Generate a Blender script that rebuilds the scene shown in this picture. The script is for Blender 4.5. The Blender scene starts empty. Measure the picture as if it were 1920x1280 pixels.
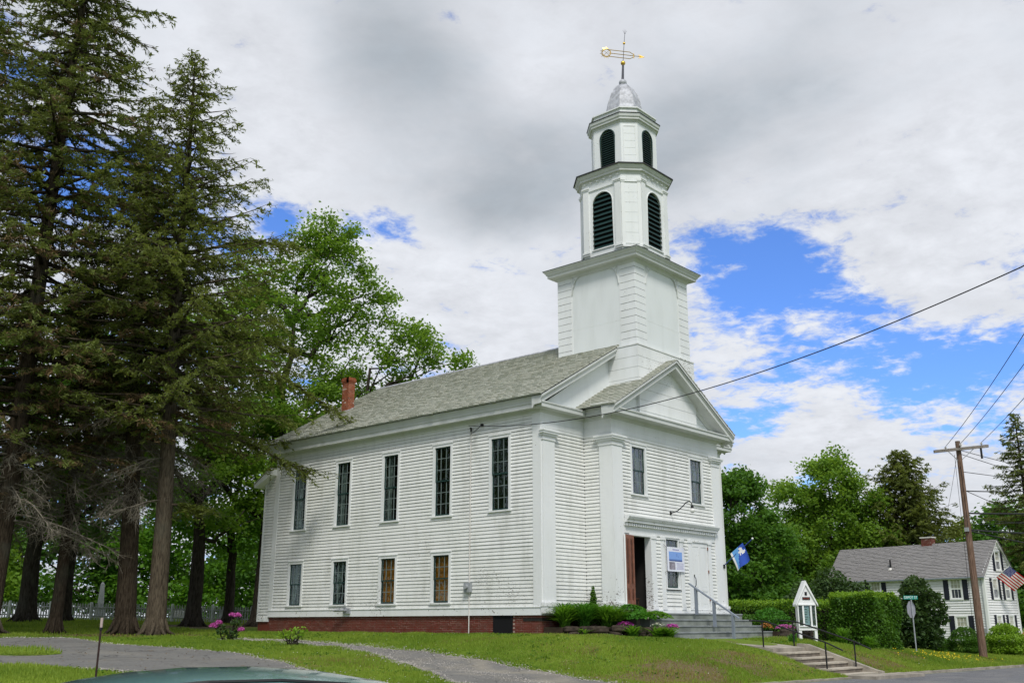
import bpy, math, random
import numpy as np
from mathutils import Vector, Matrix
rng = np.random.default_rng(7)
R = random.Random(11)
sc = bpy.context.scene
COL = sc.collection
rad = math.radians

# ------------------------------------------------------------------ camera
cam_d = bpy.data.cameras.new('camera')
cam = bpy.data.objects.new('camera', cam_d); COL.objects.link(cam)
CY, CP = 0.8488, 0.2758
cam.location = (-28.5657, -23.7305, -0.3211)
cam.rotation_euler = (math.pi/2 + CP, 0.0, -CY)
cam_d.sensor_width = 36.0
cam_d.lens = 1871.83/1920*36
cam_d.clip_start = 0.05; cam_d.clip_end = 3000
sc.camera = cam
sc.render.resolution_x, sc.render.resolution_y = 1024, 682

# ------------------------------------------------------------------ sky
SUN_AZ, SUN_EL = rad(222), rad(52)       # azimuth from +Y towards +X; the sun stands behind the photographer, veiled by cloud
world = bpy.data.worlds.new('World'); sc.world = world; world.use_nodes = True
W = world.node_tree; W.nodes.clear()
def N(t, typ, **kw):
    n = t.nodes.new(typ)
    for k, v in kw.items():
        if k == 'inp':
            for kk, vv in v.items():
                if isinstance(vv, bpy.types.NodeSocket): t.links.new(vv, n.inputs[kk])
                else: n.inputs[kk].default_value = vv
        else: setattr(n, k, v)
    return n
def M(t, op, a, b=None, c=None, clamp=False):
    n = t.nodes.new('ShaderNodeMath'); n.operation = op; n.use_clamp = clamp
    for i, v in enumerate((a, b, c)):
        if v is None: continue
        if isinstance(v, bpy.types.NodeSocket): t.links.new(v, n.inputs[i])
        else: n.inputs[i].default_value = v
    return n.outputs[0]
def SMOOTH(t, v, a, b, c=0.0, d=1.0):
    n = t.nodes.new('ShaderNodeMapRange'); n.interpolation_type = 'SMOOTHSTEP'
    t.links.new(v, n.inputs[0])
    for i, x in enumerate((a, b, c, d)): n.inputs[1+i].default_value = x
    return n.outputs[0]
def MIX(t, fac, a, b, blend='MIX'):
    n = t.nodes.new('ShaderNodeMix'); n.data_type = 'RGBA'; n.blend_type = blend
    for s, v in ((0, fac), (6, a), (7, b)):
        if isinstance(v, bpy.types.NodeSocket): t.links.new(v, n.inputs[s])
        elif s == 0: n.inputs[0].default_value = v
        else: n.inputs[s].default_value = (*v, 1) if len(v) == 3 else v
    return n.outputs[2]
geo = N(W, 'ShaderNodeTexCoord')
D = geo.outputs['Generated']
sky = N(W, 'ShaderNodeTexSky', sky_type='NISHITA', sun_disc=False)
sky.sun_elevation = SUN_EL; sky.sun_rotation = SUN_AZ; sky.air_density = 1.0; sky.dust_density = 0.3; sky.ozone_density = 3.0
sep = N(W, 'ShaderNodeSeparateXYZ', inp={0: D})
zz = M(W, 'MAXIMUM', sep.outputs[2], 0.0)
den = M(W, 'ADD', zz, 0.16)
cmb = N(W, 'ShaderNodeCombineXYZ', inp={0: M(W, 'DIVIDE', sep.outputs[0], den), 1: M(W, 'DIVIDE', sep.outputs[1], den), 2: M(W, 'MULTIPLY', zz, 1.5)})
P = cmb.outputs[0]
def noise(t, vec, scale, detail=6, rough=.55, dist=0.0, off=None):
    if off is not None:
        vec = N(t, 'ShaderNodeVectorMath', operation='ADD', inp={0: vec, 1: off}).outputs[0]
    return N(t, 'ShaderNodeTexNoise', inp={'Vector': vec, 'Scale': scale, 'Detail': detail, 'Roughness': rough, 'Distortion': dist}).outputs['Fac']
n1 = noise(W, P, 2.2, 9, .6, .35, (3.1, 1.7, 0.4))
n2 = noise(W, P, 6.5, 7, .62, .2, (0.3, 5.2, 1.4))
n3 = noise(W, P, 1.3, 5, .55, .5, (7.3, 2.9, 3.3))
def lobe(az, el, size, amount):
    """cloud gap (amount < 0) or denser cloud round a compass direction (degrees)"""
    v = (math.sin(rad(az))*math.cos(rad(el)), math.cos(rad(az))*math.cos(rad(el)), math.sin(rad(el)))
    dt = N(W, 'ShaderNodeVectorMath', operation='DOT_PRODUCT', inp={0: D, 1: v}).outputs['Value']
    s = 1-math.cos(rad(size))
    return M(W, 'MULTIPLY', M(W, 'EXPONENT', M(W, 'DIVIDE', M(W, 'SUBTRACT', dt, 1.0), s)), amount)
GAPS = [  # azimuth, elevation, angular size, depth of the blue gap in the cloud deck
    (60.5, 20.3, 1.8, -0.65),
    (63.6, 20.3, 2.2, -0.7),
    (65.6, 18.6, 2.2, -0.55),
    (61.6, 17.8, 1.7, -0.45),
    (63.4, 16.8, 1.6, -0.35),
    (67.5, 17.0, 1.8, -0.45),
    (60.0, 16.1, 1.6, -0.2),
    (65.2, 13.4, 2.4, -0.32),
    (69.6, 15.3, 2.4, -0.42),
    (72.9, 13.0, 2.8, -0.5),
    (75.9, 14.1, 2.2, -0.42),
    (70.7, 11.8, 2.2, -0.4),
    (63.6, 11.4, 1.5, -0.38),
    (61.6, 10.6, 1.4, -0.6),
    (75.2, 10.6, 1.8, -0.35),
    (68.0, 12.6, 1.8, -0.3),
    (40.6, 22.1, 1.3, -0.85),
    (42.3, 22.1, 1.0, -0.6),
    (38.9, 22.1, 1.0, -0.5),
    (34.9, 22.5, 1.5, -0.6),
    (44.9, 20.4, 1.0, -0.4),
    (47.3, 19.9, 1.2, -0.3),
    (49.3, 19.5, 1.0, -0.3),
    (28.6, 22.8, 2.5, -0.5),
    (24.8, 22.8, 2.5, -0.5),
    (21.8, 22.6, 2.5, -0.4),
    (32.1, 20.2, 2, -0.4),
    (65.3, 7.4, 1.2, -0.4),
    (28.8, 11.5, 2, -0.2),
    (67.7, 9.4, 3.5, 0.35),
    (74.2, 8.2, 3, 0.35),
    (62.5, 9.1, 1.6, 0.3),
    (53.5, 30.4, 9, 0.35),
    (39.8, 30.2, 8, 0.35),
    (72.2, 25.5, 7, 0.3),
    (66.0, 22.7, 2.5, 0.25),
    (70.1, 19.6, 2.5, 0.25),
    (75.2, 16.4, 2.5, 0.25),
    (71.3, 18.0, 2, 0.2),
    (40.4, 16.9, 4, 0.25),
    (48.3, 18.3, 3, 0.2),
    (48.3, 15.8, 3, 0.15),
    (37.4, 24.8, 3, 0.2),
    (30.8, 32.0, 4, 0.35),
    (73.9, 21.2, 3, 0.3),
    (25.4, 30.3, 3, 0.2),
    (51.8, 34.6, 4, 0.3),
    (77.7, 25.0, 3, 0.25),
    (61.5, 24.6, 3, 0.2),
]
n4 = noise(W, P, 19, 6, .66, .3, (2.2, 8.1, 5.0))
cov = M(W, 'ADD', M(W, 'MULTIPLY', M(W, 'SUBTRACT', n1, .5), 1.7), M(W, 'MULTIPLY', M(W, 'SUBTRACT', n2, .5), 1.9))
cov = M(W, 'ADD', cov, M(W, 'MULTIPLY', M(W, 'SUBTRACT', n4, .5), 1.35))
cov = M(W, 'ADD', cov, .39)
for g in GAPS: cov = M(W, 'ADD', cov, lobe(*g))
cover = SMOOTH(W, cov, -.20, .42)
GREY = [
    (39.7, 32.7, 4, 0.42),
    (50.0, 25.2, 4, 0.52),
    (46.7, 23.7, 2.5, 0.3),
    (60.0, 27.7, 4, 0.35),
    (66.0, 29.8, 3.5, 0.2),
    (58.2, 24.9, 2.5, 0.25),
    (43.2, 31.2, 4, 0.3),
    (33.7, 24.5, 3.5, -0.5),
    (37.8, 19.2, 5, -0.5),
    (31.6, 30.2, 4, -0.25),
    (74.6, 22.3, 5, -0.45),
    (62.0, 32.3, 3, -0.3),
    (50.0, 30.5, 2.2, -0.2),
    (67.7, 9.7, 4, -0.5),
    (74.4, 9.8, 3, -0.4),
    (76.5, 26.1, 5, -0.1),
    (45.1, 17.0, 5, -0.5),
    (68.7, 20.4, 3, -0.45),
    (63.8, 14.7, 5, -0.35),
    (68.9, 7.7, 2.5, 0.25),
    (54.9, 22.4, 2, -0.1),
]
g = M(W, 'MULTIPLY', M(W, 'SUBTRACT', n3, .5), 1.5)
g = M(W, 'ADD', g, M(W, 'MULTIPLY', M(W, 'SUBTRACT', n1, .5), .9))
g = M(W, 'ADD', g, M(W, 'MULTIPLY', M(W, 'SUBTRACT', n2, .5), 1.05))
g = M(W, 'ADD', g, M(W, 'MULTIPLY', M(W, 'SUBTRACT', n4, .5), .25))
for q in GREY: g = M(W, 'ADD', g, lobe(*q))
thick = SMOOTH(W, g, -.28, .85)
cloud = MIX(W, thick, (.76, .785, .84), (.41, .455, .505))
cloud = MIX(W, 1.0, cloud, N(W, 'ShaderNodeCombineXYZ', inp={i: M(W, 'MULTIPLY', SMOOTH(W, n2, .28, .72, .88, 1.04), SMOOTH(W, n4, .3, .7, .955, 1.03)) for i in (0, 1, 2)}).outputs[0], 'MULTIPLY')
bg1 = N(W, 'ShaderNodeBackground', inp={'Color': MIX(W, 1.0, sky.outputs[0], (.80, 1.12, 1.75), 'MULTIPLY'), 'Strength': 0.11})
bg2 = N(W, 'ShaderNodeBackground', inp={'Color': cloud, 'Strength': 1.0})
mx = N(W, 'ShaderNodeMixShader', inp={0: cover, 1: bg1.outputs[0], 2: bg2.outputs[0]})
wo = N(W, 'ShaderNodeOutputWorld', inp={0: mx.outputs[0]})

sun_d = bpy.data.lights.new('sun', 'SUN'); sun_d.energy = 2.7; sun_d.angle = rad(14); sun_d.color = (1, .96, .9)
sun = bpy.data.objects.new('sun', sun_d); COL.objects.link(sun)
sun.rotation_euler = (math.pi/2 - SUN_EL, 0, math.pi - SUN_AZ)
sc.view_settings.view_transform = 'Standard'; sc.view_settings.look = 'None'
sc.view_settings.exposure = 0.08; sc.view_settings.gamma = 1; sc.view_settings.use_curve_mapping = False
sc.cycles.max_bounces = 6; sc.cycles.diffuse_bounces = 3; sc.cycles.glossy_bounces = 3; sc.cycles.transmission_bounces = 4
sc.cycles.use_denoising = True

# ------------------------------------------------------------------ helpers
def link(o, parent=None):
    COL.objects.link(o)
    if parent is not None: o.parent = parent
    return o
def tag(o, label=None, cat=None, group=None, kind=None):
    if label: o['label'] = label
    if cat: o['category'] = cat
    if group: o['group'] = group
    if kind: o['kind'] = kind
    return o
def thing(name, loc, label, cat, group=None):
    o = bpy.data.objects.new(name, None); link(o); o.location = loc
    o.empty_display_size = .2
    return tag(o, label, cat, group)
def worldloc(o):
    v = Vector((0, 0, 0))
    while o is not None: v += o.location; o = o.parent
    return v
class MB:
    """collects faces; build() makes one mesh object"""
    def __init__(s): s.mi = []; s.v = []; s.n = 0; s.quads = []; s.tris = []; s.ng = []; s.tone = []
    def add(s, V, quads=None, tris=None, ng=None, tone=None):
        V = np.asarray(V, float).reshape(-1, 3)
        if quads is not None and len(quads): s.quads.append(np.asarray(quads, np.int64) + s.n)
        if tris is not None and len(tris): s.tris.append(np.asarray(tris, np.int64) + s.n)
        if ng:
            for f in ng: s.ng.append([i + s.n for i in f])
        s.v.append(V); s.n += len(V)
        s.tone.append(np.full(len(V), .5) if tone is None else np.asarray(tone, float))
        return s
    def box(s, x0, x1, y0, y1, z0, z1):
        V = [(x, y, z) for z in (z0, z1) for y in (y0, y1) for x in (x0, x1)]
        return s.add(V, [(0, 2, 3, 1), (4, 5, 7, 6), (0, 1, 5, 4), (2, 6, 7, 3), (0, 4, 6, 2), (1, 3, 7, 5)])
    def boxuvn(s, F, u0, u1, z0, z1, n0, n1):
        """box in a wall frame F = (origin, u, n): u along the wall, z up, n outwards"""
        o, u, n = F; o = np.array(o, float); u = np.array(u, float); n = np.array(n, float)
        V = [o + u*a + n*c + np.array([0, 0, b]) for b in (z0, z1) for c in (n0, n1) for a in (u0, u1)]
        return s.add(V, [(0, 2, 3, 1), (4, 5, 7, 6), (0, 1, 5, 4), (2, 6, 7, 3), (0, 4, 6, 2), (1, 3, 7, 5)])
    def prism(s, poly, d):
        """poly: list of 3D points (planar), extruded by vector d"""
        p = np.array(poly, float); k = len(p)
        V = np.vstack([p, p + np.array(d, float)])
        return s.add(V, [(i, (i+1) % k, (i+1) % k + k, i + k) for i in range(k)], ng=[list(range(k))[::-1], list(range(k, 2*k))])
    def rings(s, rings, cap=True, closed=True):
        k = len(rings[0]); V = np.vstack([np.array(r, float) for r in rings]); Q = []
        for a in range(len(rings)-1):
            for i in range(k if closed else k-1):
                j = (i+1) % k; Q.append((a*k+i, a*k+j, (a+1)*k+j, (a+1)*k+i))
        ng = [list(range(k))[::-1], list(range((len(rings)-1)*k, len(rings)*k))] if cap else None
        return s.add(V, Q, ng=ng)
    def tube(s, pts, r, ns=6, cap=True):
        pts = np.array(pts, float); k = len(pts); r = np.broadcast_to(np.asarray(r, float), (k,))
        T = np.gradient(pts, axis=0); T /= np.linalg.norm(T, axis=1, keepdims=True) + 1e-12
        ref = np.array([0, 0, 1.]) if abs(T[:, 2]).mean() < .8 else np.array([1., 0, 0])
        U = np.cross(T, ref); U /= np.linalg.norm(U, axis=1, keepdims=True) + 1e-12
        B = np.cross(T, U)
        a = np.arange(ns)*2*math.pi/ns
        rg = pts[:, None] + r[:, None, None]*(np.cos(a)[None, :, None]*U[:, None] + np.sin(a)[None, :, None]*B[:, None])
        return s.rings(list(rg), cap)
    def lathe(s, c, prof, ns=16):
        a = np.arange(ns)*2*math.pi/ns
        return s.rings([np.stack([c[0]+r*np.cos(a), c[1]+r*np.sin(a), np.full(ns, z)], 1) for r, z in prof])
    def ball(s, c, r, ns=12, nr=7, sz=1.0):
        return s.lathe((c[0], c[1]), [(max(r*math.sin(math.pi*i/nr), 1e-4), c[2]-sz*r*math.cos(math.pi*i/nr)) for i in range(nr+1)], ns)
    def build(s, name, mat, parent=None, smooth=False, kind=None, xf=None, keeptone=False):
        V = np.vstack(s.v)
        if xf is not None: V = xf(V)
        if parent is not None: V = V - np.array(worldloc(parent))
        me = bpy.data.meshes.new(name)
        faces = []
        ls = []; tot = []
        for arr, k in ((s.quads, 4), (s.tris, 3)):
            if arr:
                A = np.vstack(arr); ls.append(A.ravel()); tot.append(np.full(len(A), k))
        if s.ng:
            ls.append(np.concatenate([np.array(f) for f in s.ng])); tot.append(np.array([len(f) for f in s.ng]))
        L = np.concatenate(ls).astype(np.int32); T = np.concatenate(tot).astype(np.int32)
        me.vertices.add(len(V)); me.vertices.foreach_set('co', V.astype(np.float32).ravel())
        me.loops.add(len(L)); me.loops.foreach_set('vertex_index', L)
        me.polygons.add(len(T)); st = np.zeros(len(T), np.int32); st[1:] = np.cumsum(T)[:-1]
        me.polygons.foreach_set('loop_start', st)
        try: me.polygons.foreach_set('loop_total', T)
        except Exception: pass
        me.update(calc_edges=True)
        me.polygons.foreach_set('use_smooth', np.full(len(T), bool(smooth)))
        if keeptone:
            at = me.attributes.new('tone', 'FLOAT', 'POINT'); at.data.foreach_set('value', np.concatenate(s.tone).astype(np.float32))
        if mat is not None:
            for m_ in (mat if isinstance(mat, (tuple, list)) else (mat,)): me.materials.append(m_)
        if s.mi: me.polygons.foreach_set('material_index', np.array(s.mi, np.int32))
        o = bpy.data.objects.new(name, me); link(o, parent)
        if kind: o['kind'] = kind
        return o
def inst(name, mesh, parent, loc, scale=(1, 1, 1), rotz=0.0):
    o = bpy.data.objects.new(name, mesh); link(o, parent); o.location = Vector(loc) - worldloc(parent); o.scale = scale; o.rotation_euler.z = rotz
    return o

# ------------------------------------------------------------------ materials
def mat(name):
    m = bpy.data.materials.new(name); m.use_nodes = True; t = m.node_tree; t.nodes.clear()
    out = N(t, 'ShaderNodeOutputMaterial'); return m, t, out
def pos(t): return N(t, 'ShaderNodeNewGeometry').outputs['Position']
def stretch(t, vec, s):
    return N(t, 'ShaderNodeVectorMath', operation='MULTIPLY', inp={0: vec, 1: s}).outputs[0]
def plain(name, c, rough=.6, var=.12, scale=3.0, metal=0.0, spec=.3, bump=0.0, bscale=40):
    m, t, out = mat(name); p = pos(t)
    n = noise(t, p, scale, 5)
    f = SMOOTH(t, n, .25, .75)
    col = MIX(t, f, tuple(x*(1-var) for x in c), tuple(min(1, x*(1+var)) for x in c))
    b = N(t, 'ShaderNodeBsdfPrincipled', inp={'Base Color': col, 'Roughness': rough, 'Metallic': metal, 'Specular IOR Level': spec})
    if bump:
        bn = N(t, 'ShaderNodeBump', inp={'Height': noise(t, p, bscale, 4), 'Strength': bump, 'Distance': .02}); t.links.new(bn.outputs[0], b.inputs['Normal'])
    t.links.new(b.outputs[0], out.inputs[0]); return m
def paint(name, c, peel=.0, dirt=.15, rough=.55, streak=(1, 1, 6)):
    """old white paint: faint grime streaks, small flakes gone down to grey wood"""
    m, t, out = mat(name); p = pos(t)
    n = noise(t, stretch(t, p, (1.6, 1.6, .35)), 1.2, 6, .6)
    n2_ = noise(t, p, .35, 3)
    f = M(t, 'MULTIPLY', SMOOTH(t, n, .42, .78), dirt)
    col = MIX(t, f, c, (c[0]*.52, c[1]*.52, c[2]*.47))
    col = MIX(t, M(t, 'MULTIPLY', SMOOTH(t, n2_, .35, .7), .14), col, (c[0]*.78, c[1]*.82, c[2]*.74))
    if peel > 0:
        fl = noise(t, stretch(t, p, streak), 8.5, 5, .68)
        ar = noise(t, p, .55, 4, .6)
        k = M(t, 'ADD', fl, M(t, 'MULTIPLY', M(t, 'SUBTRACT', ar, .5), .42))
        zc = N(t, 'ShaderNodeSeparateXYZ', inp={0: p}).outputs[2]
        k = M(t, 'ADD', k, SMOOTH(t, zc, .2, 2.6, .055, 0.0))
        pf = SMOOTH(t, k, .80-.12*peel, .83-.12*peel)
        col = MIX(t, pf, col, MIX(t, noise(t, p, 30, 2), (.13, .12, .105), (.27, .25, .22)))
    b = N(t, 'ShaderNodeBsdfPrincipled', inp={'Base Color': col, 'Roughness': rough, 'Specular IOR Level': .25})
    t.links.new(b.outputs[0], out.inputs[0]); return m
WHITE = (.76, .77, .74)
m_siding = paint('old_white_siding_paint', WHITE, 1.15, .42, streak=(1, 1, 7))
m_trim = paint('old_white_trim_paint', (.77, .785, .78), .9, .22, streak=(1, 1, 1.2))
m_trim_peel = paint('flaking_white_paint', (.76, .775, .77), 1.45, .25, streak=(1, 1, 2.5))
m_flush = paint('white_flush_board_paint', (.73, .76, .76), .1, .18)
m_board = paint('white_tower_board_paint', (.77, .79, .79), 1.1, .2, streak=(1, 1, 4))
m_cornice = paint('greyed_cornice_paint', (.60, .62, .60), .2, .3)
m_whitebright = paint('fresh_white_paint', (.80, .81, .80), 0, .08)
m_sash = plain('dark_green_sash_paint', (.018, .05, .045), .4)
m_louver = plain('dark_green_louver_paint', (.014, .042, .040), .5)
m_muntin = plain('grey_green_muntin_paint', (.16, .20, .19), .5)
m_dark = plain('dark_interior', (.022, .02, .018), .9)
m_black = plain('black_opening', (.006, .006, .007), .9)
m_doorbrown = plain('red_brown_door_paint', (.21, .082, .048), .45, .25, 4)
m_lead = plain('weathered_lead', (.40, .41, .44), .55, .3, 5, metal=.12)
m_leaddark = plain('dark_lead_post', (.10, .10, .12), .5, .5, 18)
m_gold = plain('gilding', (.75, .47, .08), .3, .15, 4, metal=.9)
m_iron = plain('black_iron', (.012, .012, .013), .4)
m_railgrey = plain('grey_rail_paint', (.20, .23, .27), .45)
m_roofedge = plain('dark_roof_edge', (.035, .037, .04), .6)
m_nosing = plain('lit_concrete_tread', (.40, .36, .29), .9, .2, 3)  # paler than the risers: the light on the treads is painted in
m_riser = plain('stained_shaded_riser', (.17, .145, .115), .9, .35, 3)  # darker than the treads: dirt, with the risers' shade painted in
m_concrete = plain('old_concrete', (.30, .27, .22), .9, .3, 2.2, bump=.4)
m_stone_step = plain('grey_green_step_paint', (.20, .22, .19), .75, .3, 1.7)
m_tread = plain('slate_grey_tread', (.25, .27, .27), .7, .2, 2)
m_rock = plain('brown_field_stone', (.050, .038, .028), .9, .6, 4, bump=.8, bscale=14)
m_shutter = plain('navy_black_shutter', (.016, .018, .03), .5)
m_butt = plain('shadow_line_butt_edge', (.17, .165, .15), .9, .4, 9)  # dark board undersides paint in the shadow line below each lap
m_vinyl = paint('white_vinyl_siding', (.80, .80, .80), 0, .08)
m_wood_pole = None
m_blind = plain('orange_brown_blind', (.62, .22, .03), .7, .3, 7)
m_curtain = plain('grey_lace_curtain', (.26, .28, .27), .9, .2, 8)
m_steel = plain('galvanised_steel', (.42, .44, .46), .42, .15, 6, metal=.5)
m_meter = plain('grey_meter_enamel', (.30, .32, .33), .5)
m_wire = plain('black_cable', (.012, .012, .013), .6)
m_fence = paint('shaded_fence_paint', (.47, .48, .46), .6, .3)  # white paint darkened to carry the shade the fence stands in
m_granite = plain('grey_granite', (.33, .34, .34), .8, .2, 9)
m_porcelain = plain('pale_porcelain', (.62, .60, .56), .3)
m_bulb = plain('frosted_bulb_glass', (.75, .75, .72), .3)
def glassmat():
    m, t, out = mat('old_window_glass'); p = pos(t)
    bn = N(t, 'ShaderNodeBump', inp={'Height': noise(t, p, 2.6, 2), 'Strength': .25, 'Distance': .06})
    bf = N(t, 'ShaderNodeNewGeometry').outputs['Backfacing']
    lw = N(t, 'ShaderNodeFresnel', inp={'IOR': M(t, 'SUBTRACT', 1.52, M(t, 'MULTIPLY', bf, .5199))})
    tr = N(t, 'ShaderNodeBsdfTransparent', inp={'Color': (.80, .86, .84, 1)})
    gl = N(t, 'ShaderNodeBsdfGlossy', inp={'Color': (.9, .93, .95, 1), 'Roughness': .03, 'Normal': bn.outputs[0]})
    f = M(t, 'MULTIPLY', lw.outputs[0], 2.3, clamp=True)
    mxs = N(t, 'ShaderNodeMixShader', inp={0: f, 1: tr.outputs[0], 2: gl.outputs[0]})
    t.links.new(mxs.outputs[0], out.inputs[0]); return m
m_glass = glassmat()
def islandmat(name, cols, rough=.8, bump=0, extra=None, spec=.2):
    """colour per piece, for bricks and slates"""
    m, t, out = mat(name); g_ = N(t, 'ShaderNodeNewGeometry')
    cr = N(t, 'ShaderNodeValToRGB', inp={0: g_.outputs['Random Per Island']}); cr.color_ramp.interpolation = 'CONSTANT'
    e = cr.color_ramp.elements
    for i, c in enumerate(cols):
        x = e[i] if i < len(e) else e.new(0)
        x.position = i/len(cols); x.color = (*c, 1)
    col = cr.outputs[0]; p = g_.outputs['Position']
    n = noise(t, p, 6, 4)
    col = MIX(t, M(t, 'MULTIPLY', SMOOTH(t, n, .3, .75), .45), col, (.08, .075, .065) if extra is None else extra)
    n_ = noise(t, p, .6, 4)
    col = MIX(t, M(t, 'MULTIPLY', SMOOTH(t, n_, .5, .75), .35), col, (.28, .26, .2) if extra is None else extra)
    b = N(t, 'ShaderNodeBsdfPrincipled', inp={'Base Color': col, 'Roughness': rough, 'Specular IOR Level': spec})
    t.links.new(b.outputs[0], out.inputs[0]); return m
m_brick = islandmat('old_red_brick', [(.15, .032, .02), (.20, .05, .028), (.11, .025, .018), (.17, .04, .03), (.085, .03, .022)], extra=(.085, .055, .04))
m_chimbrick = islandmat('orange_brick', [(.27, .075, .03), (.34, .10, .04), (.21, .055, .025), (.30, .085, .033)], extra=(.22, .10, .055))
m_mortar = plain('mortar', (.36, .27, .22), .95, .4, 3)
m_slate = islandmat('roof_slate', [(0.433, 0.445, 0.388), (0.524, 0.519, 0.439), (0.331, 0.348, 0.314), (0.604, 0.581, 0.484), (0.456, 0.479, 0.439), (0.285, 0.302, 0.291), (0.524, 0.456, 0.353), (0.410, 0.433, 0.370), (0.376, 0.399, 0.382)], .7, extra=(0.388, 0.376, 0.285))
m_shingle = islandmat('grey_asphalt_shingle', [(.26, .25, .245), (.29, .28, .275), (.235, .226, .222), (.275, .262, .255)], .9, extra=(.25, .24, .235))
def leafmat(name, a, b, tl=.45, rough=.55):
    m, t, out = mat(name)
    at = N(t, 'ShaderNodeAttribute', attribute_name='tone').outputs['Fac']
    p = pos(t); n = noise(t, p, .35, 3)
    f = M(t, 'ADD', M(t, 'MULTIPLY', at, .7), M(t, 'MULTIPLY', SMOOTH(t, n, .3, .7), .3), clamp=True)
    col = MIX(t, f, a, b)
    d = N(t, 'ShaderNodeBsdfPrincipled', inp={'Base Color': col, 'Roughness': rough, 'Specular IOR Level': .25})
    tr = N(t, 'ShaderNodeBsdfTranslucent', inp={'Color': MIX(t, .5, col, (b[0]*1.6, b[1]*1.5, b[2]*.8))})
    mxs = N(t, 'ShaderNodeMixShader', inp={0: tl, 1: d.outputs[0], 2: tr.outputs[0]})
    t.links.new(mxs.outputs[0], out.inputs[0]); return m
m_maple = leafmat('maple_leaf', (.068, .158, .017), (.215, .36, .044), .5)
m_maple_dk = leafmat('deep_green_leaf', (.040, .115, .016), (.12, .26, .032))
m_lightleaf = leafmat('bright_leaf', (.05, .15, .012), (.15, .32, .03), .5)
m_spruce = leafmat('spruce_needles', (.055, .080, .022), (.19, .235, .055), .35)
m_hemlock = leafmat('hemlock_needles', (.060, .090, .022), (.20, .245, .050), .4)
m_brownneedle = leafmat('dead_needles', (.10, .066, .030), (.20, .135, .060), .1)
m_hedge = leafmat('hedge_leaf', (.025, .085, .008), (.10, .22, .018), .35)
m_hedgetip = leafmat('yellow_green_leaf', (.13, .26, .02), (.26, .42, .035), .4)
m_lilac = leafmat('lilac_leaf', (.022, .058, .014), (.075, .13, .035), .3)
m_daylily = leafmat('grassy_leaf', (.03, .13, .012), (.10, .28, .03), .35)
m_pink = leafmat('pink_petals', (.32, .035, .26), (.62, .12, .52), .3)
m_magenta = leafmat('magenta_petals', (.40, .06, .33), (.66, .19, .52), .3)
m_white_fl = leafmat('white_petals', (.5, .5, .42), (.8, .8, .7), .3)
m_yellow_fl = leafmat('yellow_petals', (.55, .40, .01), (.8, .62, .02), .2)
m_orange_fl = leafmat('orange_leaf', (.30, .12, .03), (.45, .2, .06), .2)
m_grass = leafmat('lawn_grass', (.085, .18, .014), (.30, .39, .050), .35)
m_dry = leafmat('dry_grass', (.16, .15, .04), (.30, .24, .09), .3)
def barkmat(name, a, b, sc_=(7, 7, 1.2)):
    m, t, out = mat(name); p = pos(t)
    n = noise(t, stretch(t, p, sc_), 2.2, 6, .65)
    n_ = noise(t, p, .8, 3)
    col = MIX(t, SMOOTH(t, n, .3, .7), a, b)
    col = MIX(t, M(t, 'MULTIPLY', SMOOTH(t, n_, .5, .75), .4), col, (.10, .105, .08))
    bn = N(t, 'ShaderNodeBump', inp={'Height': n, 'Strength': .9, 'Distance': .06})
    bs = N(t, 'ShaderNodeBsdfPrincipled', inp={'Base Color': col, 'Roughness': .95, 'Specular IOR Level': .1, 'Normal': bn.outputs[0]})
    t.links.new(bs.outputs[0], out.inputs[0]); return m
m_bark_con = barkmat('conifer_bark', (.024, .018, .012), (.088, .068, .047), (11, 11, 1.6))
m_bark_hem = barkmat('hemlock_bark', (.036, .028, .019), (.125, .102, .070), (11, 11, 1.4))
m_bark = barkmat('maple_bark', (.022, .018, .014), (.075, .063, .05))
m_twig = barkmat('dead_twig', (.10, .088, .066), (.26, .235, .185), (3, 3, 3))
m_wood_pole = barkmat('utility_pole_wood', (.10, .062, .042), (.26, .17, .125), (12, 12, .8))
m_armwood = barkmat('grey_crossarm_wood', (.16, .14, .12), (.32, .29, .26), (3, 3, 12))

# ------------------------------------------------------------------ terrain
def ss(a, b, x):
    t = np.clip((np.asarray(x, float)-a)/(b-a), 0, 1); return t*t*(3-2*t)
def road_z(x): return -2.05-.01*(np.clip(x, -60, 70)-5)
K1 = float(ss(-9.2, -5.6, -6.2)); K2 = float(ss(-7.5, -1.5, -6.2))
def ground_z(x, y):
    x = np.asarray(x, float); y = np.asarray(y, float)
    zr = road_z(x)
    plat = np.maximum(-.70-.064*np.maximum(x-11, 0), -1.75)
    crest = np.maximum(plat-.42*(1-ss(11, 26, x)*.6), zr+.12)
    cz = zr+.1+(crest-zr-.1)*ss(-9.2, -5.6, y)
    A = np.where(y >= -6.2, cz+(plat-cz)*np.clip((ss(-7.5, -1.5, y)-K2)/(1-K2), 0, 1), cz)
    B = zr+.06+(-.8-zr-.06)*np.clip((y+9.2)/21.2, 0, 1)
    w = ss(-7, -1, x)
    Z = A*w+B*(1-w)+.7*ss(14, 45, y)*(1-ss(12, 30, x))
    bump = .035*np.sin(x*1.3+y*.7)*np.sin(y*1.1-x*.4)*ss(-8.8, -6, y)*(1-ss(-4, -2.5, y)*ss(-2.5, 0, x))
    Z = Z+bump
    dip = ss(4.55, 4.9, x)*(1-ss(7.35, 7.7, x))*(1-ss(-6.5, -6.2, y))
    Z = Z-.30*dip*ss(-9.4, -8.6, y)
    return np.where(y < -9.2, zr, Z)
def gz(x, y): return float(ground_z(x, y))

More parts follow.
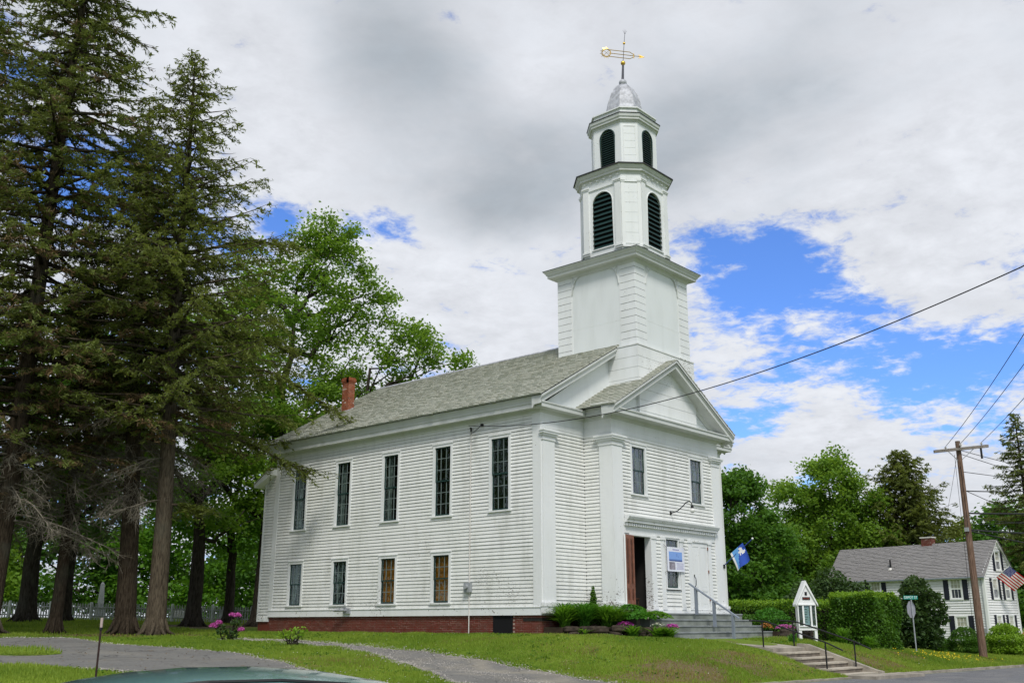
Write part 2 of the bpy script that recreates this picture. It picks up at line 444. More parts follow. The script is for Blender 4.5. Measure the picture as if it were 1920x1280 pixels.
def setting(name, mb, m, **k): return mb.build(name, m, None, kind='structure', **k)
def grid(xs, ys, lift=0.0, zf=ground_z):
    X, Y = np.meshgrid(xs, ys); Z = zf(X, Y)+lift
    nx, ny = len(xs), len(ys); i = np.arange(nx*ny).reshape(ny, nx)
    Q = np.stack([i[:-1, :-1], i[:-1, 1:], i[1:, 1:], i[1:, :-1]], -1).reshape(-1, 4)
    return MB().add(np.stack([X, Y, Z], -1).reshape(-1, 3), Q)
def dirtmask(x, y):
    """bare earth under the conifers and worn patches on the bank"""
    v = np.sin(x*.9+2*np.sin(y*.5))*np.sin(y*.8+1.7*np.sin(x*.45)); v2 = np.sin(x*2.3+1.7*np.sin(y*1.9))*np.sin(y*2.1+1.3*np.sin(x*1.6))
    tree = np.exp(-(((x+7.2)/4.4)**2+((y-17)/3.6)**2))+.9*np.exp(-(((x+8.2)/3.0)**2+((y-14.2)/1.6)**2))+.7*np.exp(-(((x-1)/6)**2+((y-27)/3)**2))
    bank = np.exp(-((y+7.7)/1.5)**2)*(.55+.3*v+.35*v2)*(x > -6)*(x < 12)+.55*np.exp(-((y+7.2)/1.0)**2)*(.45+.3*v+.4*v2)*(x >= 12)+.55*np.clip(v*.9+v2*.6-.35, 0, 1)*(y < 6)
    bank = bank+.95*np.exp(-(((x+9.3)/1.7)**2+((y-.8)/2.2)**2))*(.7+.4*v2)+1.1*np.exp(-(((x-.5)/1.5)**2+((y+1.3)/.45)**2))+1.1*np.exp(-(((x+4.2)/1.3)**2+((y+7.9)/.7)**2))
    return np.clip(tree*1.25, 0, 1), np.clip(bank, 0, 1)
def groundmat():
    m, t, out = mat('lawn_soil'); p = pos(t)
    n = noise(t, p, .55, 6, .6); nf = noise(t, p, 9, 5, .65); nd = noise(t, p, .38, 5, .6, .4, (9, 4, 0))
    col = MIX(t, SMOOTH(t, nf, .3, .7), (.075, .13, .012), (.16, .23, .025))
    col = MIX(t, M(t, 'MULTIPLY', SMOOTH(t, n, .5, .75), .5), col, (.16, .16, .035))
    sp = N(t, 'ShaderNodeSeparateXYZ', inp={0: p})
    k = M(t, 'ADD', M(t, 'MULTIPLY', nd, .7), M(t, 'MULTIPLY', SMOOTH(t, nf, .3, .7), .14))
    k = M(t, 'ADD', k, M(t, 'MULTIPLY', N(t, 'ShaderNodeAttribute', attribute_name='tone').outputs['Fac'], .55))
    col = MIX(t, SMOOTH(t, k, .54, .68), col, MIX(t, nf, (.075, .057, .030), (.205, .165, .088)))
    b = N(t, 'ShaderNodeBsdfPrincipled', inp={'Base Color': col, 'Roughness': .95, 'Specular IOR Level': .1,
        'Normal': N(t, 'ShaderNodeBump', inp={'Height': nf, 'Strength': .6, 'Distance': .05}).outputs[0]})
    t.links.new(b.outputs[0], out.inputs[0]); return m
m_ground = groundmat()
xs = np.unique(np.concatenate([np.linspace(-1500, -40, 25), np.linspace(-40, -24, 9), np.arange(-24, 42, .3), np.linspace(42, 120, 28), np.linspace(120, 2200, 25)]))
ys = np.unique(np.concatenate([np.linspace(-700, -40, 12), np.linspace(-40, -9.6, 12), np.arange(-9.4, 26, .25), np.linspace(26, 80, 36), np.linspace(80, 2200, 26)]))
gm = grid(xs, ys, 0); gV = gm.v[0]; gm.tone = [np.maximum(*dirtmask(gV[:, 0], gV[:, 1]))]
setting('ground', gm, m_ground, smooth=True, keeptone=True)

def asphaltmat(name, c, pale=.35):
    m, t, out = mat(name); p = pos(t)
    n = noise(t, p, .7, 6, .62); nf = noise(t, p, 60, 3, .7); nb = noise(t, stretch(t, p, (.25, 1, 1)), 1.1, 5, .6)
    nm = noise(t, p, 11, 4, .7)
    col = MIX(t, SMOOTH(t, nf, .3, .7), tuple(x*.66 for x in c), tuple(x*1.35 for x in c))
    col = MIX(t, M(t, 'MULTIPLY', SMOOTH(t, nm, .35, .7), .55), col, tuple(x*.6 for x in c))
    vo = N(t, 'ShaderNodeTexVoronoi', feature='DISTANCE_TO_EDGE', inp={'Vector': N(t, 'ShaderNodeVectorMath', operation='ADD', inp={0: p, 1: N(t, 'ShaderNodeTexNoise', inp={'Vector': p, 'Scale': 1.1, 'Detail': 4.0}).outputs['Color']}).outputs[0], 'Scale': .42}).outputs['Distance']
    col = MIX(t, M(t, 'MULTIPLY', SMOOTH(t, vo, .012, .0), .8), col, tuple(x*.25 for x in c))
    col = MIX(t, M(t, 'MULTIPLY', SMOOTH(t, n, .45, .7), pale), col, (c[0]*1.9, c[1]*1.75, c[2]*1.45))
    col = MIX(t, M(t, 'MULTIPLY', SMOOTH(t, nb, .5, .7), .4), col, tuple(x*.55 for x in c))
    b = N(t, 'ShaderNodeBsdfPrincipled', inp={'Base Color': col, 'Roughness': .85, 'Specular IOR Level': .3,
        'Normal': N(t, 'ShaderNodeBump', inp={'Height': nf, 'Strength': .5, 'Distance': .02}).outputs[0]})
    t.links.new(b.outputs[0], out.inputs[0]); return m
m_asph = asphaltmat('driveway_asphalt', (.165, .162, .150), .2)
m_path = asphaltmat('gravelly_asphalt', (.175, .17, .155), .6)
m_road = asphaltmat('road_asphalt', (.15, .152, .158))
rx = np.concatenate([np.linspace(-300, -40, 14), np.arange(-40, 70, 1.0), np.linspace(70, 400, 14)])
setting('road', grid(rx, np.linspace(-18.6, -9.35, 10), .012, lambda x, y: road_z(x)), m_road)
def resample(p, n):
    p = np.array(p, float); d = np.concatenate([[0], np.cumsum(np.linalg.norm(np.diff(p, axis=0), axis=1))])
    s = np.linspace(0, d[-1], n); return np.stack([np.interp(s, d, p[:, 0]), np.interp(s, d, p[:, 1])], 1)
def strip(a, b, n=90, m=14, lift=.025, rag=.12):
    A = resample(a, n); B_ = resample(b, n)
    k = np.array([1, 2, 3, 2, 1.])/9
    for q in (A, B_):
        for c in (0, 1):
            e = np.convolve(np.pad(q[:, c], 2, mode='edge'), k, 'valid'); q[1:-1, c] = e[1:-1]
        q += rng.normal(0, rag, q.shape)*.5
    s = np.linspace(0, 1, m)[None, :, None]
    XY = A[:, None]*(1-s)+B_[:, None]*s
    Z = ground_z(XY[..., 0], XY[..., 1])+lift
    i = np.arange(n*m).reshape(n, m)
    Q = np.stack([i[:-1, :-1], i[1:, :-1], i[1:, 1:], i[:-1, 1:]], -1).reshape(-1, 4)
    return MB().add(np.concatenate([XY, Z[..., None]], -1).reshape(-1, 3), Q)
DR_A = [(-27, 24), (-20, 19), (-14.5, 15.9), (-12.3, 14.4), (-11.7, 11.5), (-11.1, 7.9), (-10.0, 4.8), (-10.6, 1.4), (-11.9, -2.4), (-12.6, -6), (-12.2, -9.4)]
DR_B = [(-31, 10), (-26, 6.5), (-21, 3.2), (-18.4, 1.9), (-17.2, 1.3), (-16.5, .2), (-16.0, -1.6), (-15.6, -3.2), (-15.4, -5), (-15.6, -7), (-16.2, -9.4)]
setting('driveway', strip(DR_A, DR_B, 120, 40), m_asph, smooth=True)
PT_A = [(-5.6, 10.5), (-4.9, 7.6), (-4.6, 6.1), (-4.85, 3.4), (-4.9, 1.2), (-5.2, -1.2), (-5.7, -3.9), (-6.4, -6.9), (-6.0, -9.4)]
PT_B = [(-6.3, 10.5), (-5.5, 7.0), (-5.5, 4.5), (-5.9, 2.4), (-7.0, .0), (-8.9, -3.2), (-10.2, -5.6), (-10.9, -7.5), (-11.4, -9.4)]
setting('path', strip(PT_A, PT_B, 90, 20, .02), m_path, smooth=True)
ISL = np.array([(-25, 11.5), (-20, 9.6), (-16.5, 8.3), (-15.0, 6.8), (-14.7, 5.7), (-15.0, 4.9), (-16.2, 4.75), (-17.5, 5.0), (-20.5, 6.6), (-25, 9.0)])
c0 = np.array([-17.2, 6.5])
isl = MB(); rr = [c0+(resample(np.vstack([ISL, ISL[:1]]), 60)[:-1]-c0)*f for f in (1, .85, .6, .3, .02)]
isl.rings([np.column_stack([q, ground_z(q[:, 0], q[:, 1])+h]) for q, h in zip(rr, (.03, .07, .09, .1, .1))], cap=False)
setting('grass_verge', isl, m_ground, smooth=True)
# sidewalk apron, kerb
sw = MB()
for i in range(14):
    x0 = 4.6+i*.62 if i < 7 else 0
    if i < 7: sw.box(x0, x0+.6, -10.15, -9.22, road_z(x0)-.12, road_z(x0)+.115)
setting('pavement', sw, m_concrete)
kb = MB()
for x0 in np.arange(9.0, 60, 1.5): kb.box(x0, x0+1.49, -9.36, -9.22, road_z(x0)-.15, road_z(x0)+.10)
for x0 in np.arange(-2, 4.5, 1.5): kb.box(x0, x0+1.49, -9.36, -9.22, road_z(x0)-.15, road_z(x0)+.06)
setting('kerb', kb, m_concrete)
# distant wooded hills
hb = MB(); az = np.linspace(rad(-15), rad(115), 90)
for k, (dist, hh) in enumerate(((420, 16), (900, 52))):
    prof = ss(rad(48), rad(62), az)*hh*(.55+.25*np.sin(az*7+k)+.2*np.sin(az*17+2*k)+.06*rng.random(90))
    top = np.stack([-28+dist*np.sin(az), -24+dist*np.cos(az), prof], 1); bot = top.copy(); bot[:, 2] = -6
    back = top*1.0; back[:, :2] *= 1.25; back[:, 2] = -6
    hb.rings([bot, top*[.99, .99, .7], top, back], cap=False, closed=False)
setting('hills', hb, plain('far_woods', (.035, .07, .035), .95, .4, .03))

# ================================================================== church
church = thing('church', (6.62, 8, -.7), 'white clapboard meeting house with tall stepped steeple and open brown front door', 'church')
def part(name, mb, m, parent=None, **k): return mb.build(name, m, parent or church, **k)
XW, YB, YP, PX0, PX1, HT = 13.25, 16.5, -1.35, 2.67, 10.58, 7.52
F_SIDE = ((0, 0, 0), (0, 1, 0), (-1, 0, 0))          # u = +y
F_SET = ((0, 0, 0), (1, 0, 0), (0, -1, 0))           # set back front wall
F_PSIDE = ((PX0, 0, 0), (0, -1, 0), (-1, 0, 0))      # porch side wall, u = -y
F_FRONT = ((0, YP, 0), (1, 0, 0), (0, -1, 0))
F_WING = ((0, YB, 0), (1, 0, 0), (0, -1, 0))
def frame_pt(F, u, z, n): return np.array(F[0], float)+np.array(F[1], float)*u+np.array(F[2], float)*n+np.array([0, 0, z])
LAP, TOPO = .034, .006
BOARDS = []
def clap(F, u0, u1, z0, z1, e, openings, m, parent, name='clapboard', joined=None, lap0=LAP):
    nrow = max(1, round((z1-z0)/e)); e = (z1-z0)/nrow
    for r in range(nrow):
        a, b = z0+r*e, z0+(r+1)*e
        cuts = sorted({u0, u1, *[min(max(q, u0), u1) for o in openings if o[3] > a and o[2] < b for q in o[:2]]})
        cuts2 = [cuts[0]]
        for c in cuts[1:]:
            if c-cuts2[-1] > 1e-4: cuts2.append(c)
        lap = lap0*(.85+.3*R.random())
        for p, q in zip(cuts2[:-1], cuts2[1:]):
            mid = (p+q)/2; rng_ = [(a, b)]
            for o in openings:
                if o[0] < mid < o[1]:
                    nr = []
                    for (s, t) in rng_:
                        if o[3] <= s or o[2] >= t: nr.append((s, t)); continue
                        if o[2] > s: nr.append((s, o[2]))
                        if o[3] < t: nr.append((o[3], t))
                    rng_ = nr
            for (s, t) in rng_:
                if t-s < .004: continue
                # a long run is made of several butted boards with hair-thin offsets
                f = lambda z: lap+(TOPO-lap)*(z-a)/e
                V = [frame_pt(F, p, s, f(s)), frame_pt(F, q, s, f(s)), frame_pt(F, q, t, f(t)), frame_pt(F, p, t, f(t)),
                     frame_pt(F, p, s, -.03), frame_pt(F, q, s, -.03), frame_pt(F, q, t, -.03), frame_pt(F, p, t, -.03)]
                Qd = [(0, 1, 2, 3), (4, 5, 1, 0), (3, 2, 6, 7), (4, 0, 3, 7), (1, 5, 6, 2), (5, 4, 7, 6)]
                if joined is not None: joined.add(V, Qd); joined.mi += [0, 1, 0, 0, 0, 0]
                else: BOARDS.append(((q-p)*(t-s)*(.4 if F is F_SET else 1), V, Qd, m, parent, name))
# ---- windows
pane_me = None
def window(parent, F, uc, z0, z1, w, cols, rows, back='dark', casing=.115, sash_m=None, label=None, name='window'):
    """casing and sill (the window), sash, muntins, panes, and what hangs behind"""
    global pane_me
    u0, u1 = uc-w/2, uc+w/2; c = casing
    b = MB()
    b.boxuvn(F, u0-c, u0, z0-.02, z1+c, -.12, .050); b.boxuvn(F, u1, u1+c, z0-.02, z1+c, -.12, .050)
    b.boxuvn(F, u0, u1, z1, z1+c, -.12, .048); b.boxuvn(F, u0-c-.02, u1+c+.02, z1+c, z1+c+.035, -.02, .075)
    b.boxuvn(F, u0-c-.03, u1+c+.03, z0-.085, z0-.022, -.12, .085)
    win = part(name, b, m_trim, parent)
    if label: win['label'] = label
    s = MB(); f = .045; zm = (z0+z1)/2
    for (za, zb, n0) in ((z0, zm+.02, -.045), (zm-.02, z1, -.015)):
        s.boxuvn(F, u0, u0+f, za, zb, n0-.035, n0); s.boxuvn(F, u1-f, u1, za, zb, n0-.035, n0)
        s.boxuvn(F, u0+f, u1-f, za, za+f, n0-.035, n0); s.boxuvn(F, u0+f, u1-f, zb-f, zb, n0-.035, n0)
    part('sash', s, sash_m or m_sash, win)
    mt = MB()
    n_half = rows//2
    for (za, zb, n0) in ((z0, zm, -.045), (zm, z1, -.015)):
        for i in range(1, cols): x = u0+(u1-u0)*i/cols; mt.boxuvn(F, x-.013, x+.013, za+f, zb-f, n0-.03, n0-.002)
        for j in range(1, n_half): z = za+(zb-za)*j/n_half; mt.boxuvn(F, u0+f, u1-f, z-.012, z+.012, n0-.031, n0-.003)
    part('muntin', mt, m_muntin if sash_m is None else sash_m, win)
    pw, ph = (u1-u0)/cols, (z1-z0)/rows
    for j in range(rows):
        for i in range(cols):
            p = frame_pt(F, u0+(i+.5)*pw, z0+(j+.5)*ph, (-.061 if j < n_half else -.031))
            tilt = R.uniform(-.006, .006)
            key = (tuple(F[1]), round(pw, 3), round(ph, 3), R.randrange(4))
            if key not in window.cache:
                g_ = MB(); Fl = ((0, 0, 0), F[1], F[2])
                k1, k2 = R.uniform(-.004, .004), R.uniform(-.004, .004)
                V = [frame_pt(Fl, a*pw*.5, b_*ph*.5, c_+a*k1+b_*k2) for c_ in (-.002, .002) for b_ in (-1, 1) for a in (-1, 1)]
                g_.add(V, [(0, 2, 3, 1), (4, 5, 7, 6), (0, 1, 5, 4), (2, 6, 7, 3), (0, 4, 6, 2), (1, 3, 7, 5)])
                o = g_.build('pane', m_glass, None); window.cache[key] = o.data; bpy.data.objects.remove(o)
            inst('pane', window.cache[key], win, p)
    if back == 'blind':
        q = MB()
        k = int((z1-z0)/.05)
        for j in range(k):
            z = z0+.02+(z1-z0-.04)*j/k; q.boxuvn(F, u0+.02, u1-.02, z, z+.042, -.155, -.147+.006*(j % 2))
        part('blind', q, m_blind, win)
    elif back in ('curtain', 'side'):
        q = MB(); w1 = .34 if back == 'side' else .55
        for side in ((1,) if back == 'side' else (1, -1)):
            pts = []
            for t in np.linspace(0, 1, 25):
                pts.append((t*w1*(u1-u0), -.22+.03*math.sin(t*22)))
            lo = []; hi = []
            for (a, n_) in pts:
                uu = (u1-a) if side == 1 else (u0+a)
                pinch = .35 if back == 'curtain' else 1
                ul = (u1-a*pinch) if side == 1 else (u0+a*pinch)
                lo.append(frame_pt(F, ul, z0, n_)); hi.append(frame_pt(F, uu, z1, n_))
            q.rings([lo, hi], cap=False, closed=False)
        part('curtain', q, m_curtain, win)
    return win
window.cache = {}
UPY = [2.0248+i*3.1356 for i in range(5)]
side_open = []
for i, y in enumerate(UPY):
    side_open.append((y-.56, y+.56, 3.8955-.085, 6.6526+.14))
    if i: side_open.append((y-.56, y+.56, .5176-.085, 2.3221+.14))
fr_open = [(4.424-.56, 4.424+.56, 4.6245-.085, 6.4636+.14), (8.7559-.56, 8.7559+.56, 4.6245-.085, 6.4636+.14)]
# side wall: water table, corner boards, frieze board, then the clapboards
sw_ = MB()
sw_.boxuvn(F_SIDE, -.044, YB, 0, .27, -.05, .045); sw_.boxuvn(F_SIDE, -.06, YB, .27, .30, -.05, .07)
sw_.boxuvn(F_SIDE, -.039, .36, .30, 7.36, -.05, .042); sw_.boxuvn(F_SIDE, YB-.30, YB, .30, 7.36, -.05, .042)
sw_.boxuvn(F_SIDE, -.039, YB, 7.36, HT, -.05, .043)
side_wall = part('side_wall', sw_, m_trim)
clap(F_SIDE, .36, YB-.30, .30, 7.36, .136, side_open, m_siding, side_wall)
# set back front wall
st = MB()
bbd = MB(); bbd.boxuvn(F_SET, 0, PX0, 0, .27, -.05, .045); part('base_board', bbd, m_trim); st.boxuvn(F_SET, 0, PX0, 6.75, HT, -.05, .04)
st.boxuvn(F_SET, 0, PX0, 7.06, 7.10, -.05, .062); st.boxuvn(F_SET, 0, PX0, 6.86, 7.06, -.05, .052)
set_wall = part('front_wall', st, m_trim)
clap(F_SET, .70, PX0, .27, 6.75, .136, [], m_siding, set_wall)
ps = MB(); dps = -YP
bbd = MB(); bbd.boxuvn(F_PSIDE, .045, dps, 0, .27, -.05, .045); part('base_board', bbd, m_trim); ps.boxuvn(F_PSIDE, .04, dps, 6.75, HT, -.05, .04)
ps.boxuvn(F_PSIDE, .062, dps, 7.06, 7.10, -.05, .062); ps.boxuvn(F_PSIDE, .052, dps, 6.86, 7.06, -.05, .052)
ps_wall = part('porch_side_wall', ps, m_trim)
clap(F_PSIDE, .035, dps-.55, .27, 6.75, .136, [], m_siding, ps_wall)
# porch front
EN0, EN1 = 3.30, 3.72     # entablature over the doors
pf = MB()
pf.boxuvn(F_FRONT, PX0, PX1, 0, .235, -.05, .05)
pf.boxuvn(F_FRONT, PX0-.0425, PX1+.0425, 6.75, HT, -.05, .041); pf.boxuvn(F_FRONT, PX0-.063, PX1+.063, 7.06, 7.10, -.05, .064)
pf.boxuvn(F_FRONT, PX0-.053, PX1+.053, 6.86, 7.06, -.05, .054)
pf.boxuvn(F_FRONT, 3.28, 10.02, 3.05, EN0, -.05, .05)          # plain lintel board
for u0, u1 in ((5.12, 5.42), (5.78, 6.05), (7.18, 7.45), (7.82, 8.08), (9.42, 9.66)):
    pf.boxuvn(F_FRONT, u0, u1, .235, 3.05, -.05, .055); pf.boxuvn(F_FRONT, u0-.03, u1+.03, 2.93, 3.05, .0, .085)
    pf.boxuvn(F_FRONT, u0-.02, u1+.02, .235, .36, .0, .07)
pf.boxuvn(F_FRONT, 3.62, 3.82, .235, 3.05, -.05, .055)
pf_wall = part('porch_front_wall', pf, m_trim)
clap(F_FRONT, PX0+.58, PX1-.55, EN1+.02, 6.75, .136, fr_open, m_siding, pf_wall)
for u0, u1, z0, z1 in ((3.25, 3.62, .235, 3.05), (5.42, 5.78, .235, 3.05), (6.05, 7.18, .235, .98), (7.45, 7.82, .235, 3.05), (9.66, 10.03, .235, 3.05)):
    clap(F_FRONT, u0, u1, z0, z1, .136, [], m_siding, pf_wall)
en = MB()
prof = [(.05, EN0), (.09, EN0+.03), (.09, EN0+.13), (.22, EN0+.16), (.22, EN0+.24), (.27, EN0+.27), (.32, EN0+.36), (.32, EN0+.42), (-.03, EN0+.42), (-.03, EN0)]
en.rings([[frame_pt(F_FRONT, u, z, n) for n, z in prof] for u in (3.26, 10.05)])
ent = part('entablature', en, m_trim_peel, pf_wall)
dm = MB()
dm.boxuvn(((0, 0, 0), F_FRONT[1], F_FRONT[2]), -.045, .045, -.05, .05, -.035, .035); d0 = dm.build('dentil', m_trim, None); dme = d0.data; bpy.data.objects.remove(d0)
for i in range(44): inst('dentil', dme, ent, frame_pt(F_FRONT, 3.36+i*.1525, EN0+.075, .125), (1, 1, 1))
# pilasters with bases and capitals
def pilaster(name, x0, x1, y0, y1, faces_m=m_trim):
    b = MB(); b.box(x0, x1, y0, y1, .27, 6.40)
    o = part(name, b, m_trim)
    c = MB(); g_ = lambda e, a, z: c.box(x0-e, x1+e, y0-e, y1+e if y1 < -.5 else y1, a, z)
    g_(.03, 6.36, 6.42); g_(.015, 6.42, 6.52); g_(.07, 6.52, 6.60); g_(.13, 6.60, 6.68); g_(.16, 6.68, 6.75)
    part('capital', c, m_trim, o)
    d = MB(); g2 = lambda e, a, z: d.box(x0-e, x1+e, y0-e, y1+e if y1 < -.5 else y1, a, z)
    g2(.09, .06, .30); g2(.11, .30, .42); g2(.05, .42, .47)
    part('pedestal', d, m_trim_peel, o)
    return o
pilaster('pilaster', .0, .70, -.12, -.04)
pilaster('pilaster', PX0-.08, PX0+.58, YP-.08, YP+.55)
pilaster('pilaster', PX1-.58, PX1+.08, YP-.08, YP+.55)
# hidden far walls, lining and floor so that the hall is closed and dark inside
hw = MB()
hw.box(XW-.05, XW, 0, YB, 0, HT); hw.box(PX1, XW, -.05, .05, 0, HT); hw.box(PX1-.04, PX1, YP, 0, 0, HT)
part('far_wall', hw, m_siding)
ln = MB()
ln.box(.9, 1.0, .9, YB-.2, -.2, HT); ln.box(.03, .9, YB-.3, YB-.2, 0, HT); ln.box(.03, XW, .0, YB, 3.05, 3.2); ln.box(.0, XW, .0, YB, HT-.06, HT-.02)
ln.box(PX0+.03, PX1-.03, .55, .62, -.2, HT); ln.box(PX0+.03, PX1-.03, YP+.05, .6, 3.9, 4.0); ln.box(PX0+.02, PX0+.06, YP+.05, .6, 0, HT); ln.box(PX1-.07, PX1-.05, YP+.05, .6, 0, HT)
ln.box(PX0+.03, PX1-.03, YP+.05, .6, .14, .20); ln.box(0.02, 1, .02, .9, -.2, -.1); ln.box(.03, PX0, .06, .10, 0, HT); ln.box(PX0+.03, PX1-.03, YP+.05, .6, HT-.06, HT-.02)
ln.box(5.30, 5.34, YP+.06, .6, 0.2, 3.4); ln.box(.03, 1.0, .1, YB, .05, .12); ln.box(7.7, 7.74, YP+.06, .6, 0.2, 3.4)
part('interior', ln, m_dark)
backs = ['dark', 'dark', 'side', 'side', 'side']
for i, y in enumerate(UPY): window(side_wall.parent, F_SIDE, y, 3.8955, 6.6526, .9, 3, 6, backs[i])
for i, (y, b_, lb) in enumerate(zip(UPY[1:], ('blind', 'blind', 'curtain', 'curtain'), ('window with orange brown blind', 'window with orange brown blind', None, None))):
    window(church, F_SIDE, y, .5176, 2.3221, .9, 3, 4, b_, label=lb)
window(church, F_FRONT, 4.424, 4.6245, 6.4636, .9, 3, 4, 'curtain'); window(church, F_FRONT, 8.7559, 4.6245, 6.4636, .9, 3, 4, 'curtain')
window(church, F_FRONT, 6.615, 1.10, 2.98, .9, 3, 4, 'dark', casing=.06)
# ---- doors
DZ0, DZ1 = .25, 2.98
dj = MB()
dj.boxuvn(F_FRONT, 3.82, 3.88, .2, 3.05, -.24, .06); dj.boxuvn(F_FRONT, 5.06, 5.12, .2, 3.05, -.24, .06); dj.boxuvn(F_FRONT, 3.88, 5.06, 2.98, 3.05, -.24, .06)
dj.boxuvn(F_FRONT, 3.80, 5.14, .12, .235, -.3, .10)
part('door_frame', dj, m_trim_peel)
def leaf(hinge, ang, w, m, edge=True):
    """door leaf from a hinge point; ang = direction of the leaf in plan"""
    u = np.array([math.cos(ang), math.sin(ang), 0]); n = np.array([u[1], -u[0], 0])
    F = (hinge, u, n); b = MB(); th = .05
    st_, zs = .10, (DZ0+.02, DZ0+.28, .98, 1.12, DZ1-.16, DZ1)
    b.boxuvn(F, 0, st_, zs[0], zs[5], 0, th); b.boxuvn(F, w-st_, w, zs[0], zs[5], 0, th); b.boxuvn(F, w/2-.045, w/2+.045, zs[1], zs[4], 0, th)
    for a, c in ((zs[0], zs[1]), (zs[2], zs[3]), (zs[4], zs[5])): b.boxuvn(F, st_, w-st_, a, c, .001, th-.001)
    d = part('door', b, m)
    for u0, u1 in ((st_, w/2-.045), (w/2+.045, w-st_)):
        for a, c in ((zs[1], zs[2]), (zs[3], zs[4])):
            q = MB(); q.boxuvn(F, u0, u1, a, c, .012, th-.02); q.boxuvn(F, u0+.03, u1-.03, a+.03, c-.03, .012, th-.008); part('door_panel', q, m, d)
    e = MB(); e.boxuvn(F, w, w+.012, DZ0, DZ1, -.01, th+.004); part('door_edge', e, m_trim, d)
    return d
d1 = leaf((3.87, YP-.075, 0), rad(180+7), .71, m_doorbrown); d1['label'] = 'open red brown door leaf'
m_doorwhite = m_trim_peel
dw = MB(); dw.boxuvn(F_FRONT, 8.10, 9.40, 2.98, 3.05, -.05, .06); dw.boxuvn(F_FRONT, 8.10, 9.40, .12, .24, -.05, .08); part('door_frame', dw, m_trim_peel)
for k in range(2):
    u0 = 8.11+.645*k; b = MB(); w = .635
    st_, zs = .10, (.25, .46, 1.0, 1.13, 2.80, 2.97)
    b.boxuvn(F_FRONT, u0, u0+st_, zs[0], zs[5], -.03, .02); b.boxuvn(F_FRONT, u0+w-st_, u0+w, zs[0], zs[5], -.03, .02)
    for a, c in ((zs[0], zs[1]), (zs[2], zs[3]), (zs[4], zs[5])): b.boxuvn(F_FRONT, u0+st_, u0+w-st_, a, c, -.03, .019)
    d = part('door', b, m_trim)
    for a, c in ((zs[1], zs[2]), (zs[3], zs[4])):
        q = MB(); q.boxuvn(F_FRONT, u0+st_, u0+w-st_, a, c, -.03, .002); q.boxuvn(F_FRONT, u0+st_+.03, u0+w-st_-.03, a+.03, c-.03, -.03, .010); part('door_panel', q, m_trim, d)
    d['label'] = 'closed white door leaf with flaking paint'
    if k == 0:
        h = MB(); h.tube([frame_pt(F_FRONT, u0+.14, z, n) for z, n in ((1.16, .03), (1.24, .09), (1.40, .10), (1.50, .09), (1.58, .03))], .016, 6)
        h.boxuvn(F_FRONT, u0+.12, u0+.17, 1.58, 1.66, .02, .035); h.boxuvn(F_FRONT, u0+.12, u0+.17, 1.10, 1.17, .02, .035); part('door_handle', h, m_iron, d)
    else:
        for z in (.62, 1.75, 2.7):
            h = MB(); h.boxuvn(F_FRONT, u0+w-.015, u0+w+.02, z, z+.12, .01, .06); part('hinge', h, m_doorbrown, d)
# ---- gooseneck lamp
lp = MB()
pts = [(6.63, YP, 4.05), (6.63, YP-.12, 4.06), (6.63, YP-.35, 4.11), (6.63, YP-.6, 4.27), (6.63, YP-.78, 4.42), (6.63, YP-.92, 4.46), (6.63, YP-1.03, 4.40), (6.63, YP-1.06, 4.26)]
lp.tube(pts, .022, 8); lp.tube([(6.63, YP, 4.05), (6.63, YP-.05, 4.05)], .07, 10); lp.tube([(6.63, YP-1.06, 4.28), (6.63, YP-1.06, 4.17)], [.05, .065], 10)
lamp = part('wall_lamp', lp, m_iron)
bl = MB(); bl.ball((6.63, YP-1.06, 4.08), .105, 14, 8); part('bulb', bl, m_bulb, lamp, smooth=True)
# ---- cornices (real mouldings run along each wall)
CPROF = [(.03, 7.38), (.07, 7.44), (.10, 7.52), (.36, 7.53), (.36, 7.68), (.385, 7.70), (.39, 7.76), (.43, 7.86), (.47, 7.92), (.47, 7.97), (-.02, 7.97), (-.02, 7.38)]
FPROF = [(.03, 7.38), (.07, 7.44), (.10, 7.52), (.42, 7.53), (.42, 7.67), (.45, 7.69), (.45, 7.74), (-.02, 7.80), (-.02, 7.38)]
def run(mb, prof, pts):
    """sweep a moulding profile along plan points (x, y, nx, ny): offsets are mitred by the caller"""
    mb.rings([[(x+o*nx, y+o*ny, z) for o, z in prof] for x, y, nx, ny in pts])
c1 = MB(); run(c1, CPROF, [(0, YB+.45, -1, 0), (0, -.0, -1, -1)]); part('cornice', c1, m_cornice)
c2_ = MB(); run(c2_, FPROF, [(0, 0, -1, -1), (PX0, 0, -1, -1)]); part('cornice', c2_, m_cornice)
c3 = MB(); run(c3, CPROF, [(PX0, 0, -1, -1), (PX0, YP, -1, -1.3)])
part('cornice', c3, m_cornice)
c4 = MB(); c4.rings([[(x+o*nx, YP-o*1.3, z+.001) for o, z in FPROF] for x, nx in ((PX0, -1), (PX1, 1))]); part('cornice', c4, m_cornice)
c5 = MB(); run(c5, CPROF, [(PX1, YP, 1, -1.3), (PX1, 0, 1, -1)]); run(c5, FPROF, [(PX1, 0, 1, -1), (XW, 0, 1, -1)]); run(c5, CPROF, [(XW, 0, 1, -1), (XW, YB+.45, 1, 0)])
part('cornice', c5, m_cornice)
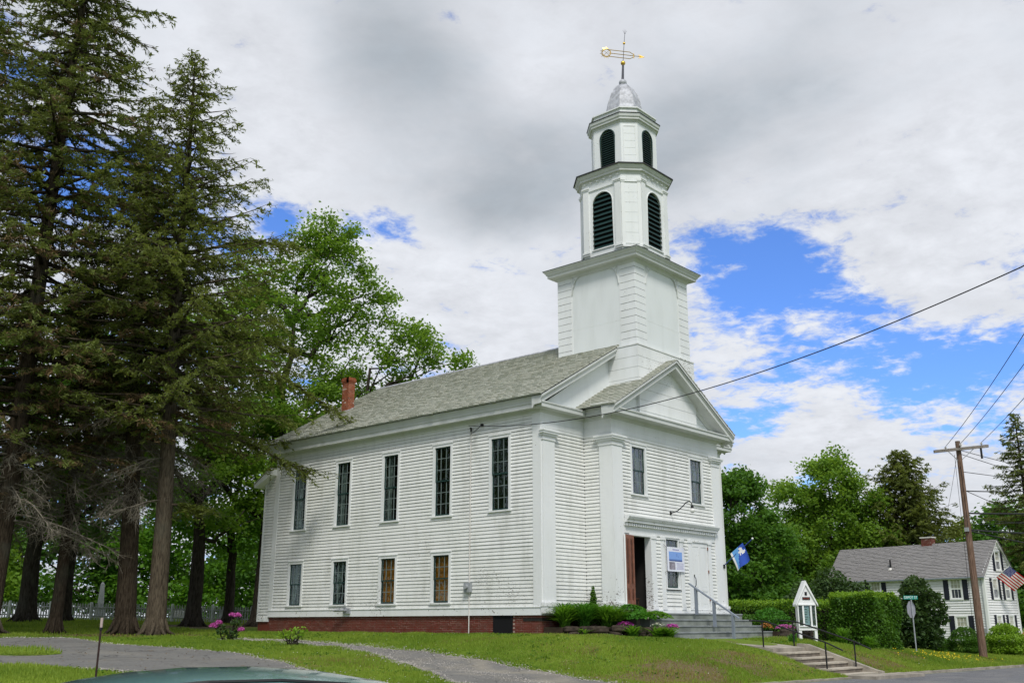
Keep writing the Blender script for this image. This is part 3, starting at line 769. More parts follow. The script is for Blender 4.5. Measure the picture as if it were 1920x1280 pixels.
# ---- roofs
CXR, SL = 6.625, .566
ZR = 7.98+SL*(CXR+.52)
def slates(mb, p0, eave, up, L, Hh, ex, wid):
    """p0: eave corner, eave: unit along eave, up: unit up the slope; rows of separate slates"""
    p0 = np.array(p0, float); e = np.array(eave, float); u = np.array(up, float); n = np.cross(e, u); n /= np.linalg.norm(n)
    if n[2] < 0: n = -n
    rows = int(Hh/ex); 
    for r in range(rows+1):
        v0 = r*ex; v1 = min(Hh, v0+ex*1.35)
        if v1-v0 < .03: continue
        k = int(L/wid)+2; xs_ = -wid*(.5 if r % 2 else 0)+np.arange(k)*wid+rng.normal(0, .012, k)
        a = np.clip(xs_+.004, 0, L); b = np.clip(xs_+wid-.004, 0, L); ok = b-a > .03; a, b = a[ok], b[ok]; m_ = len(a)
        dv = rng.normal(0, .010, m_); h = .050+rng.random(m_)*.022
        V = np.zeros((m_, 8, 3))
        for j, (uu, vv, hh) in enumerate(((a, v0+dv, h), (b, v0+dv, h), (b, v1+0*a, .012+0*a), (a, v1+0*a, .012+0*a), (a, v0+dv, 0*a), (b, v0+dv, 0*a), (b, v1+0*a, 0*a), (a, v1+0*a, 0*a))):
            V[:, j] = p0+uu[:, None]*e+np.broadcast_to(vv, (m_,))[:, None]*u+hh[:, None]*n
        base = np.arange(m_)[:, None, None]*8
        Q = (np.array([(0, 1, 2, 3), (4, 5, 1, 0), (1, 5, 6, 2), (4, 0, 3, 7)])[None]+base).reshape(-1, 4)
        mb.add(V.reshape(-1, 3), Q)
SLN = math.hypot(1, SL); UPL = np.array([1, 0, SL])/SLN; UPR = np.array([-1, 0, SL])/SLN
rf = MB()
ROOFY0, ROOFY1 = -.50, 17.10
for s in (1, -1):
    x0 = CXR-s*(CXR+.52)
    rf.prism([(x0, ROOFY0+.04, 7.975), (CXR, ROOFY0+.04, ZR-.005), (CXR, ROOFY0+.04, ZR-.16), (x0+s*.25, ROOFY0+.04, 7.975)], (0, ROOFY1-ROOFY0-.04, 0))
roof = part('roof', rf, m_roofedge)
sl = MB(); Hs = (CXR+.52)*SLN
slates(sl, (-.56, ROOFY0-.02, 7.965), (0, 1, 0), UPL, ROOFY1-ROOFY0+.04, Hs+.04, .235, .29)
part('slate', sl, m_slate, roof, kind='stuff')
sl = MB(); slates(sl, (XW+.56, ROOFY0-.02, 7.965), (0, 1, 0), UPR, ROOFY1-ROOFY0+.04, Hs+.04, .235, .29); part('slate', sl, m_slate, roof, kind='stuff')
rc = MB(); rc.tube([(CXR, 2.7, ZR+.02), (CXR, ROOFY1, ZR+.02)], .07, 6); part('ridge_cap', rc, m_lead, roof)
# main gable: flush boarded wall and raking cornices
gt = MB(); gt.prism([(.05, -.03, 7.7), (XW-.05, -.03, 7.7), (CXR, -.03, ZR-.3)], (0, .06, 0)); part('gable', gt, m_flush)
def rake(mb, xe, ze, xa, za, y, prof):
    """moulding up a rake: prof = (out along -y, drop square to slope)"""
    mb.rings([[(x, y-o, z-d) for o, d in prof] for x, z in ((xe, ze), (xa, za))])
RPROF = [(.0, .02), (.50, .02), (.50, .10), (.45, .17), (.42, .20), (.42, .34), (.10, .36), (.06, .46), (.0, .5)]
rk = MB(); rake(rk, -.50, 7.965, CXR, ZR-.01, 0, RPROF); rake(rk, XW+.50, 7.965, CXR, ZR-.01, 0, RPROF); part('raking_cornice', rk, m_cornice)
rb_ = MB(); rb_.prism([(0, YB, 7.4), (XW, YB, 7.4), (CXR, YB, ZR-.3)], (0, .06, 0)); rb_.box(.9, XW, YB, YB+.05, 0, 7.4); part('rear_gable', rb_, m_flush)
# porch roof and pediment
PE0, PE1, PZE = 2.05, 11.20, 7.80
PZR = PZE+.566*(CXR-PE0)
pr_ = MB(); PY0 = -2.0
for s, x0 in ((1, PE0), (-1, PE1)): pr_.prism([(x0, PY0, PZE), (CXR, PY0, PZR), (CXR, PY0, PZR-.14), (x0+s*.22, PY0, PZE)], (0, -PY0+.02, 0))
proof = part('porch_roof', pr_, m_roofedge)
sl = MB(); slates(sl, (PE0-.04, PY0-.02, PZE-.01), (0, 1, 0), UPL, -PY0+.01, (CXR-PE0)*SLN+.05, .235, .29); slates(sl, (PE1+.04, PY0-.02, PZE-.01), (0, 1, 0), UPR, -PY0+.01, (PE1-CXR)*SLN+.05, .235, .29)
part('slate', sl, m_slate, proof, kind='stuff')
tp = MB(); tp.prism([(PX0, YP-.02, 7.62), (PX1, YP-.02, 7.62), (CXR, YP-.02, 7.62+.566*(CXR-PX0))], (0, .05, 0)); tym = part('pediment', tp, m_flush)
for k in range(7):
    z = 7.72+k*.36; hw_ = (CXR-PX0)-(z-7.62)/.566-.05
    if hw_ > .2:
        q = MB(); zt = z+.352
        hw2 = max(.02, hw_-.352/.566)
        q.prism([(CXR-hw_, YP-.02, z), (CXR+hw_, YP-.02, z), (CXR+hw2, YP-.02, zt), (CXR-hw2, YP-.02, zt)], (0, -.014, 0)); part('flush_board', q, m_flush, tym)
RP2 = [(.0, .0), (.66, .0), (.66, .09), (.61, .16), (.58, .19), (.58, .33), (.12, .35), (.07, .46), (.02, .50)]
rk = MB(); rake(rk, PE0, PZE-.012, CXR, PZR-.012, YP, RP2); rake(rk, PE1, PZE-.012, CXR, PZR-.012, YP, RP2); part('raking_cornice', rk, m_cornice)
# ---- brick foundation, vent, granite
fb = MB(); fb.box(.048, XW-.06, .048, YB-.06, -1.3, -.005); fb.box(PX0+.06, PX1-.06, YP+.06, .1, -1.3, -.005); found = part('foundation', fb, m_mortar)
bk = MB()
def bricks(mb, F, u0, u1, z0, z1, openings=(), bl=.215, bh=.066, j=.011):
    r = 0; z = z1-bh
    while z > z0:
        u = u0-(bl/2 if r % 2 else 0)
        while u < u1:
            a, b = max(u, u0), min(u+bl-j, u1)
            if b-a > .03 and not any(o[0] < (a+b)/2 < o[1] and o[2] < z+.03 < o[3] for o in openings):
                d = R.uniform(-.006, .006); mb.boxuvn(F, a, b, z, z+bh-j, -.05, .0+d)
            u += bl
        z -= bh; r += 1
FB = ((.04, 0, 0), (0, 1, 0), (-1, 0, 0))
bricks(bk, FB, .04, YB-.04, -1.0, -.004, [(1.42, 2.38, -.66, 1)])
bricks(bk, ((0, .04, 0), (1, 0, 0), (0, -1, 0)), .05, PX0, -.9, -.004); bricks(bk, ((0, YP+.04, 0), (1, 0, 0), (0, -1, 0)), PX0+.05, 4.0, -.9, -.004)
part('brick', bk, m_brick, found, kind='stuff')
vt = MB(); vt.boxuvn(F_SIDE, 1.44, 2.36, -.66, -.03, -.05, -.025)
for a, b, c, d in ((1.42, 1.48, -.68, -.01), (2.32, 2.38, -.68, -.01), (1.48, 2.32, -.68, -.62), (1.48, 2.32, -.07, -.01)): vt.boxuvn(F_SIDE, a, b, c, d, -.05, -.01)
part('vent_hatch', vt, m_black, found)
# ---- fittings on the side wall
mc = MB(); mc.tube([(-.06, 3.56, -.7), (-.06, 3.56, 7.12)], .022, 8); mast = part('conduit', mc, m_porcelain)
mm = MB(); mm.boxuvn(F_SIDE, 3.44, 3.76, .86, 1.22, .03, .17); mm.tube([(-.17, 3.60, 1.06), (-.27, 3.60, 1.06)], .085, 14); part('meter_box', mm, m_meter)
br = MB(); br.boxuvn(F_SIDE, 10.55, 10.95, .12, .34, .05, .14); br.tube([(-.14, 10.75, .25), (-.2, 10.75, .25), (-.26, 11.0, .25)], .05, 8); br.tube([(-.26, 11.0, .25), (-.3, 11.35, .24)], [.065, .05], 10); part('spotlight', br, m_steel)
wh = MB(); wh.tube([(-.06, 3.56, 7.1), (-.10, 3.52, 7.22), (-.2, 3.46, 7.2)], .035, 8)
for k in range(2): wh.tube([(-.16, 3.46+.03*k, 7.2), (-.22, 3.38+.08*k, 6.98-.07*k), (-.22, 3.2, 7.0+.05*k), (-.12, 2.95, 7.25)], .008, 5)
wh.box(-.12, -.02, 2.9, 3.0, 7.22, 7.32); part('service_head', wh, m_wire)
# ---- shallow lean-to across the rear
YL = YB+.86
wg = MB(); wg.boxuvn(F_SIDE, YL-.10, YL, -.2, 6.25, -.05, .035); wg.boxuvn(F_SIDE, YB, YL, -.2, -.02, -.05, .04); wg.box(.06, XW, YL-.06, YL, -.2, 6.2)
wing = part('lean_to', wg, m_trim); clap(F_SIDE, YB+.002, YL-.10, -.02, 6.5, .136, [], m_siding, wing)
wr = MB(); prf = [(YB-.02, 6.86), (YL+.38, 6.18), (YL+.38, 6.06), (YL+.30, 6.02), (YB-.02, 6.56)]
wr.prism([(-.42, y, z) for y, z in prf], (XW+.84, 0, 0)); part('cornice', wr, m_whitebright, wing)
wr2 = MB(); wr2.prism([(-.45, YB-.02, 6.90), (-.45, YL+.42, 6.21), (-.45, YL+.42, 6.185), (-.45, YB-.02, 6.865)], (XW+.9, 0, 0)); part('roof', wr2, m_slate, wing)
wf = MB(); wf.box(.03, XW-.1, YB-.02, YL-.05, -1.2, -.203); part('foundation', wf, m_brick, wing)
# ---- chimney
CHX, CHY = 3.2, 15.35
cz0 = 7.97+SL*(CHX-.35+.52)-.15
ch = MB(); ch.box(CHX-.20, CHX+.20, CHY-.24, CHY+.24, cz0, 11.78); chim = part('chimney', ch, m_mortar, roof.parent)
cb_ = MB()
for (F, u0, u1) in ((((CHX-.205, CHY-.24, 0), (0, 1, 0), (-1, 0, 0)), 0, .48), (((CHX-.20, CHY-.245, 0), (1, 0, 0), (0, -1, 0)), 0, .40)):
    bricks(cb_, F, u0, u1, cz0+.1, 11.5, bl=.165, bh=.07)
for k, (e, z) in enumerate(((.03, 11.5), (.055, 11.57), (.055, 11.64), (.03, 11.71))):
    for i in range(3):
        w = (.40+2*e)/3; cb_.box(CHX-.20-e+i*w, CHX-.20-e+(i+.94)*w, CHY-.24-e, CHY-.08, z, z+.062)
        w = (.48+2*e)/3; cb_.box(CHX-.20-e, CHX-.08, CHY-.24-e+i*w+.002, CHY-.24-e+(i+.94)*w, z, z+.061)
cb_.box(CHX-.14, CHX+.22, CHY-.1, CHY+.27, 11.5, 11.75)
part('brick', cb_, m_chimbrick, chim, kind='stuff')
fl = MB(); fl.prism([(CHX-.235, CHY-.275, cz0+.04), (CHX+.24, CHY-.275, cz0+.30), (CHX+.24, CHY-.275, cz0+.56), (CHX-.235, CHY-.275, cz0+.32)], (0, .55, 0)); part('flashing', fl, m_lead, chim)

# ================================================================== steeple
TX, TY, TA = 6.615, .64, 2.05
tw = MB(); tw.box(TX-TA+.03, TX+TA-.03, TY-TA+.03, TY+TA-.03, 7.5, 14.56); tower = part('tower', tw, m_flush)
tb = MB(); tb.box(TX-TA-.10, TX+TA+.10, TY-TA-.10, TY+TA+.10, 7.6, 10.74); tbase = part('tower_base', tb, m_trim_peel)
tl = MB(); tl.box(TX-TA-.14, TX+TA+.14, TY-TA-.14, TY+TA+.14, 10.74, 10.80); part('ledge', tl, m_trim_peel, tbase)
for k in range(6):
    z = 8.0+k*.455
    q = MB(); q.box(TX-TA-.118, TX+TA+.118, TY-TA-.118, TY-TA-.10, z, z+.437); part('board', q, m_trim_peel, tbase)
    q = MB(); q.box(TX-TA-.118, TX-TA-.10, TY-TA-.10, TY+TA+.118, z, z+.437); part('board', q, m_board, tbase)
FT_L = ((TX-TA, TY-TA, 0), (0, 1, 0), (-1, 0, 0)); FT_F = ((TX-TA, TY-TA, 0), (1, 0, 0), (0, -1, 0)); FT_R = ((TX+TA, TY-TA, 0), (0, 1, 0), (1, 0, 0)); FT_B = ((TX-TA, TY+TA, 0), (1, 0, 0), (0, 1, 0))
nb = 12
for F in (FT_L, FT_F, FT_R, FT_B):
    for k in range(nb):
        z = 10.80+k*3.72/nb; zt = z+3.72/nb-.022
        for u0, u1 in ((-.012, .74), (2*TA-.74, 2*TA+.012)):
            q = MB(); j = R.uniform(-.004, .004); q.boxuvn(F, u0, u1, z, zt, -.02, .022+j); part('board', q, m_board, tower)
    pn = MB(); pn.boxuvn(F, .74, 2*TA-.74, 10.80, 14.5, -.03, -.006); panel = part('panel', pn, m_flush, tower)
    sb_ = MB(); sb_.boxuvn(F, .74, 2*TA-.74, 11.98, 11.99, -.02, -.003); sb_.boxuvn(F, .74, .79, 10.8, 14.5, -.02, .012); sb_.boxuvn(F, 2*TA-.79, 2*TA-.74, 10.8, 14.5, -.02, .012); part('trim', sb_, m_trim, panel)
    for sgn, uc in ((1, .79), (-1, 2*TA-.79)):   # pierced corner brackets under the cornice
        poly = [(0, 14.5), (0, 13.62)]+[(.02+.62*(1-math.cos(t)), 13.62+.80*math.sin(t)+.03*abs(math.sin(t*5))) for t in np.linspace(0, math.pi/2, 13)]+[(.66, 14.5)]
        q = MB(); q.prism([frame_pt(F, uc+sgn*a, z, .0) for a, z in poly], np.array(F[2], float)*.03)
        bo = part('bracket', q, m_board, tower)
        q = MB()
        for t in (.35, .8, 1.2):
            q.prism([frame_pt(F, uc+sgn*a, z, .028) for a, z in ((0.02, 14.42), (.06+.52*(1-math.cos(t)), 13.70+.70*math.sin(t)), (.10+.52*(1-math.cos(t)), 13.74+.70*math.sin(t)), (.06, 14.44))], np.array(F[2], float)*.016)
        q.tube([frame_pt(F, uc+sgn*a, z, .035) for a, z in poly[1:-1]], .022, 5); part('moulding', q, m_cornice, bo)
def sq(a, z, cx=TX, cy=TY): return [(cx-a, cy-a, z), (cx+a, cy-a, z), (cx+a, cy+a, z), (cx-a, cy+a, z)]
tc = MB(); tc.rings([sq(TA+o, z) for o, z in ((.02, 14.38), (.06, 14.46), (.10, 14.54), (.34, 14.555), (.34, 14.66), (.38, 14.68), (.40, 14.74), (.49, 14.84), (.49, 14.87))]); part('cornice', tc, m_cornice, tower)
tr_ = MB(); tr_.rings([sq(TA+.51, 14.87), sq(TA+.51, 14.885), sq(1.5, 15.12)]); part('roof_skirt', tr_, m_roofedge, tower)
BX, BY = 6.66, .47
def octa(r, c, z, o=0.0, cx=BX, cy=BY):
    r2, c2 = r+o, c+.586*o
    P_ = [(r2, -(r2-c2)), (r2, r2-c2), (r2-c2, r2), (-(r2-c2), r2), (-r2, r2-c2), (-r2, -(r2-c2)), (-(r2-c2), -r2), (r2-c2, -r2)]
    return [(cx+x, cy+y, z) for x, y in P_]
def stage(r, c, z0, z1, pil, ow, oz0, oz1, nsl, corn, cx, cy, name, slat_m, framed):
    core = MB(); core.rings([octa(r-.12, c, z0, cx=cx, cy=cy), octa(r-.12, c, z1, cx=cx, cy=cy)]); st_ = part(name, core, m_black)
    he = r-c; k_ = ow/2
    dirs = [((cx-r, cy, 0), (0, 1, 0), (-1, 0, 0)), ((cx, cy-r, 0), (1, 0, 0), (0, -1, 0)), ((cx+r, cy, 0), (0, 1, 0), (1, 0, 0)), ((cx, cy+r, 0), (1, 0, 0), (0, 1, 0))]
    za = oz1-k_       # springing of the arch
    for fi, F in enumerate(dirs):
        w_ = MB()
        w_.boxuvn(F, -he, -k_, z0, z1, -.10, 0); w_.boxuvn(F, k_, he, z0, z1, -.10, 0); w_.boxuvn(F, -k_, k_, z0, oz0, -.10, 0)
        arch = [(-k_*math.cos(t), za+k_*math.sin(t)) for t in np.linspace(0, math.pi, 19)]
        for (a, za_), (b, zb_) in zip(arch[:-1], arch[1:]):
            w_.prism([frame_pt(F, a, za_, -.10), frame_pt(F, b, zb_, -.10), frame_pt(F, b, z1, -.10), frame_pt(F, a, z1, -.10)], np.array(F[2], float)*.10)
        part('wall', w_, m_board, st_)
        fr = MB()
        path = [(-k_, oz0)]+arch+[(k_, oz0)]
        fr.tube([frame_pt(F, a, z, .0) for a, z in path], .028 if not framed else .035, 6); fr.boxuvn(F, -k_-.05, k_+.05, oz0-.05, oz0, -.05, .05)
        part('louver_frame', fr, slat_m if framed else m_trim, st_)
        for j in range(nsl):
            z = oz0+.02+(oz1-oz0-.05)*j/nsl
            hw_ = k_-.01 if z+.05 < za else math.sqrt(max(0, k_**2-(z+.05-za)**2))-.01
            if hw_ < .08: continue
            sp_ = (oz1-oz0)/nsl
            q = MB(); V = [frame_pt(F, s*hw_, z+dz, n) for s in (-1, 1) for dz, n in ((0, -.005), (.022, -.005), (sp_*.62+.022, -.10), (sp_*.62, -.10))]
            q.add(V, [(0, 1, 2, 3), (4, 7, 6, 5), (0, 4, 5, 1), (1, 5, 6, 2), (2, 6, 7, 3), (3, 7, 4, 0)]); part('slat', q, slat_m, st_)
        if pil:
            for s in (-1, 1):
                u = s*(he-pil/2-.02)
                q = MB(); q.boxuvn(F, u-pil/2, u+pil/2, z0+.62, z1-.42, 0, .06)
                q.boxuvn(F, u-pil/2-.03, u+pil/2+.03, z1-.42, z1-.36, 0, .09); q.boxuvn(F, u-pil/2-.05, u+pil/2+.05, z1-.36, z1-.30, 0, .115)
                q.boxuvn(F, u-pil/2-.04, u+pil/2+.04, z0+.54, z0+.62, 0, .11); q.boxuvn(F, u-pil/2-.02, u+pil/2+.02, z0+.46, z0+.54, 0, .08); part('pilaster', q, m_trim, st_)
    # diagonal faces, boarded with a framed panel
    for sx, sy in ((-1, -1), (1, -1), (-1, 1), (1, 1)):
        n = np.array([sx, sy, 0])/math.sqrt(2); u = np.array([-n[1], n[0], 0]); mid = np.array([cx+sx*(r-c/2), cy+sy*(r-c/2), 0]); F = (mid, u, n); hd = c/math.sqrt(2)
        q = MB(); q.boxuvn(F, -hd, hd, z0, z1, -.10, -.002); wl = part('wall', q, m_board, st_)
        za_, zb_ = (z0+.66, z1-.5) if pil else (z0+.32, z1-.45); nbd = 6 if pil else 5
        for j in range(nbd):
            z = za_+(zb_-za_)*j/nbd; q = MB(); q.boxuvn(F, -hd*.66, hd*.66, z, z+(zb_-za_)/nbd-.012, -.02, .012); part('board', q, m_board, st_)
        q = MB()
        for a, b, z_, t_ in ((-hd*.72, -hd*.66, za_-.04, zb_+.04), (hd*.66, hd*.72, za_-.04, zb_+.04), (-hd*.66, hd*.66, zb_, zb_+.04), (-hd*.66, hd*.66, za_-.04, za_)): q.boxuvn(F, a, b, z_, t_, -.02, .026)
        if pil:
            q.boxuvn(F, -hd, hd, z0+.46, z0+.56, -.02, .07)
            for s in (-1, 1): q.boxuvn(F, s*hd*.86-.07, s*hd*.86+.07, z0+.56, z1-.42, -.02, .03); q.boxuvn(F, s*hd*.86-.1, s*hd*.86+.1, z1-.42, z1-.30, -.02, .07)
        part('panel_frame', q, m_trim, st_)
    cm = MB(); cm.rings([octa(r, c, z, o, cx, cy) for o, z in corn[:-1]]); part('cornice', cm, m_cornice, st_)
    return st_
Z1A, Z1B = 14.95, 18.95
s1 = stage(1.65, .61, Z1A, Z1B, .30, 1.12, 15.62, 18.30, 12, [(.02, 18.82), (.06, 18.9), (.08, 18.96), (.17, 18.975), (.17, 19.06), (.20, 19.08), (.27, 19.20), (.28, 19.23), (0, 0)], BX, BY, 'belfry', m_louver, False)
en1 = MB(); en1.rings([octa(1.65, .61, z, o) for o, z in ((.0, 18.46), (.05, 18.47), (.05, 18.56), (.03, 18.57), (.03, 18.84))]); part('frieze', en1, m_board, s1)
for k_, (F, he) in enumerate(((((BX-1.65, BY, 0), (0, 1, 0), (-1, 0, 0)), 1.04), (((BX, BY-1.65, 0), (1, 0, 0), (0, -1, 0)), 1.04))):
    for j in range(6):
        u = -he+.12+j*(2*he-.24)/5; q = MB(); q.boxuvn(F, u-.05, u+.05, 18.83, 18.855, .03, .12); part('mutule', q, m_trim, s1)
rs = MB(); rs.rings([octa(1.65, .61, 19.23, .33), octa(1.65, .61, 19.285, .33), octa(1.3, .55, 19.40, .02)]); part('roof_skirt', rs, m_roofedge, s1)
BX2, BY2 = 6.68, .36
s2 = stage(1.30, .55, 19.30, 21.85, 0, .80, 19.52, 21.45, 17, [(.02, 21.62), (.06, 21.70), (.13, 21.72), (.13, 21.80), (.17, 21.84), (.19, 21.95), (.19, 21.98), (0, 0)], BX2, BY2, 'lantern', m_sash, True)
rs = MB(); rs.rings([octa(1.30, .55, 21.98, .215, BX2, BY2), octa(1.30, .55, 22.015, .215, BX2, BY2), octa(1.30, .55, 22.10, .02, BX2, BY2)]); part('roof_skirt', rs, m_roofedge, s2)
rs = MB(); rs.rings([octa(1.30, .55, 22.02, -.02, BX2, BY2), octa(1.30, .55, 22.30, -.02, BX2, BY2), octa(1.30, .55, 22.32, .05, BX2, BY2), octa(1.30, .55, 22.38, .05, BX2, BY2), octa(1.0, .43, 22.46, 0, BX2, BY2)]); part('parapet', rs, m_trim, s2)
DX, DY = 6.74, .33
dm_ = MB()
prof = [(1.02, 22.40), (.93, 22.55), (.86, 22.72), (.815, 22.95), (.78, 23.2), (.72, 23.48), (.63, 23.75), (.50, 24.0), (.36, 24.18), (.2, 24.3), (.12, 24.34)]
ring8 = lambda r, z: [(DX+r*math.cos(rad(22.5+45*i))/.96, DY+r*math.sin(rad(22.5+45*i))/.96, z) for i in range(8)]
dm_.rings([ring8(r, z) for r, z in prof]); dome = part('dome', dm_, m_lead)
sm = MB()
for i in range(8): sm.tube([np.array(ring8(r, z)[i]) for r, z in prof], .016, 4)
part('seam', sm, m_lead, dome)
q = MB(); q.ball((DX, DY, 24.45), .19, 16, 9); part('ball', q, m_lead, dome, smooth=True)
vx, vy = DX+.03, DY-.03
vp = MB(); vp.tube([(DX, DY, 24.6), (vx, vy, 25.45)], [.065, .05], 8); vane = part('weathervane', vp, m_leaddark)
q = MB(); q.ball((vx, vy, 25.52), .115, 14, 8); part('ball', q, m_gold, vane, smooth=True)
q = MB(); q.ball((vx+.06, vy-.06, 26.6), .062, 12, 7); part('ball', q, m_gold, vane, smooth=True)
sp_ = MB(); sp_.tube([(vx, vy, 25.5), (vx+.06, vy-.06, 26.6), (vx+.10, vy-.10, 27.15)], [.016, .014, .012], 6)
for dx in (-.10, -.04, .05, .11): sp_.tube([(vx+.10, vy-.10, 27.1), (vx+.10+dx*.66, vy-.10-dx*.75, 27.42-abs(dx))], [.010, .004], 4)
part('spire_rod', sp_, m_leaddark, vane)
vd = np.array([.66, -.75, 0]); vo = np.array([vx+.03, vy-.03, 0])
vpt = lambda s, z: tuple(vo+vd*s+np.array([0, 0, z-s*.13]))
ar = MB()
for dz in (.18, .0, -.18): ar.tube([vpt(-.72, 25.98+dz), vpt(.30, 25.98+dz), vpt(.52, 25.98+dz*.25)], .018, 5)
ar.tube([vpt(.45, 25.98), vpt(.85, 25.98)], .016, 5)
for s in (-1, 1): ar.prism([vpt(.80, 25.98), vpt(.70, 25.98+s*.10), vpt(1.02, 25.98)], (.012, .012, 0)); ar.tube([vpt(.46, 25.98), vpt(.50, 25.98+s*.14)], .014, 4)
sc_ = np.array(vpt(-.82, 25.98)); ring = [sc_+vd*.2*math.cos(t)+np.array([0, 0, .2*math.sin(t)]) for t in np.linspace(0, 2*math.pi, 25)]
ar.tube(ring, .024, 6, False)
ar.tube([sc_+vd*.15+np.array([0, 0, .15]), sc_-vd*.15-np.array([0, 0, .15])], .01, 4); ar.tube([sc_-vd*.15+np.array([0, 0, .15]), sc_+vd*.15-np.array([0, 0, .15])], .01, 4)
for i in range(14):
    t = math.pi*.42+math.pi*1.16*i/13; dr = vd*math.cos(t)+np.array([0, 0, math.sin(t)]); ar.tube([sc_+dr*.21, sc_+dr*(.33 if i % 2 else .29)], [.026, .004], 4)
part('arrow', ar, m_gold, vane)
BOARDS.sort(key=lambda b: -b[0])
rest = {}
for k, (_, V, Qd, m, par, nm) in enumerate(BOARDS):
    mb = MB() if k < 295 else rest.setdefault(par.name, (par, m, MB()))[2]
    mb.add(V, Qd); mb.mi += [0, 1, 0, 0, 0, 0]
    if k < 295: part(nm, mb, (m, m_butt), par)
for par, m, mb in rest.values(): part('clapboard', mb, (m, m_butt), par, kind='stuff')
# ================================================================== church steps, rail, sign, flag
es = thing('entrance_steps', (7, -2.5, -.8), 'wide grey green entrance steps before the church doors', 'steps')
SX0, SX1 = 3.30, 10.95
for k, (zt, yf) in enumerate(((.10, -2.00), (-.13, -2.42), (-.36, -2.84), (-.59, -3.26), (-.80, -3.68))):
    x0, x1 = SX0+.0*k, SX1+.06*k
    b = MB(); b.box(x0, x1, yf+.03, (YP+.03 if k == 0 else yf+.50), zt-.30 if k < 4 else -1.3, zt-.045)
    s = part('step', b, m_stone_step, es)
    w = (x1-x0)/5
    for i in range(5):
        q = MB(); q.box(x0+i*w+.004, x0+(i+1)*w-.004, yf, (YP+.02 if k == 0 else yf+.46), zt-.045, zt+R.uniform(-.004, .004)); part('tread', q, m_tread, s)
b = MB(); b.box(3.05, 3.95, -2.0, YP-.06, -.9, .20); part('threshold_block', b, m_concrete, es)
b = MB(); b.box(3.32, 10.9, -3.2, YP+.02, -1.3, -.66); part('core', b, m_stone_step, es)
hr = thing('handrail', (7, -2.9, -.8), 'grey metal handrail down the middle of the entrance steps', 'handrail')
for x, y, z0, z1 in ((6.93, -2.2, .10, 1.05), (7.0, -2.95, -.37, .55), (7.05, -3.72, -.95, .02)):
    b = MB(); b.box(x-.05, x+.05, y-.05, y+.05, z0-.05, z1); part('post', b, m_railgrey, hr)
b = MB(); A_, B_ = np.array((6.9, -1.93, 1.24)), np.array((7.07, -3.98, -.10))
b.rings([[p+np.array(o) for o in ((-.055, 0, -.03), (.055, 0, -.03), (.055, 0, .03), (-.055, 0, .03))] for p in (A_, B_)]); part('rail', b, m_railgrey, hr)
# poster hung over the window
po = thing('poster', (6.75, YP-.1, 1.72), 'white poster with blue picture hung over the window between the doors', 'poster')
m_poster = plain('poster_sheet', (.74, .76, .84), .5, .03); m_pblue = None
b = MB(); b.boxuvn(F_FRONT, 6.12, 7.38, 1.72, 2.68, .095, .112); part('sheet', b, m_poster, po)
def gradmat(name, lo, hi, z0, z1):
    m, t, out = mat(name); s_ = N(t, 'ShaderNodeSeparateXYZ', inp={0: pos(t)})
    col = MIX(t, SMOOTH(t, s_.outputs[2], z0, z1), lo, hi)
    bs = N(t, 'ShaderNodeBsdfPrincipled', inp={'Base Color': col, 'Roughness': .4}); t.links.new(bs.outputs[0], out.inputs[0]); return m
q = MB(); q.boxuvn(F_FRONT, 6.24, 7.22, 2.12, 2.50, .111, .1135); part('picture', q, gradmat('printed_sea_and_sky', (.02, .05, .22), (.20, .36, .75), 2.12, 2.24), po)
q = MB(); q.boxuvn(F_FRONT, 6.24, 6.68, 1.79, 2.09, .111, .1135); part('picture', q, plain('printed_photo', (.25, .23, .27), .5, .6, 9), po)
q = MB(); q.boxuvn(F_FRONT, 6.82, 6.84, 2.30, 2.42, .1135, .1145); q.boxuvn(F_FRONT, 6.80, 6.86, 2.41, 2.42, .1135, .1145); q.boxuvn(F_FRONT, 6.92, 6.96, 2.30, 2.32, .1135, .1145); part('print', q, plain('dark_blue_print', (.03, .06, .25), .5), po)
q = MB()
for j in range(6):
    u = 6.76+R.uniform(0, .06); z = 2.04-j*.045
    while u < 7.28:
        w = R.uniform(.03, .09); q.boxuvn(F_FRONT, u, min(u+w, 7.30), z, z+.016, .111, .1135); u += w+.018
u = 6.52
while u < 6.95:
    w = R.uniform(.03, .07); q.boxuvn(F_FRONT, u, u+w, 2.56, 2.60, .111, .1135); u += w+.012
part('print', q, plain('violet_print', (.20, .18, .42), .5), po)
for (u0, z0, u1, z1) in ((6.12, 2.64, 5.9, 2.76), (7.38, 2.64, 7.46, 2.70), (6.12, 1.74, 5.95, 1.66), (7.38, 1.74, 7.50, 1.66)):
    q = MB(); q.tube([frame_pt(F_FRONT, u0, z0, .1), frame_pt(F_FRONT, u1, z1, .09)], .008, 4); part('cord', q, m_iron, po)
# flags
def cloth(name, parent, O, e1, e2, n1_, n2_, fold, colour, mats):
    """woven flag: e1 along the hoist, e2 along the fly; colour(i, j) picks the dyed material"""
    O, e1, e2 = (np.array(v, float) for v in (O, e1, e2)); nn = np.cross(e1, e2); nn /= np.linalg.norm(nn)
    me = bpy.data.meshes.new(name); V = []; Fc = []
    for i in range(n1_+1):
        for j in range(n2_+1):
            s, t = i/n1_, j/n2_; V.append(O+e1*s+e2*t+nn*fold(s, t)+np.array([0, 0, -.10*t*t*np.linalg.norm(e2)])-np.array(worldloc(parent)))
    for i in range(n1_):
        for j in range(n2_): a = i*(n2_+1)+j; Fc.append((a, a+1, a+n2_+2, a+n2_+1))
    me.from_pydata([tuple(v) for v in V], [], Fc)
    for m_ in mats: me.materials.append(m_)
    for k, p_ in enumerate(me.polygons): p_.material_index = colour(k//n2_, k % n2_); p_.use_smooth = True
    o = bpy.data.objects.new(name, me); link(o, parent); return o
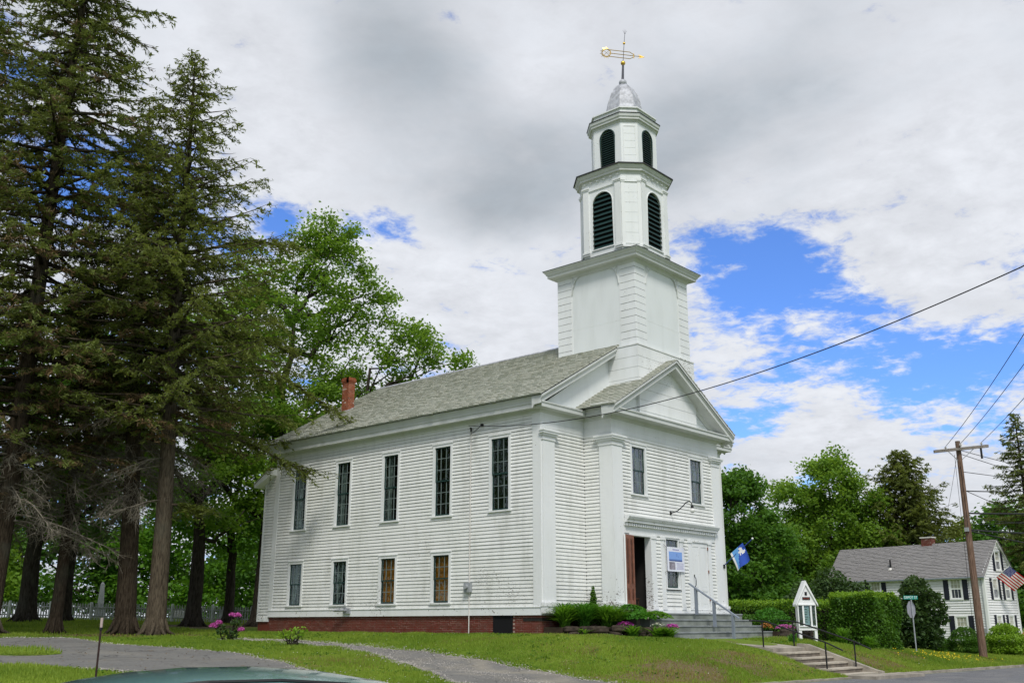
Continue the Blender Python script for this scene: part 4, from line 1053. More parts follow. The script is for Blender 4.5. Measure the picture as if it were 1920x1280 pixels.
cf = thing('church_flag', (10.6, YP-.06, 2.1), 'blue and white flag on short angled pole at the church corner', 'flag')
b = MB(); b.tube([(10.6, YP-.04, 2.08), (10.6, -2.86, 3.17)], .022, 8); part('pole', b, plain('blue_flag_pole', (.03, .06, .22), .4), cf)
b = MB(); b.ball((10.6, -2.88, 3.19), .045, 10, 6); part('finial', b, m_whitebright, cf)
b = MB(); b.boxuvn(F_FRONT, 10.55, 10.65, 2.0, 2.16, .08, .13); part('bracket', b, m_iron, cf)
mblue, mlight, mwh = plain('royal_blue_cloth', (.03, .085, .42), .8), plain('sky_blue_cloth', (.14, .38, .74), .8), plain('white_cloth', (.75, .75, .72), .8)
def cfcol(i, j):
    s, t = i/16, j/20
    if s < .10 or t > .95: return 2
    for (a, b_, w, l) in ((.70, .30, .09, .20), (.55, .36, .045, .13), (.62, .16, .05, .06), (.85, .36, .035, .05)):
        if abs(s-a-(t-b_)*.25) < w and abs(t-b_) < l: return 2
    return 1 if s+.45*t < .62 else 0
cloth('cloth', cf, (10.6, -1.78, 2.60), (0, -.62, .44), (-.08, -.34, -.66), 16, 20, lambda s, t: .06*math.sin(s*7+t*2.5)*t, cfcol, (mblue, mlight, mwh))

# ================================================================== lower concrete steps to the pavement, with black railings
cs = thing('concrete_steps', (7, -7.6, -2), 'short flight of concrete steps through the grass bank to the pavement', 'steps')
CX0, CX1 = 4.85, 7.42; nst = 5; ztop, zbot = -1.10, road_z(7)+.115
wk = MB(); wk.box(CX0+.02, CX1-.02, -6.45, -3.70, -1.5, -1.02); 
V0 = np.array([(CX0+.02, -6.45, -1.13), (CX1-.02, -6.45, -1.13), (CX1-.02, -3.72, -.87), (CX0+.02, -3.72, -.87)])
wk = MB(); wk.prism(V0, (0, 0, -.3)); part('walk_slab', wk, m_concrete, cs)
for k in range(nst):
    z = ztop-(k+1)*(ztop-zbot)/(nst+.2); y1 = -6.45-k*.52
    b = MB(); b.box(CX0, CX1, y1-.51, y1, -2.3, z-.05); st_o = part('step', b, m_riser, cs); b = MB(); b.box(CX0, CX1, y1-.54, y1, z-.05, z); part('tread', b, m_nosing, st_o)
for x in (CX1,):
    b = MB(); b.prism([(x, -6.1, -1.0), (x, -6.5, -1.02), (x, -9.0, zbot+.10), (x, -9.22, zbot+.06), (x, -9.22, -2.4), (x, -6.1, -2.4)], (.24, 0, 0)); part('cheek_wall', b, m_concrete, cs)
for x, lb in ((CX0+.10, 'black iron railing on the near side of the concrete steps'), (CX1-.10, 'black iron railing on the far side of the concrete steps')):
    r_ = thing('railing', (x, -6.3, -1.1), lb, 'railing', 'black railings of the concrete steps')
    z1, z2 = -.22, -1.02
    for y, zb, zt in ((-6.05, -1.15, z1), (-8.35, -1.95, z2+.12)):
        b = MB(); b.tube([(x, y, zb), (x, y, zt)], .028, 8); part('post', b, m_iron, r_)
    b = MB(); b.tube([(x, -5.55, z1+.03), (x, -6.15, z1+.0), (x, -6.5, z1-.10), (x, -8.4, z2+.10), (x, -8.95, z2-.14)], .026, 8); part('rail', b, m_iron, r_)

# ================================================================== leaves
def unit(v): return v/(np.linalg.norm(v, axis=-1, keepdims=True)+1e-9)
def rdir(n): return unit(rng.normal(size=(n, 3)))
def leaf_quads(mb, C_, size, aspect=.62, flat=.35, tone=None, dirs=None, curl=.0):
    """rhombic leaves at points C_; flat biases blades towards level"""
    n = len(C_); nrm = rdir(n); nrm[:, 2] = np.abs(nrm[:, 2])+flat; nrm = unit(nrm)
    d = rdir(n) if dirs is None else dirs
    d = unit(d-nrm*(d*nrm).sum(1, keepdims=True)); e = np.cross(nrm, d)
    s = (np.broadcast_to(size, (n,))*(.7+.6*rng.random(n)))[:, None]
    V = np.stack([C_-d*s*.5, C_+e*s*.5*aspect-d*s*.05, C_+d*s*.5-nrm*s*curl, C_-e*s*.5*aspect-d*s*.05], 1)
    Q = np.arange(n*4).reshape(n, 4)
    tn = np.clip(rng.normal(.45, .22, n) if tone is None else tone, 0, 1)
    mb.add(V.reshape(-1, 3), Q, tone=np.repeat(tn, 4))
def segs(mb, A, B_, ra, rb):
    """many straight 3-sided twigs at once"""
    n = len(A); T = unit(B_-A); ref = np.where(np.abs(T[:, 2:3]) < .9, np.array([[0, 0, 1.]]), np.array([[1., 0, 0]])); U = unit(np.cross(T, ref)); W_ = np.cross(T, U)
    V = np.zeros((n, 6, 3))
    for k in range(3):
        a = 2*math.pi*k/3; o = U*math.cos(a)+W_*math.sin(a); V[:, k] = A+o*np.broadcast_to(ra, (n,))[:, None]; V[:, 3+k] = B_+o*np.broadcast_to(rb, (n,))[:, None]
    base = np.arange(n)[:, None, None]*6; Q = (np.array([(0, 1, 4, 3), (1, 2, 5, 4), (2, 0, 3, 5)])[None]+base).reshape(-1, 4)
    mb.add(V.reshape(-1, 3), Q)
def curve(a, b, sag=0, k=7, wob=.0, mid=None):
    a, b = np.array(a, float), np.array(b, float); t = np.linspace(0, 1, k)[:, None]
    m_ = (a+b)/2+np.array([0, 0, sag]) if mid is None else np.array(mid, float)
    p = (1-t)**2*a+2*t*(1-t)*m_+t*t*b
    if wob: p[1:-1] += rng.normal(0, wob, (k-2, 3))
    return p
def broadleaf(name, base, label, top, blobs, ncl, nleaf, lsize, tr, m_leaf, m_bk=None, cat='tree', group=None, clus=.9, fork=None, lean=(0, 0), limbs=True, fill=.55):
    """trunk, limbs to each mass of the crown, twigs to each spray of leaves.  blobs: (dx, dy, z, rx, ry, rz) in metres from the base"""
    m_bk = m_bk or m_bark; x0, y0 = base; z0 = gz(x0, y0)
    t_ = thing(name, (x0, y0, z0), label, cat, group)
    tk = MB(); cr = MB()
    fz = fork if fork else top*.4
    tp_ = np.array([x0+lean[0], y0+lean[1], z0+top*.82]); fk = np.array([x0+lean[0]*.3, y0+lean[1]*.3, z0+fz])
    pts = np.vstack([[x0, y0, z0-.3], [x0, y0, z0+.35], curve((x0, y0, z0+1.2), fk, k=4, wob=.05), curve(fk, tp_, k=6, wob=.25)[1:]])
    rr_ = tr*np.array([1.75, 1.25, 1.02, .97, .92, .86, .66, .48, .33, .2, .09]); tk.tube(pts, rr_, 10)
    a_ = np.arange(7)*2*math.pi/7+R.random()
    for a in a_:
        tk.tube([(x0+tr*.8*math.cos(a), y0+tr*.8*math.sin(a), z0+.55), (x0+tr*1.5*math.cos(a), y0+tr*1.5*math.sin(a), z0+.12), (x0+tr*2.4*math.cos(a), y0+tr*2.4*math.sin(a), z0-.12)], [tr*.26, tr*.22, tr*.06], 6)
    V_ = np.array([b[3]*b[4]*b[5] for b in blobs])**.75; V_ /= V_.sum()
    spine = pts[4:]
    A = []; B_ = []; AR = []
    for b, v in zip(blobs, V_):
        c = np.array([x0+b[0], y0+b[1], z0+b[2]]); rad3 = np.array(b[3:6])
        i = int(np.argmin(np.abs(spine[:, 2]-(c[2]-rad3[2]*.9-abs(b[0])*.3)))); st = spine[i]
        d = np.linalg.norm(c-st); L = curve(st, c+np.array([0, 0, rad3[2]*.3]), k=9, mid=(st+c)/2+np.array([0, 0, -.12*d])+rng.normal(0, .08*d, 3), wob=.03*d)
        r0 = min(tr*.5, .05+.035*d)
        if limbs: tk.tube(L, np.linspace(r0, .03, 9), 7)
        n = max(3, int(ncl*v)); u = rdir(n); rr2 = (fill+(1-fill)*rng.random(n)**.5)[:, None]
        K_ = c+u*rr2*rad3
        sub = [L]
        for q in K_[:max(3, n//9)]:
            j = R.randrange(3, 8); S_ = curve(L[j], q, k=6, mid=(L[j]+q)/2+rng.normal(0, .25, 3)); tk.tube(S_, np.linspace(max(.03, r0*.45*(1-j/10)), .014, 6), 5); sub.append(S_)
        allp = np.vstack(sub)
        dd = ((K_[:, None]-allp[None])**2).sum(-1).argmin(1); A.append(allp[dd]); B_.append(K_)
        m_per = max(4, int(nleaf/ncl))
        off = rng.normal(size=(n, m_per, 3))*np.array([clus*.52, clus*.52, clus*.36])
        P_ = (K_[:, None]+off).reshape(-1, 3)
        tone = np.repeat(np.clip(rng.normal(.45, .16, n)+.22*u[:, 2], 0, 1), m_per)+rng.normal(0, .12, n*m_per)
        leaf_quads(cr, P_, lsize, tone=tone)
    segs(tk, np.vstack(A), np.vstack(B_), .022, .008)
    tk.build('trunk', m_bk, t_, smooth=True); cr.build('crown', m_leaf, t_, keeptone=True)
    return t_
def conifer(name, base, label, height, zlive, rmax, trunk_r, nbr, m_leaf, m_bk, ndead=0, zdead=3.0, taper=.9, droop=.35, spray=.30, twig=14, per=12, lean=(0, 0), cat='tree', group=None, up=.1, tiptone=.0, gap=None, deadlen=3.2, thin=0.0, brownfrac=0.0, hang=.5, width=.26, irregular=.35, az=None):
    x0, y0 = base; z0 = gz(x0, y0)
    t_ = thing(name, (x0, y0, z0), label, cat, group); tk = MB(); cr = MB(); dd = MB(); bn = MB()
    k = 12; hs = np.linspace(0, 1, k); px = np.stack([x0+lean[0]*hs+.06*np.sin(hs*9), y0+lean[1]*hs, z0+height*hs], 1); px[0, 2] -= .3
    tr_ = trunk_r*(1-hs)**.85+.012; tr_[0] *= 1.35
    tk.tube(np.vstack([px[:1], [x0, y0, z0+.45], px[1:]]), np.concatenate([[tr_[0]*1.15], [trunk_r*1.05], tr_[1:]]), 10)
    for a in np.arange(8)*2*math.pi/8+R.random():
        tk.tube([(x0+trunk_r*.8*math.cos(a), y0+trunk_r*.8*math.sin(a), z0+.7), (x0+trunk_r*1.35*math.cos(a), y0+trunk_r*1.35*math.sin(a), z0+.18), (x0+trunk_r*(2.1+R.random())*math.cos(a), y0+trunk_r*2.3*math.sin(a), z0-.1)], [trunk_r*.25, trunk_r*.20, trunk_r*.05], 6)
    axis = lambda z: np.array([np.interp(z, px[:, 2], px[:, 0]), np.interp(z, px[:, 2], px[:, 1]), z])
    TA_ = []; TB_ = []; SP = []; SD = []; ST = []; BP = []; BD = []
    for i in range(nbr):
        f = (i+R.random())/nbr; f = f**.85
        h = zlive+(height-zlive)*f
        L = rmax*((1-f)**taper)*(1-irregular+irregular*2*R.random()*.9)+.22
        if f < .18: L *= .7+.3*f/.18
        if gap and R.random() < gap: L *= .45
        a = i*2.39996+R.uniform(-.3, .3)
        if az and R.random() < az[1]: a = az[0]+R.gauss(0, .8)
        d = np.array([math.cos(a), math.sin(a), 0]); s0 = axis(z0+h)
        t = np.linspace(0, 1, 8)[:, None]; rise = up*(.4+1.6*f)
        br_ = s0+d*L*t+np.array([0, 0, 1.])*(L*(rise*t-droop*(1-f*.6)*t**1.6+.12*t**4)); br_[1:] += np.cumsum(rng.normal(0, .03*L/7, (7, 3)), 0)
        tk.tube(br_, np.linspace(.018+.014*L, .006, 8), 5)
        if R.random() < thin: continue
        nt = max(4, int(twig*L/rmax*1.1)+3)
        tt = np.sort(rng.uniform(.16 if f < .5 else .06, 1, nt)); q = np.stack([np.interp(tt, t[:, 0], br_[:, c]) for c in range(3)], 1)
        side = rng.choice([-1, 1], nt)[:, None]; tang = np.array([-d[1], d[0], 0])
        td = unit(d*(.75+.3*rng.random((nt, 1)))+tang*side*(.9-.5*tt[:, None])+rng.normal(0, .12, (nt, 3))+np.array([0, 0, -.18])); tl_ = (.22+.42*L*(1-tt*.75))*(.6+.6*rng.random(nt)); tl_ = np.minimum(tl_, 1.5)
        e = q+td*tl_[:, None]+np.array([0, 0, -1.])*(hang*.35*tl_**1.4)[:, None]
        TA_.append(q); TB_.append(e)
        m_ = np.maximum(3, (per*tl_/1.0).astype(int)); idx = np.repeat(np.arange(nt), m_); u = rng.random(len(idx))
        sp_ = q[idx]+(e-q)[idx]*u[:, None]+rng.normal(0, .05, (len(idx), 3)); sd = unit(td[idx]*.8+rng.normal(0, .55, (len(idx), 3))+np.array([0, 0, -.25*hang]))
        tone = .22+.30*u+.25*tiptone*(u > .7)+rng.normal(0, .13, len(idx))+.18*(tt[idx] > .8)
        bmask = rng.random(nt) < brownfrac*(1-f)*1.6; bm = bmask[idx]
        SP.append(sp_[~bm]); SD.append(sd[~bm]); ST.append(tone[~bm]); BP.append(sp_[bm]); BD.append(sd[bm])
    if SP:
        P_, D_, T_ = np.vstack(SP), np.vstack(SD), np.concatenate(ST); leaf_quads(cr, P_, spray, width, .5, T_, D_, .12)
    if BP and sum(map(len, BP)): leaf_quads(bn, np.vstack(BP), spray*.9, width*.7, .3, None, np.vstack(BD), .1)
    segs(tk, np.vstack(TA_), np.vstack(TB_), .012, .004)
    # dead lower branches, bare and grey
    DA = []; DB = []; ra = []
    for i in range(ndead):
        h = zdead+(zlive+1.5-zdead)*R.random(); a = R.uniform(0, 2*math.pi) if not az else (az[0]+R.gauss(0, 1.1) if R.random() < az[1]+.3 else R.uniform(0, 6.28)); L = deadlen*(.35+.75*R.random())
        d = np.array([math.cos(a), math.sin(a), 0]); s0 = axis(z0+h); t = np.linspace(0, 1, 7)[:, None]
        b_ = s0+d*L*t+np.array([0, 0, 1.])*(L*(.10*t-.45*t**1.5)); b_[1:] += np.cumsum(rng.normal(0, .03*L/6, (6, 3)), 0)
        dd.tube(b_, np.linspace(.014+.007*L, .006, 7), 4)
        n = int(9*L)+4; tt = rng.uniform(.15, 1, n); q = np.stack([np.interp(tt, t[:, 0], b_[:, c]) for c in range(3)], 1)
        td = unit(d*.6+rng.normal(0, .55, (n, 3))+np.array([0, 0, -.55])); l = (.25+.9*rng.random(n)*(1-tt*.5)); e = q+td*l[:, None]
        DA += [q]; DB += [e]; ra.append(np.full(n, .009))
        q2 = q+(e-q)*rng.uniform(.3, .9, (n, 1)); e2 = q2+unit(td+rng.normal(0, .6, (n, 3)))*(l*.55)[:, None]; DA += [q2]; DB += [e2]; ra.append(np.full(n, .007))
        q3 = q+(e-q)*rng.uniform(.2, .7, (n, 1)); e3 = q3+unit(td+rng.normal(0, .7, (n, 3)))*(l*.5)[:, None]; DA += [q3]; DB += [e3]; ra.append(np.full(n, .007))
    if ndead:
        segs(dd, np.vstack(DA), np.vstack(DB), np.concatenate(ra), .004); dd.build('dead_branches', m_twig, t_)
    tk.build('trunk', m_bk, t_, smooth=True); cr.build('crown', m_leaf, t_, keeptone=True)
    if bn.n: bn.build('dead_needles', m_brownneedle, t_, keeptone=True)
    return t_
# ---- conifers left of the church
LG = 'tall conifers left of the church'
conifer('spruce_tree', (-11.1, 20.0), 'tallest dark spruce at the left edge, its top above the picture', 39, 7.0, 6.4, .44, 340, m_spruce, m_bark_con, 40, 4.5, group=LG, droop=.34, spray=.27, twig=24, per=19, gap=.12, irregular=.5, tiptone=.8, deadlen=5.0, brownfrac=.25, lean=(.5, -.4), taper=.72)
conifer('spruce_tree', (-5.9, 18.6), 'thick trunked dead limbed conifer, left of the hemlock with the furrowed trunk', 25, 8.5, 5.2, .44, 190, m_spruce, m_bark_con, 46, 5.5, group=LG, droop=.40, spray=.27, twig=20, per=16, gap=.15, tiptone=.6, deadlen=4.2, brownfrac=.45, lean=(-1.2, .5))
conifer('hemlock_tree', (-6.05, 15.8), 'feathery topped hemlock with furrowed trunk nearest the church side', 27.2, 8.8, 5.4, .40, 230, m_hemlock, m_bark_hem, 8, 5.5, group=LG, droop=.22, spray=.22, twig=20, per=19, up=.22, hang=.9, thin=.05, lean=(-.45, .5), irregular=.55, taper=.8, deadlen=3.0, width=.3)
conifer('spruce_tree', (-7.9, 20.9), 'slim dark conifer with bare lower twigs between two thicker trunks', 20, 7.0, 3.8, .27, 110, m_spruce, m_bark_con, 40, 3.6, group=LG, droop=.4, spray=.30, twig=17, per=13, deadlen=3.6, brownfrac=.6)
conifer('spruce_tree', (-13.5, 24.5), 'dark spruce half outside the left edge of the picture', 38, 6.0, 6.0, .45, 290, m_spruce, m_bark_con, 24, 4.0, group=LG, droop=.36, spray=.36, twig=18, per=12, tiptone=.5, deadlen=4.5, brownfrac=.4)
# low hemlock boughs reaching over the church corner
def bough(parent, pts, n, m_leaf, spray=.24, spread=.8):
    tk = MB(); cr = MB(); pts = np.array(pts, float); P_ = resample3(pts, 14); tk.tube(P_, np.linspace(.075, .012, 14), 6)
    tt = rng.uniform(.30, 1, n); q = np.stack([np.interp(tt, np.linspace(0, 1, 14), P_[:, c]) for c in range(3)], 1)
    d = unit(P_[-1]-P_[0]); td = unit(d*.7+rng.normal(0, .6, (n, 3))*np.array([1, 1, .45])+np.array([0, 0, -.22])); l = spread*(.35+.8*rng.random(n)); e = q+td*l[:, None]-np.array([0, 0, 1])*(.22*l**2)[:, None]
    segs(tk, q, e, .012, .004); m_ = 13; idx = np.repeat(np.arange(n), m_); u = rng.random(n*m_)
    leaf_quads(cr, q[idx]+(e-q)[idx]*u[:, None]+rng.normal(0, .05, (n*m_, 3)), spray, .3, .8, .3+.35*u+rng.normal(0, .12, n*m_), unit(td[idx]+rng.normal(0, .5, (n*m_, 3))), .1)
    o = tk.build('limb', m_bark_hem, parent, smooth=True); cr.build('needle_sprays', m_leaf, o, keeptone=True)
def resample3(p, n):
    d = np.concatenate([[0], np.cumsum(np.linalg.norm(np.diff(p, axis=0), axis=1))]); s = np.linspace(0, d[-1], n); return np.stack([np.interp(s, d, p[:, c]) for c in range(3)], 1)
hem = [o for o in COL.objects if o.name.startswith('hemlock_tree')][0]
bough(hem, [(-6.0, 15.8, 7.6), (-5.0, 14.9, 7.9), (-3.6, 13.8, 7.4), (-2.2, 12.9, 6.6), (-1.1, 12.2, 6.3)], 80, m_hemlock, spread=1.15)
bough(hem, [(-6.1, 15.8, 10.2), (-4.6, 14.8, 10.9), (-2.6, 13.5, 10.7), (-.8, 12.4, 9.5), (.5, 11.6, 8.5)], 80, m_hemlock, spread=1.15)
bough(hem, [(-6.1, 15.8, 12.3), (-4.8, 15.2, 12.6), (-3.0, 14.2, 12.4), (-1.6, 13.6, 11.8)], 80, m_hemlock, spread=1.3)
bough(hem, [(-6.0, 15.8, 4.6), (-5.6, 15.3, 4.6), (-5.0, 14.6, 4.4)], 50, m_hemlock, spread=.9)
bough(hem, [(-6.0, 15.8, 14.5), (-7.2, 14.6, 15.2), (-8.2, 13.4, 14.9)], 70, m_hemlock, spread=1.3)
bough(hem, [(-6.1, 15.8, 16.0), (-4.2, 14.4, 16.9), (-2.4, 13.0, 16.8)], 80, m_hemlock, spread=1.3)
# ---- maples behind the conifers and the church
broadleaf('maple_tree', (6.7, 26.6), 'big bright green maple rising behind the church chimney', 26,
    [(.8, -.6, 19, 3.6, 3.6, 3.2), (2.6, -1.6, 22.2, 2.8, 2.8, 2.4), (-1.4, .8, 21.2, 2.8, 2.6, 2.4), (2.0, -1.2, 24.0, 1.9, 1.9, 1.6), (4.7, -2.8, 19.8, 2.0, 2.0, 1.5), (4.0, -2.0, 15.6, 3.0, 3.0, 2.3), (6.6, -4.2, 16.7, 2.2, 2.2, 2.4), (8.8, -5.6, 15.8, 1.6, 1.7, 1.8), (7.2, -4.5, 13.6, 2.6, 2.6, 1.5), (-3.0, 2.4, 17, 3.2, 3, 2.8), (-1.6, 1.4, 13, 3.2, 3, 2.4), (1.8, -1.0, 12.4, 3.4, 3, 2.4), (-3.6, 2.8, 9.5, 3.0, 3, 2.4), (4.2, -2.8, 20.2, 1.2, 1.2, 1.0), (3.0, -1.9, 24.2, 1.3, 1.3, 1.1)],
    400, 50000, .24, .55, m_maple, fork=8.6, clus=.74, lean=(.8, -.4), fill=.45)
DG = 'shade trees behind the conifers'
broadleaf('maple_tree', (2.6, 27.1), 'dark trunked maple standing before the picket fence', 19, [(0, 0, 15, 4.2, 4, 3), (-2.5, 1, 11, 3.6, 3.4, 2.6), (2.5, -1, 10.5, 3.4, 3.2, 2.4), (0, 0, 7.6, 4.2, 3.6, 1.7), (1.6, -1.8, 6.0, 2.6, 2.2, 1.1)], 190, 20000, .25, .40, m_maple, group=DG, fork=4.5)
broadleaf('maple_tree', (-3.05, 35), 'stout grey trunked shade tree farthest left by the fence', 20, [(0, 0, 15, 4.5, 4.5, 3.2), (-3, 1.5, 10.5, 4, 4, 2.6), (3, -1, 10, 3.6, 3.6, 2.6), (-1.6, 0, 7, 4, 3.6, 1.8), (2.6, -1.5, 6, 2.6, 2.4, 1.4)], 170, 17000, .32, .47, m_maple_dk, group=DG, fork=4.4)
broadleaf('maple_tree', (-.66, 35.4), 'slender leaning shade tree between the leftmost trunks', 17, [(0, 0, 12.5, 3.6, 3.6, 3), (1.6, -1, 8.6, 3, 3, 2), (-1.4, 1, 7, 2.8, 2.8, 1.8)], 110, 12000, .32, .30, m_maple, group=DG, fork=6)
broadleaf('maple_tree', (7.4, 31.0), 'crooked thin tree with bright leaves beside the picket fence', 15, [(0, 0, 11.6, 3.2, 3.2, 2.6), (1.8, -1, 7.6, 2.6, 2.6, 1.7), (-2, 1.4, 7, 2.8, 2.6, 1.7), (0, 0, 5.0, 3.0, 2.6, 1.1)], 130, 10000, .28, .30, m_lightleaf, group=DG, fork=4.2)
FG = 'far trees beyond the picket fence'
far_lab = ['bright green tree far beyond the fence at the left edge', 'bright tree far beyond the fence between the stout and slender trunks', 'low spreading tree far beyond the obelisk', 'pale green tree far beyond the fence behind the hemlock trunk', 'airy tree far beyond the right end of the fence', 'dark round tree far beyond the fence close to the church corner', 'broad dark tree far behind the left spruces']
for i, (x, y, h, m_) in enumerate(((-8, 58, 15, m_lightleaf), (2, 62, 14, m_maple), (11, 60, 13, m_maple_dk), (17, 56, 13, m_lightleaf), (25, 54, 11, m_lightleaf), (24, 46, 14, m_maple_dk), (-16, 54, 19, m_maple_dk))):
    broadleaf('shade_tree', (x, y), far_lab[i], h, [(0, 0, h*.68, h*.26, h*.26, h*.26), (-h*.2, h*.1, h*.45, h*.22, h*.22, h*.16), (h*.2, -h*.1, h*.42, h*.22, h*.22, h*.16), (0, 0, h*.2, h*.34, h*.3, h*.12), (h*.22, -h*.2, h*.16, h*.2, h*.2, h*.1)], 130, 15000, .40, .30, m_, group=FG, fork=h*.22, clus=1.2)
# shrubs at the far left
broadleaf('yellow_shrub', (-7.9, 31), 'yellow green shrub at the left edge by the shade trees', 2.4, [(0, 0, 1.3, 1.3, 1.3, 1.1)], 60, 3500, .16, .06, m_hedgetip, cat='shrub', clus=.4, fork=.5)
# ---- right background trees
RG = 'background trees right of the church'
broadleaf('maple_tree', (47.5, 18.5), 'full round maple just right of the church front', 14.5, [(0, 0, 10.6, 3.4, 3.4, 3.2), (-2.2, 2.4, 7.8, 3, 3, 2.8), (2.2, -1.6, 7.6, 3, 3, 2.6), (0, 0, 4.6, 4.0, 4.0, 2.3), (-3.4, 3.4, 4.4, 2.6, 2.6, 2.2), (2.8, -2.8, 3.6, 2.4, 2.4, 1.8), (.8, -.4, 12.4, 1.8, 1.8, 1.6)], 300, 42000, .34, .4, m_maple_dk, group=RG, fork=3, clus=.85)
broadleaf('maple_tree', (62.5, 16.5), 'tall open crowned tree behind the white house roof', 18, [(0, 0, 14.4, 2.6, 2.6, 2.4), (-2.6, 2.6, 12.6, 2.2, 2.2, 2.0), (2.2, -2.2, 12.8, 2.2, 2.2, 2.2), (-3.2, 3.2, 8.6, 3.0, 3.0, 2.2), (2.6, -2.6, 8.8, 2.8, 2.8, 2), (0, 0, 6.0, 4.0, 4, 2.0), (0, 0, 10.4, 2.6, 2.6, 2.0), (1.4, -1.6, 7.6, 2.4, 2.4, 1.8), (.4, -.4, 16.4, 1.4, 1.4, 1.2)], 290, 38000, .34, .42, m_maple, group=RG, fork=5, clus=.95, fill=.5)
conifer('spruce_tree', (67.3, 11.2), 'broad dark evergreen behind the white house chimney', 17.3, 1.0, 6.6, .4, 240, m_hemlock, m_bark_con, 0, group=RG, droop=.2, spray=.42, twig=20, per=12, up=.25, taper=.62, width=.34)
broadleaf('maple_tree', (52, 24), 'dark leafy tree low behind the hedge beside the church', 9, [(0, 0, 5.6, 3.6, 3.6, 2.6), (2.6, -2.6, 4.2, 3.0, 3, 2.0), (4.6, -4.4, 3.2, 2.4, 2.4, 1.6)], 170, 24000, .36, .3, m_maple_dk, group=RG, fork=2)
broadleaf('maple_tree', (62, 21.5), 'leafy tree behind the left end of the white house roof', 9, [(0, 0, 5.4, 3.0, 3.0, 2.4), (-2.2, 2.0, 4.4, 2.6, 2.6, 1.8), (2.6, -2.2, 6, 2.6, 2.6, 1.8)], 150, 20000, .36, .3, m_maple, group=RG, fork=2)
conifer('spruce_tree', (58.5, -1.6), 'lean spruce at the right edge with wires running into it', 18, 5.5, 3.2, .3, 130, m_spruce, m_bark_con, 0, group=RG, droop=.3, spray=.36, twig=16, per=12, irregular=.6, taper=.8, tiptone=.3)
for i, (x, y, h, m_, lb) in enumerate(((72, 20, 15, m_maple_dk, 'rounded tree filling the gap behind the tall open crowned tree'), (60, 26, 11, m_maple_dk, 'broad dark tree behind the round maple and the hedge'), (74, 5, 13, m_maple_dk, 'dark tree behind the gable end of the white house'), (84, 11, 12.5, m_hemlock, 'hazy tree on the slope behind the pole'), (86, -2, 18, m_maple_dk, 'tall dark green tree behind the flag at the right edge'), (76, -6, 12, m_maple, 'bright tree low at the right edge beyond the house'), (96, 22, 14, m_maple_dk, 'distant tree between the evergreen and the pole'), (100, 8, 17, m_maple_dk, 'distant tree on the slope right of the pole'))):
    broadleaf('shade_tree', (x, y), lb, h, [(0, 0, h*.7, h*.22, h*.22, h*.24), (-h*.2, h*.2, h*.46, h*.22, h*.22, h*.18), (h*.2, -h*.2, h*.44, h*.22, h*.22, h*.18), (0, 0, h*.24, h*.28, h*.28, h*.14)], 140, 14000, .46, .3, m_, group=RG, fork=h*.2, clus=1.2)
for i, (x, y, h, m_, lb) in enumerate(((-30, 30, 17, m_maple_dk, 'added tree across the drive, unseen left of the picture'), (-38, 46, 19, m_maple_dk, 'dense added tree farther up the drive, unseen left of the picture'), (-27, 13, 14, m_maple_dk, 'nearest added tree by the drive, unseen left of the picture'), (-50, 24, 18, m_maple, 'added tree farthest down the road, unseen left of the picture'))):  # unseen trees, added so the church panes reflect dark foliage
    broadleaf('shade_tree', (x, y), lb, h, [(0, 0, h*.68, h*.24, h*.24, h*.26), (-h*.2, h*.1, h*.45, h*.22, h*.22, h*.18), (h*.2, -h*.1, h*.42, h*.22, h*.22, h*.18), (0, 0, h*.28, h*.26, h*.24, h*.12)], 110, 9000, .45, .30, m_, group='unseen trees added for the window reflections', fork=h*.22, clus=1.2)
# ================================================================== shrubs, hedges
def hedge(name, x0, x1, y0, y1, h, label, n, size, m_leaf, m_tip, ztop=None, cat='hedge', tipz=.25, group=None):
    zb = min(gz(x0, y0), gz(x1, y1), gz(x0, y1), gz(x1, y0)); zt = ztop if ztop is not None else zb+h; h = zt-zb
    t_ = thing(name, ((x0+x1)/2, (y0+y1)/2, zb), label, cat, group)
    core = MB(); core.box(x0+.22, x1-.22, y0+.22, y1-.22, zb-.2, zt-.30); core.build('branches', m_bark, t_)
    u = rng.random((n, 3)); P_ = np.stack([x0+(x1-x0)*u[:, 0], y0+(y1-y0)*u[:, 1], zb+h*u[:, 2]], 1)
    ax = rng.choice(5, n, p=[.26, .26, .16, .10, .22]); ins = np.abs(rng.normal(0, .09, n))
    for k, (c, v) in enumerate(((0, x0), (1, y0), (0, x1), (1, y1), (2, zt))):
        s = 1 if k < 2 else -1; P_[ax == k, c] = v+s*(ins[ax == k])
    P_ += .09*np.sin(P_[:, [1, 2, 0]]*3.1+P_[:, [2, 0, 1]]*2.3)+rng.normal(0, .035, (n, 3))
    tip = (P_[:, 2] > zt-tipz*rng.random(n)) & (rng.random(n) < .85)
    a = MB(); leaf_quads(a, P_[~tip], size, .6, .2); a.build('foliage', m_leaf, t_, keeptone=True)
    if tip.any(): a = MB(); leaf_quads(a, P_[tip]+np.array([0, 0, .04]), size, .55, .0); a.build('new_growth', m_tip, t_, keeptone=True)
    return t_
hedge('hedge', 15.0, 18.1, -6.0, -4.0, 2.2, 'tall clipped hedge block right of the notice board', 17000, .12, m_hedge, m_hedgetip, ztop=.93)
hedge('hedge', 15.9, 17.4, -3.9, 3.2, 1.7, 'long low clipped hedge with yellow green top beside the church', 19000, .12, m_hedge, m_hedgetip, ztop=.66, tipz=.5)
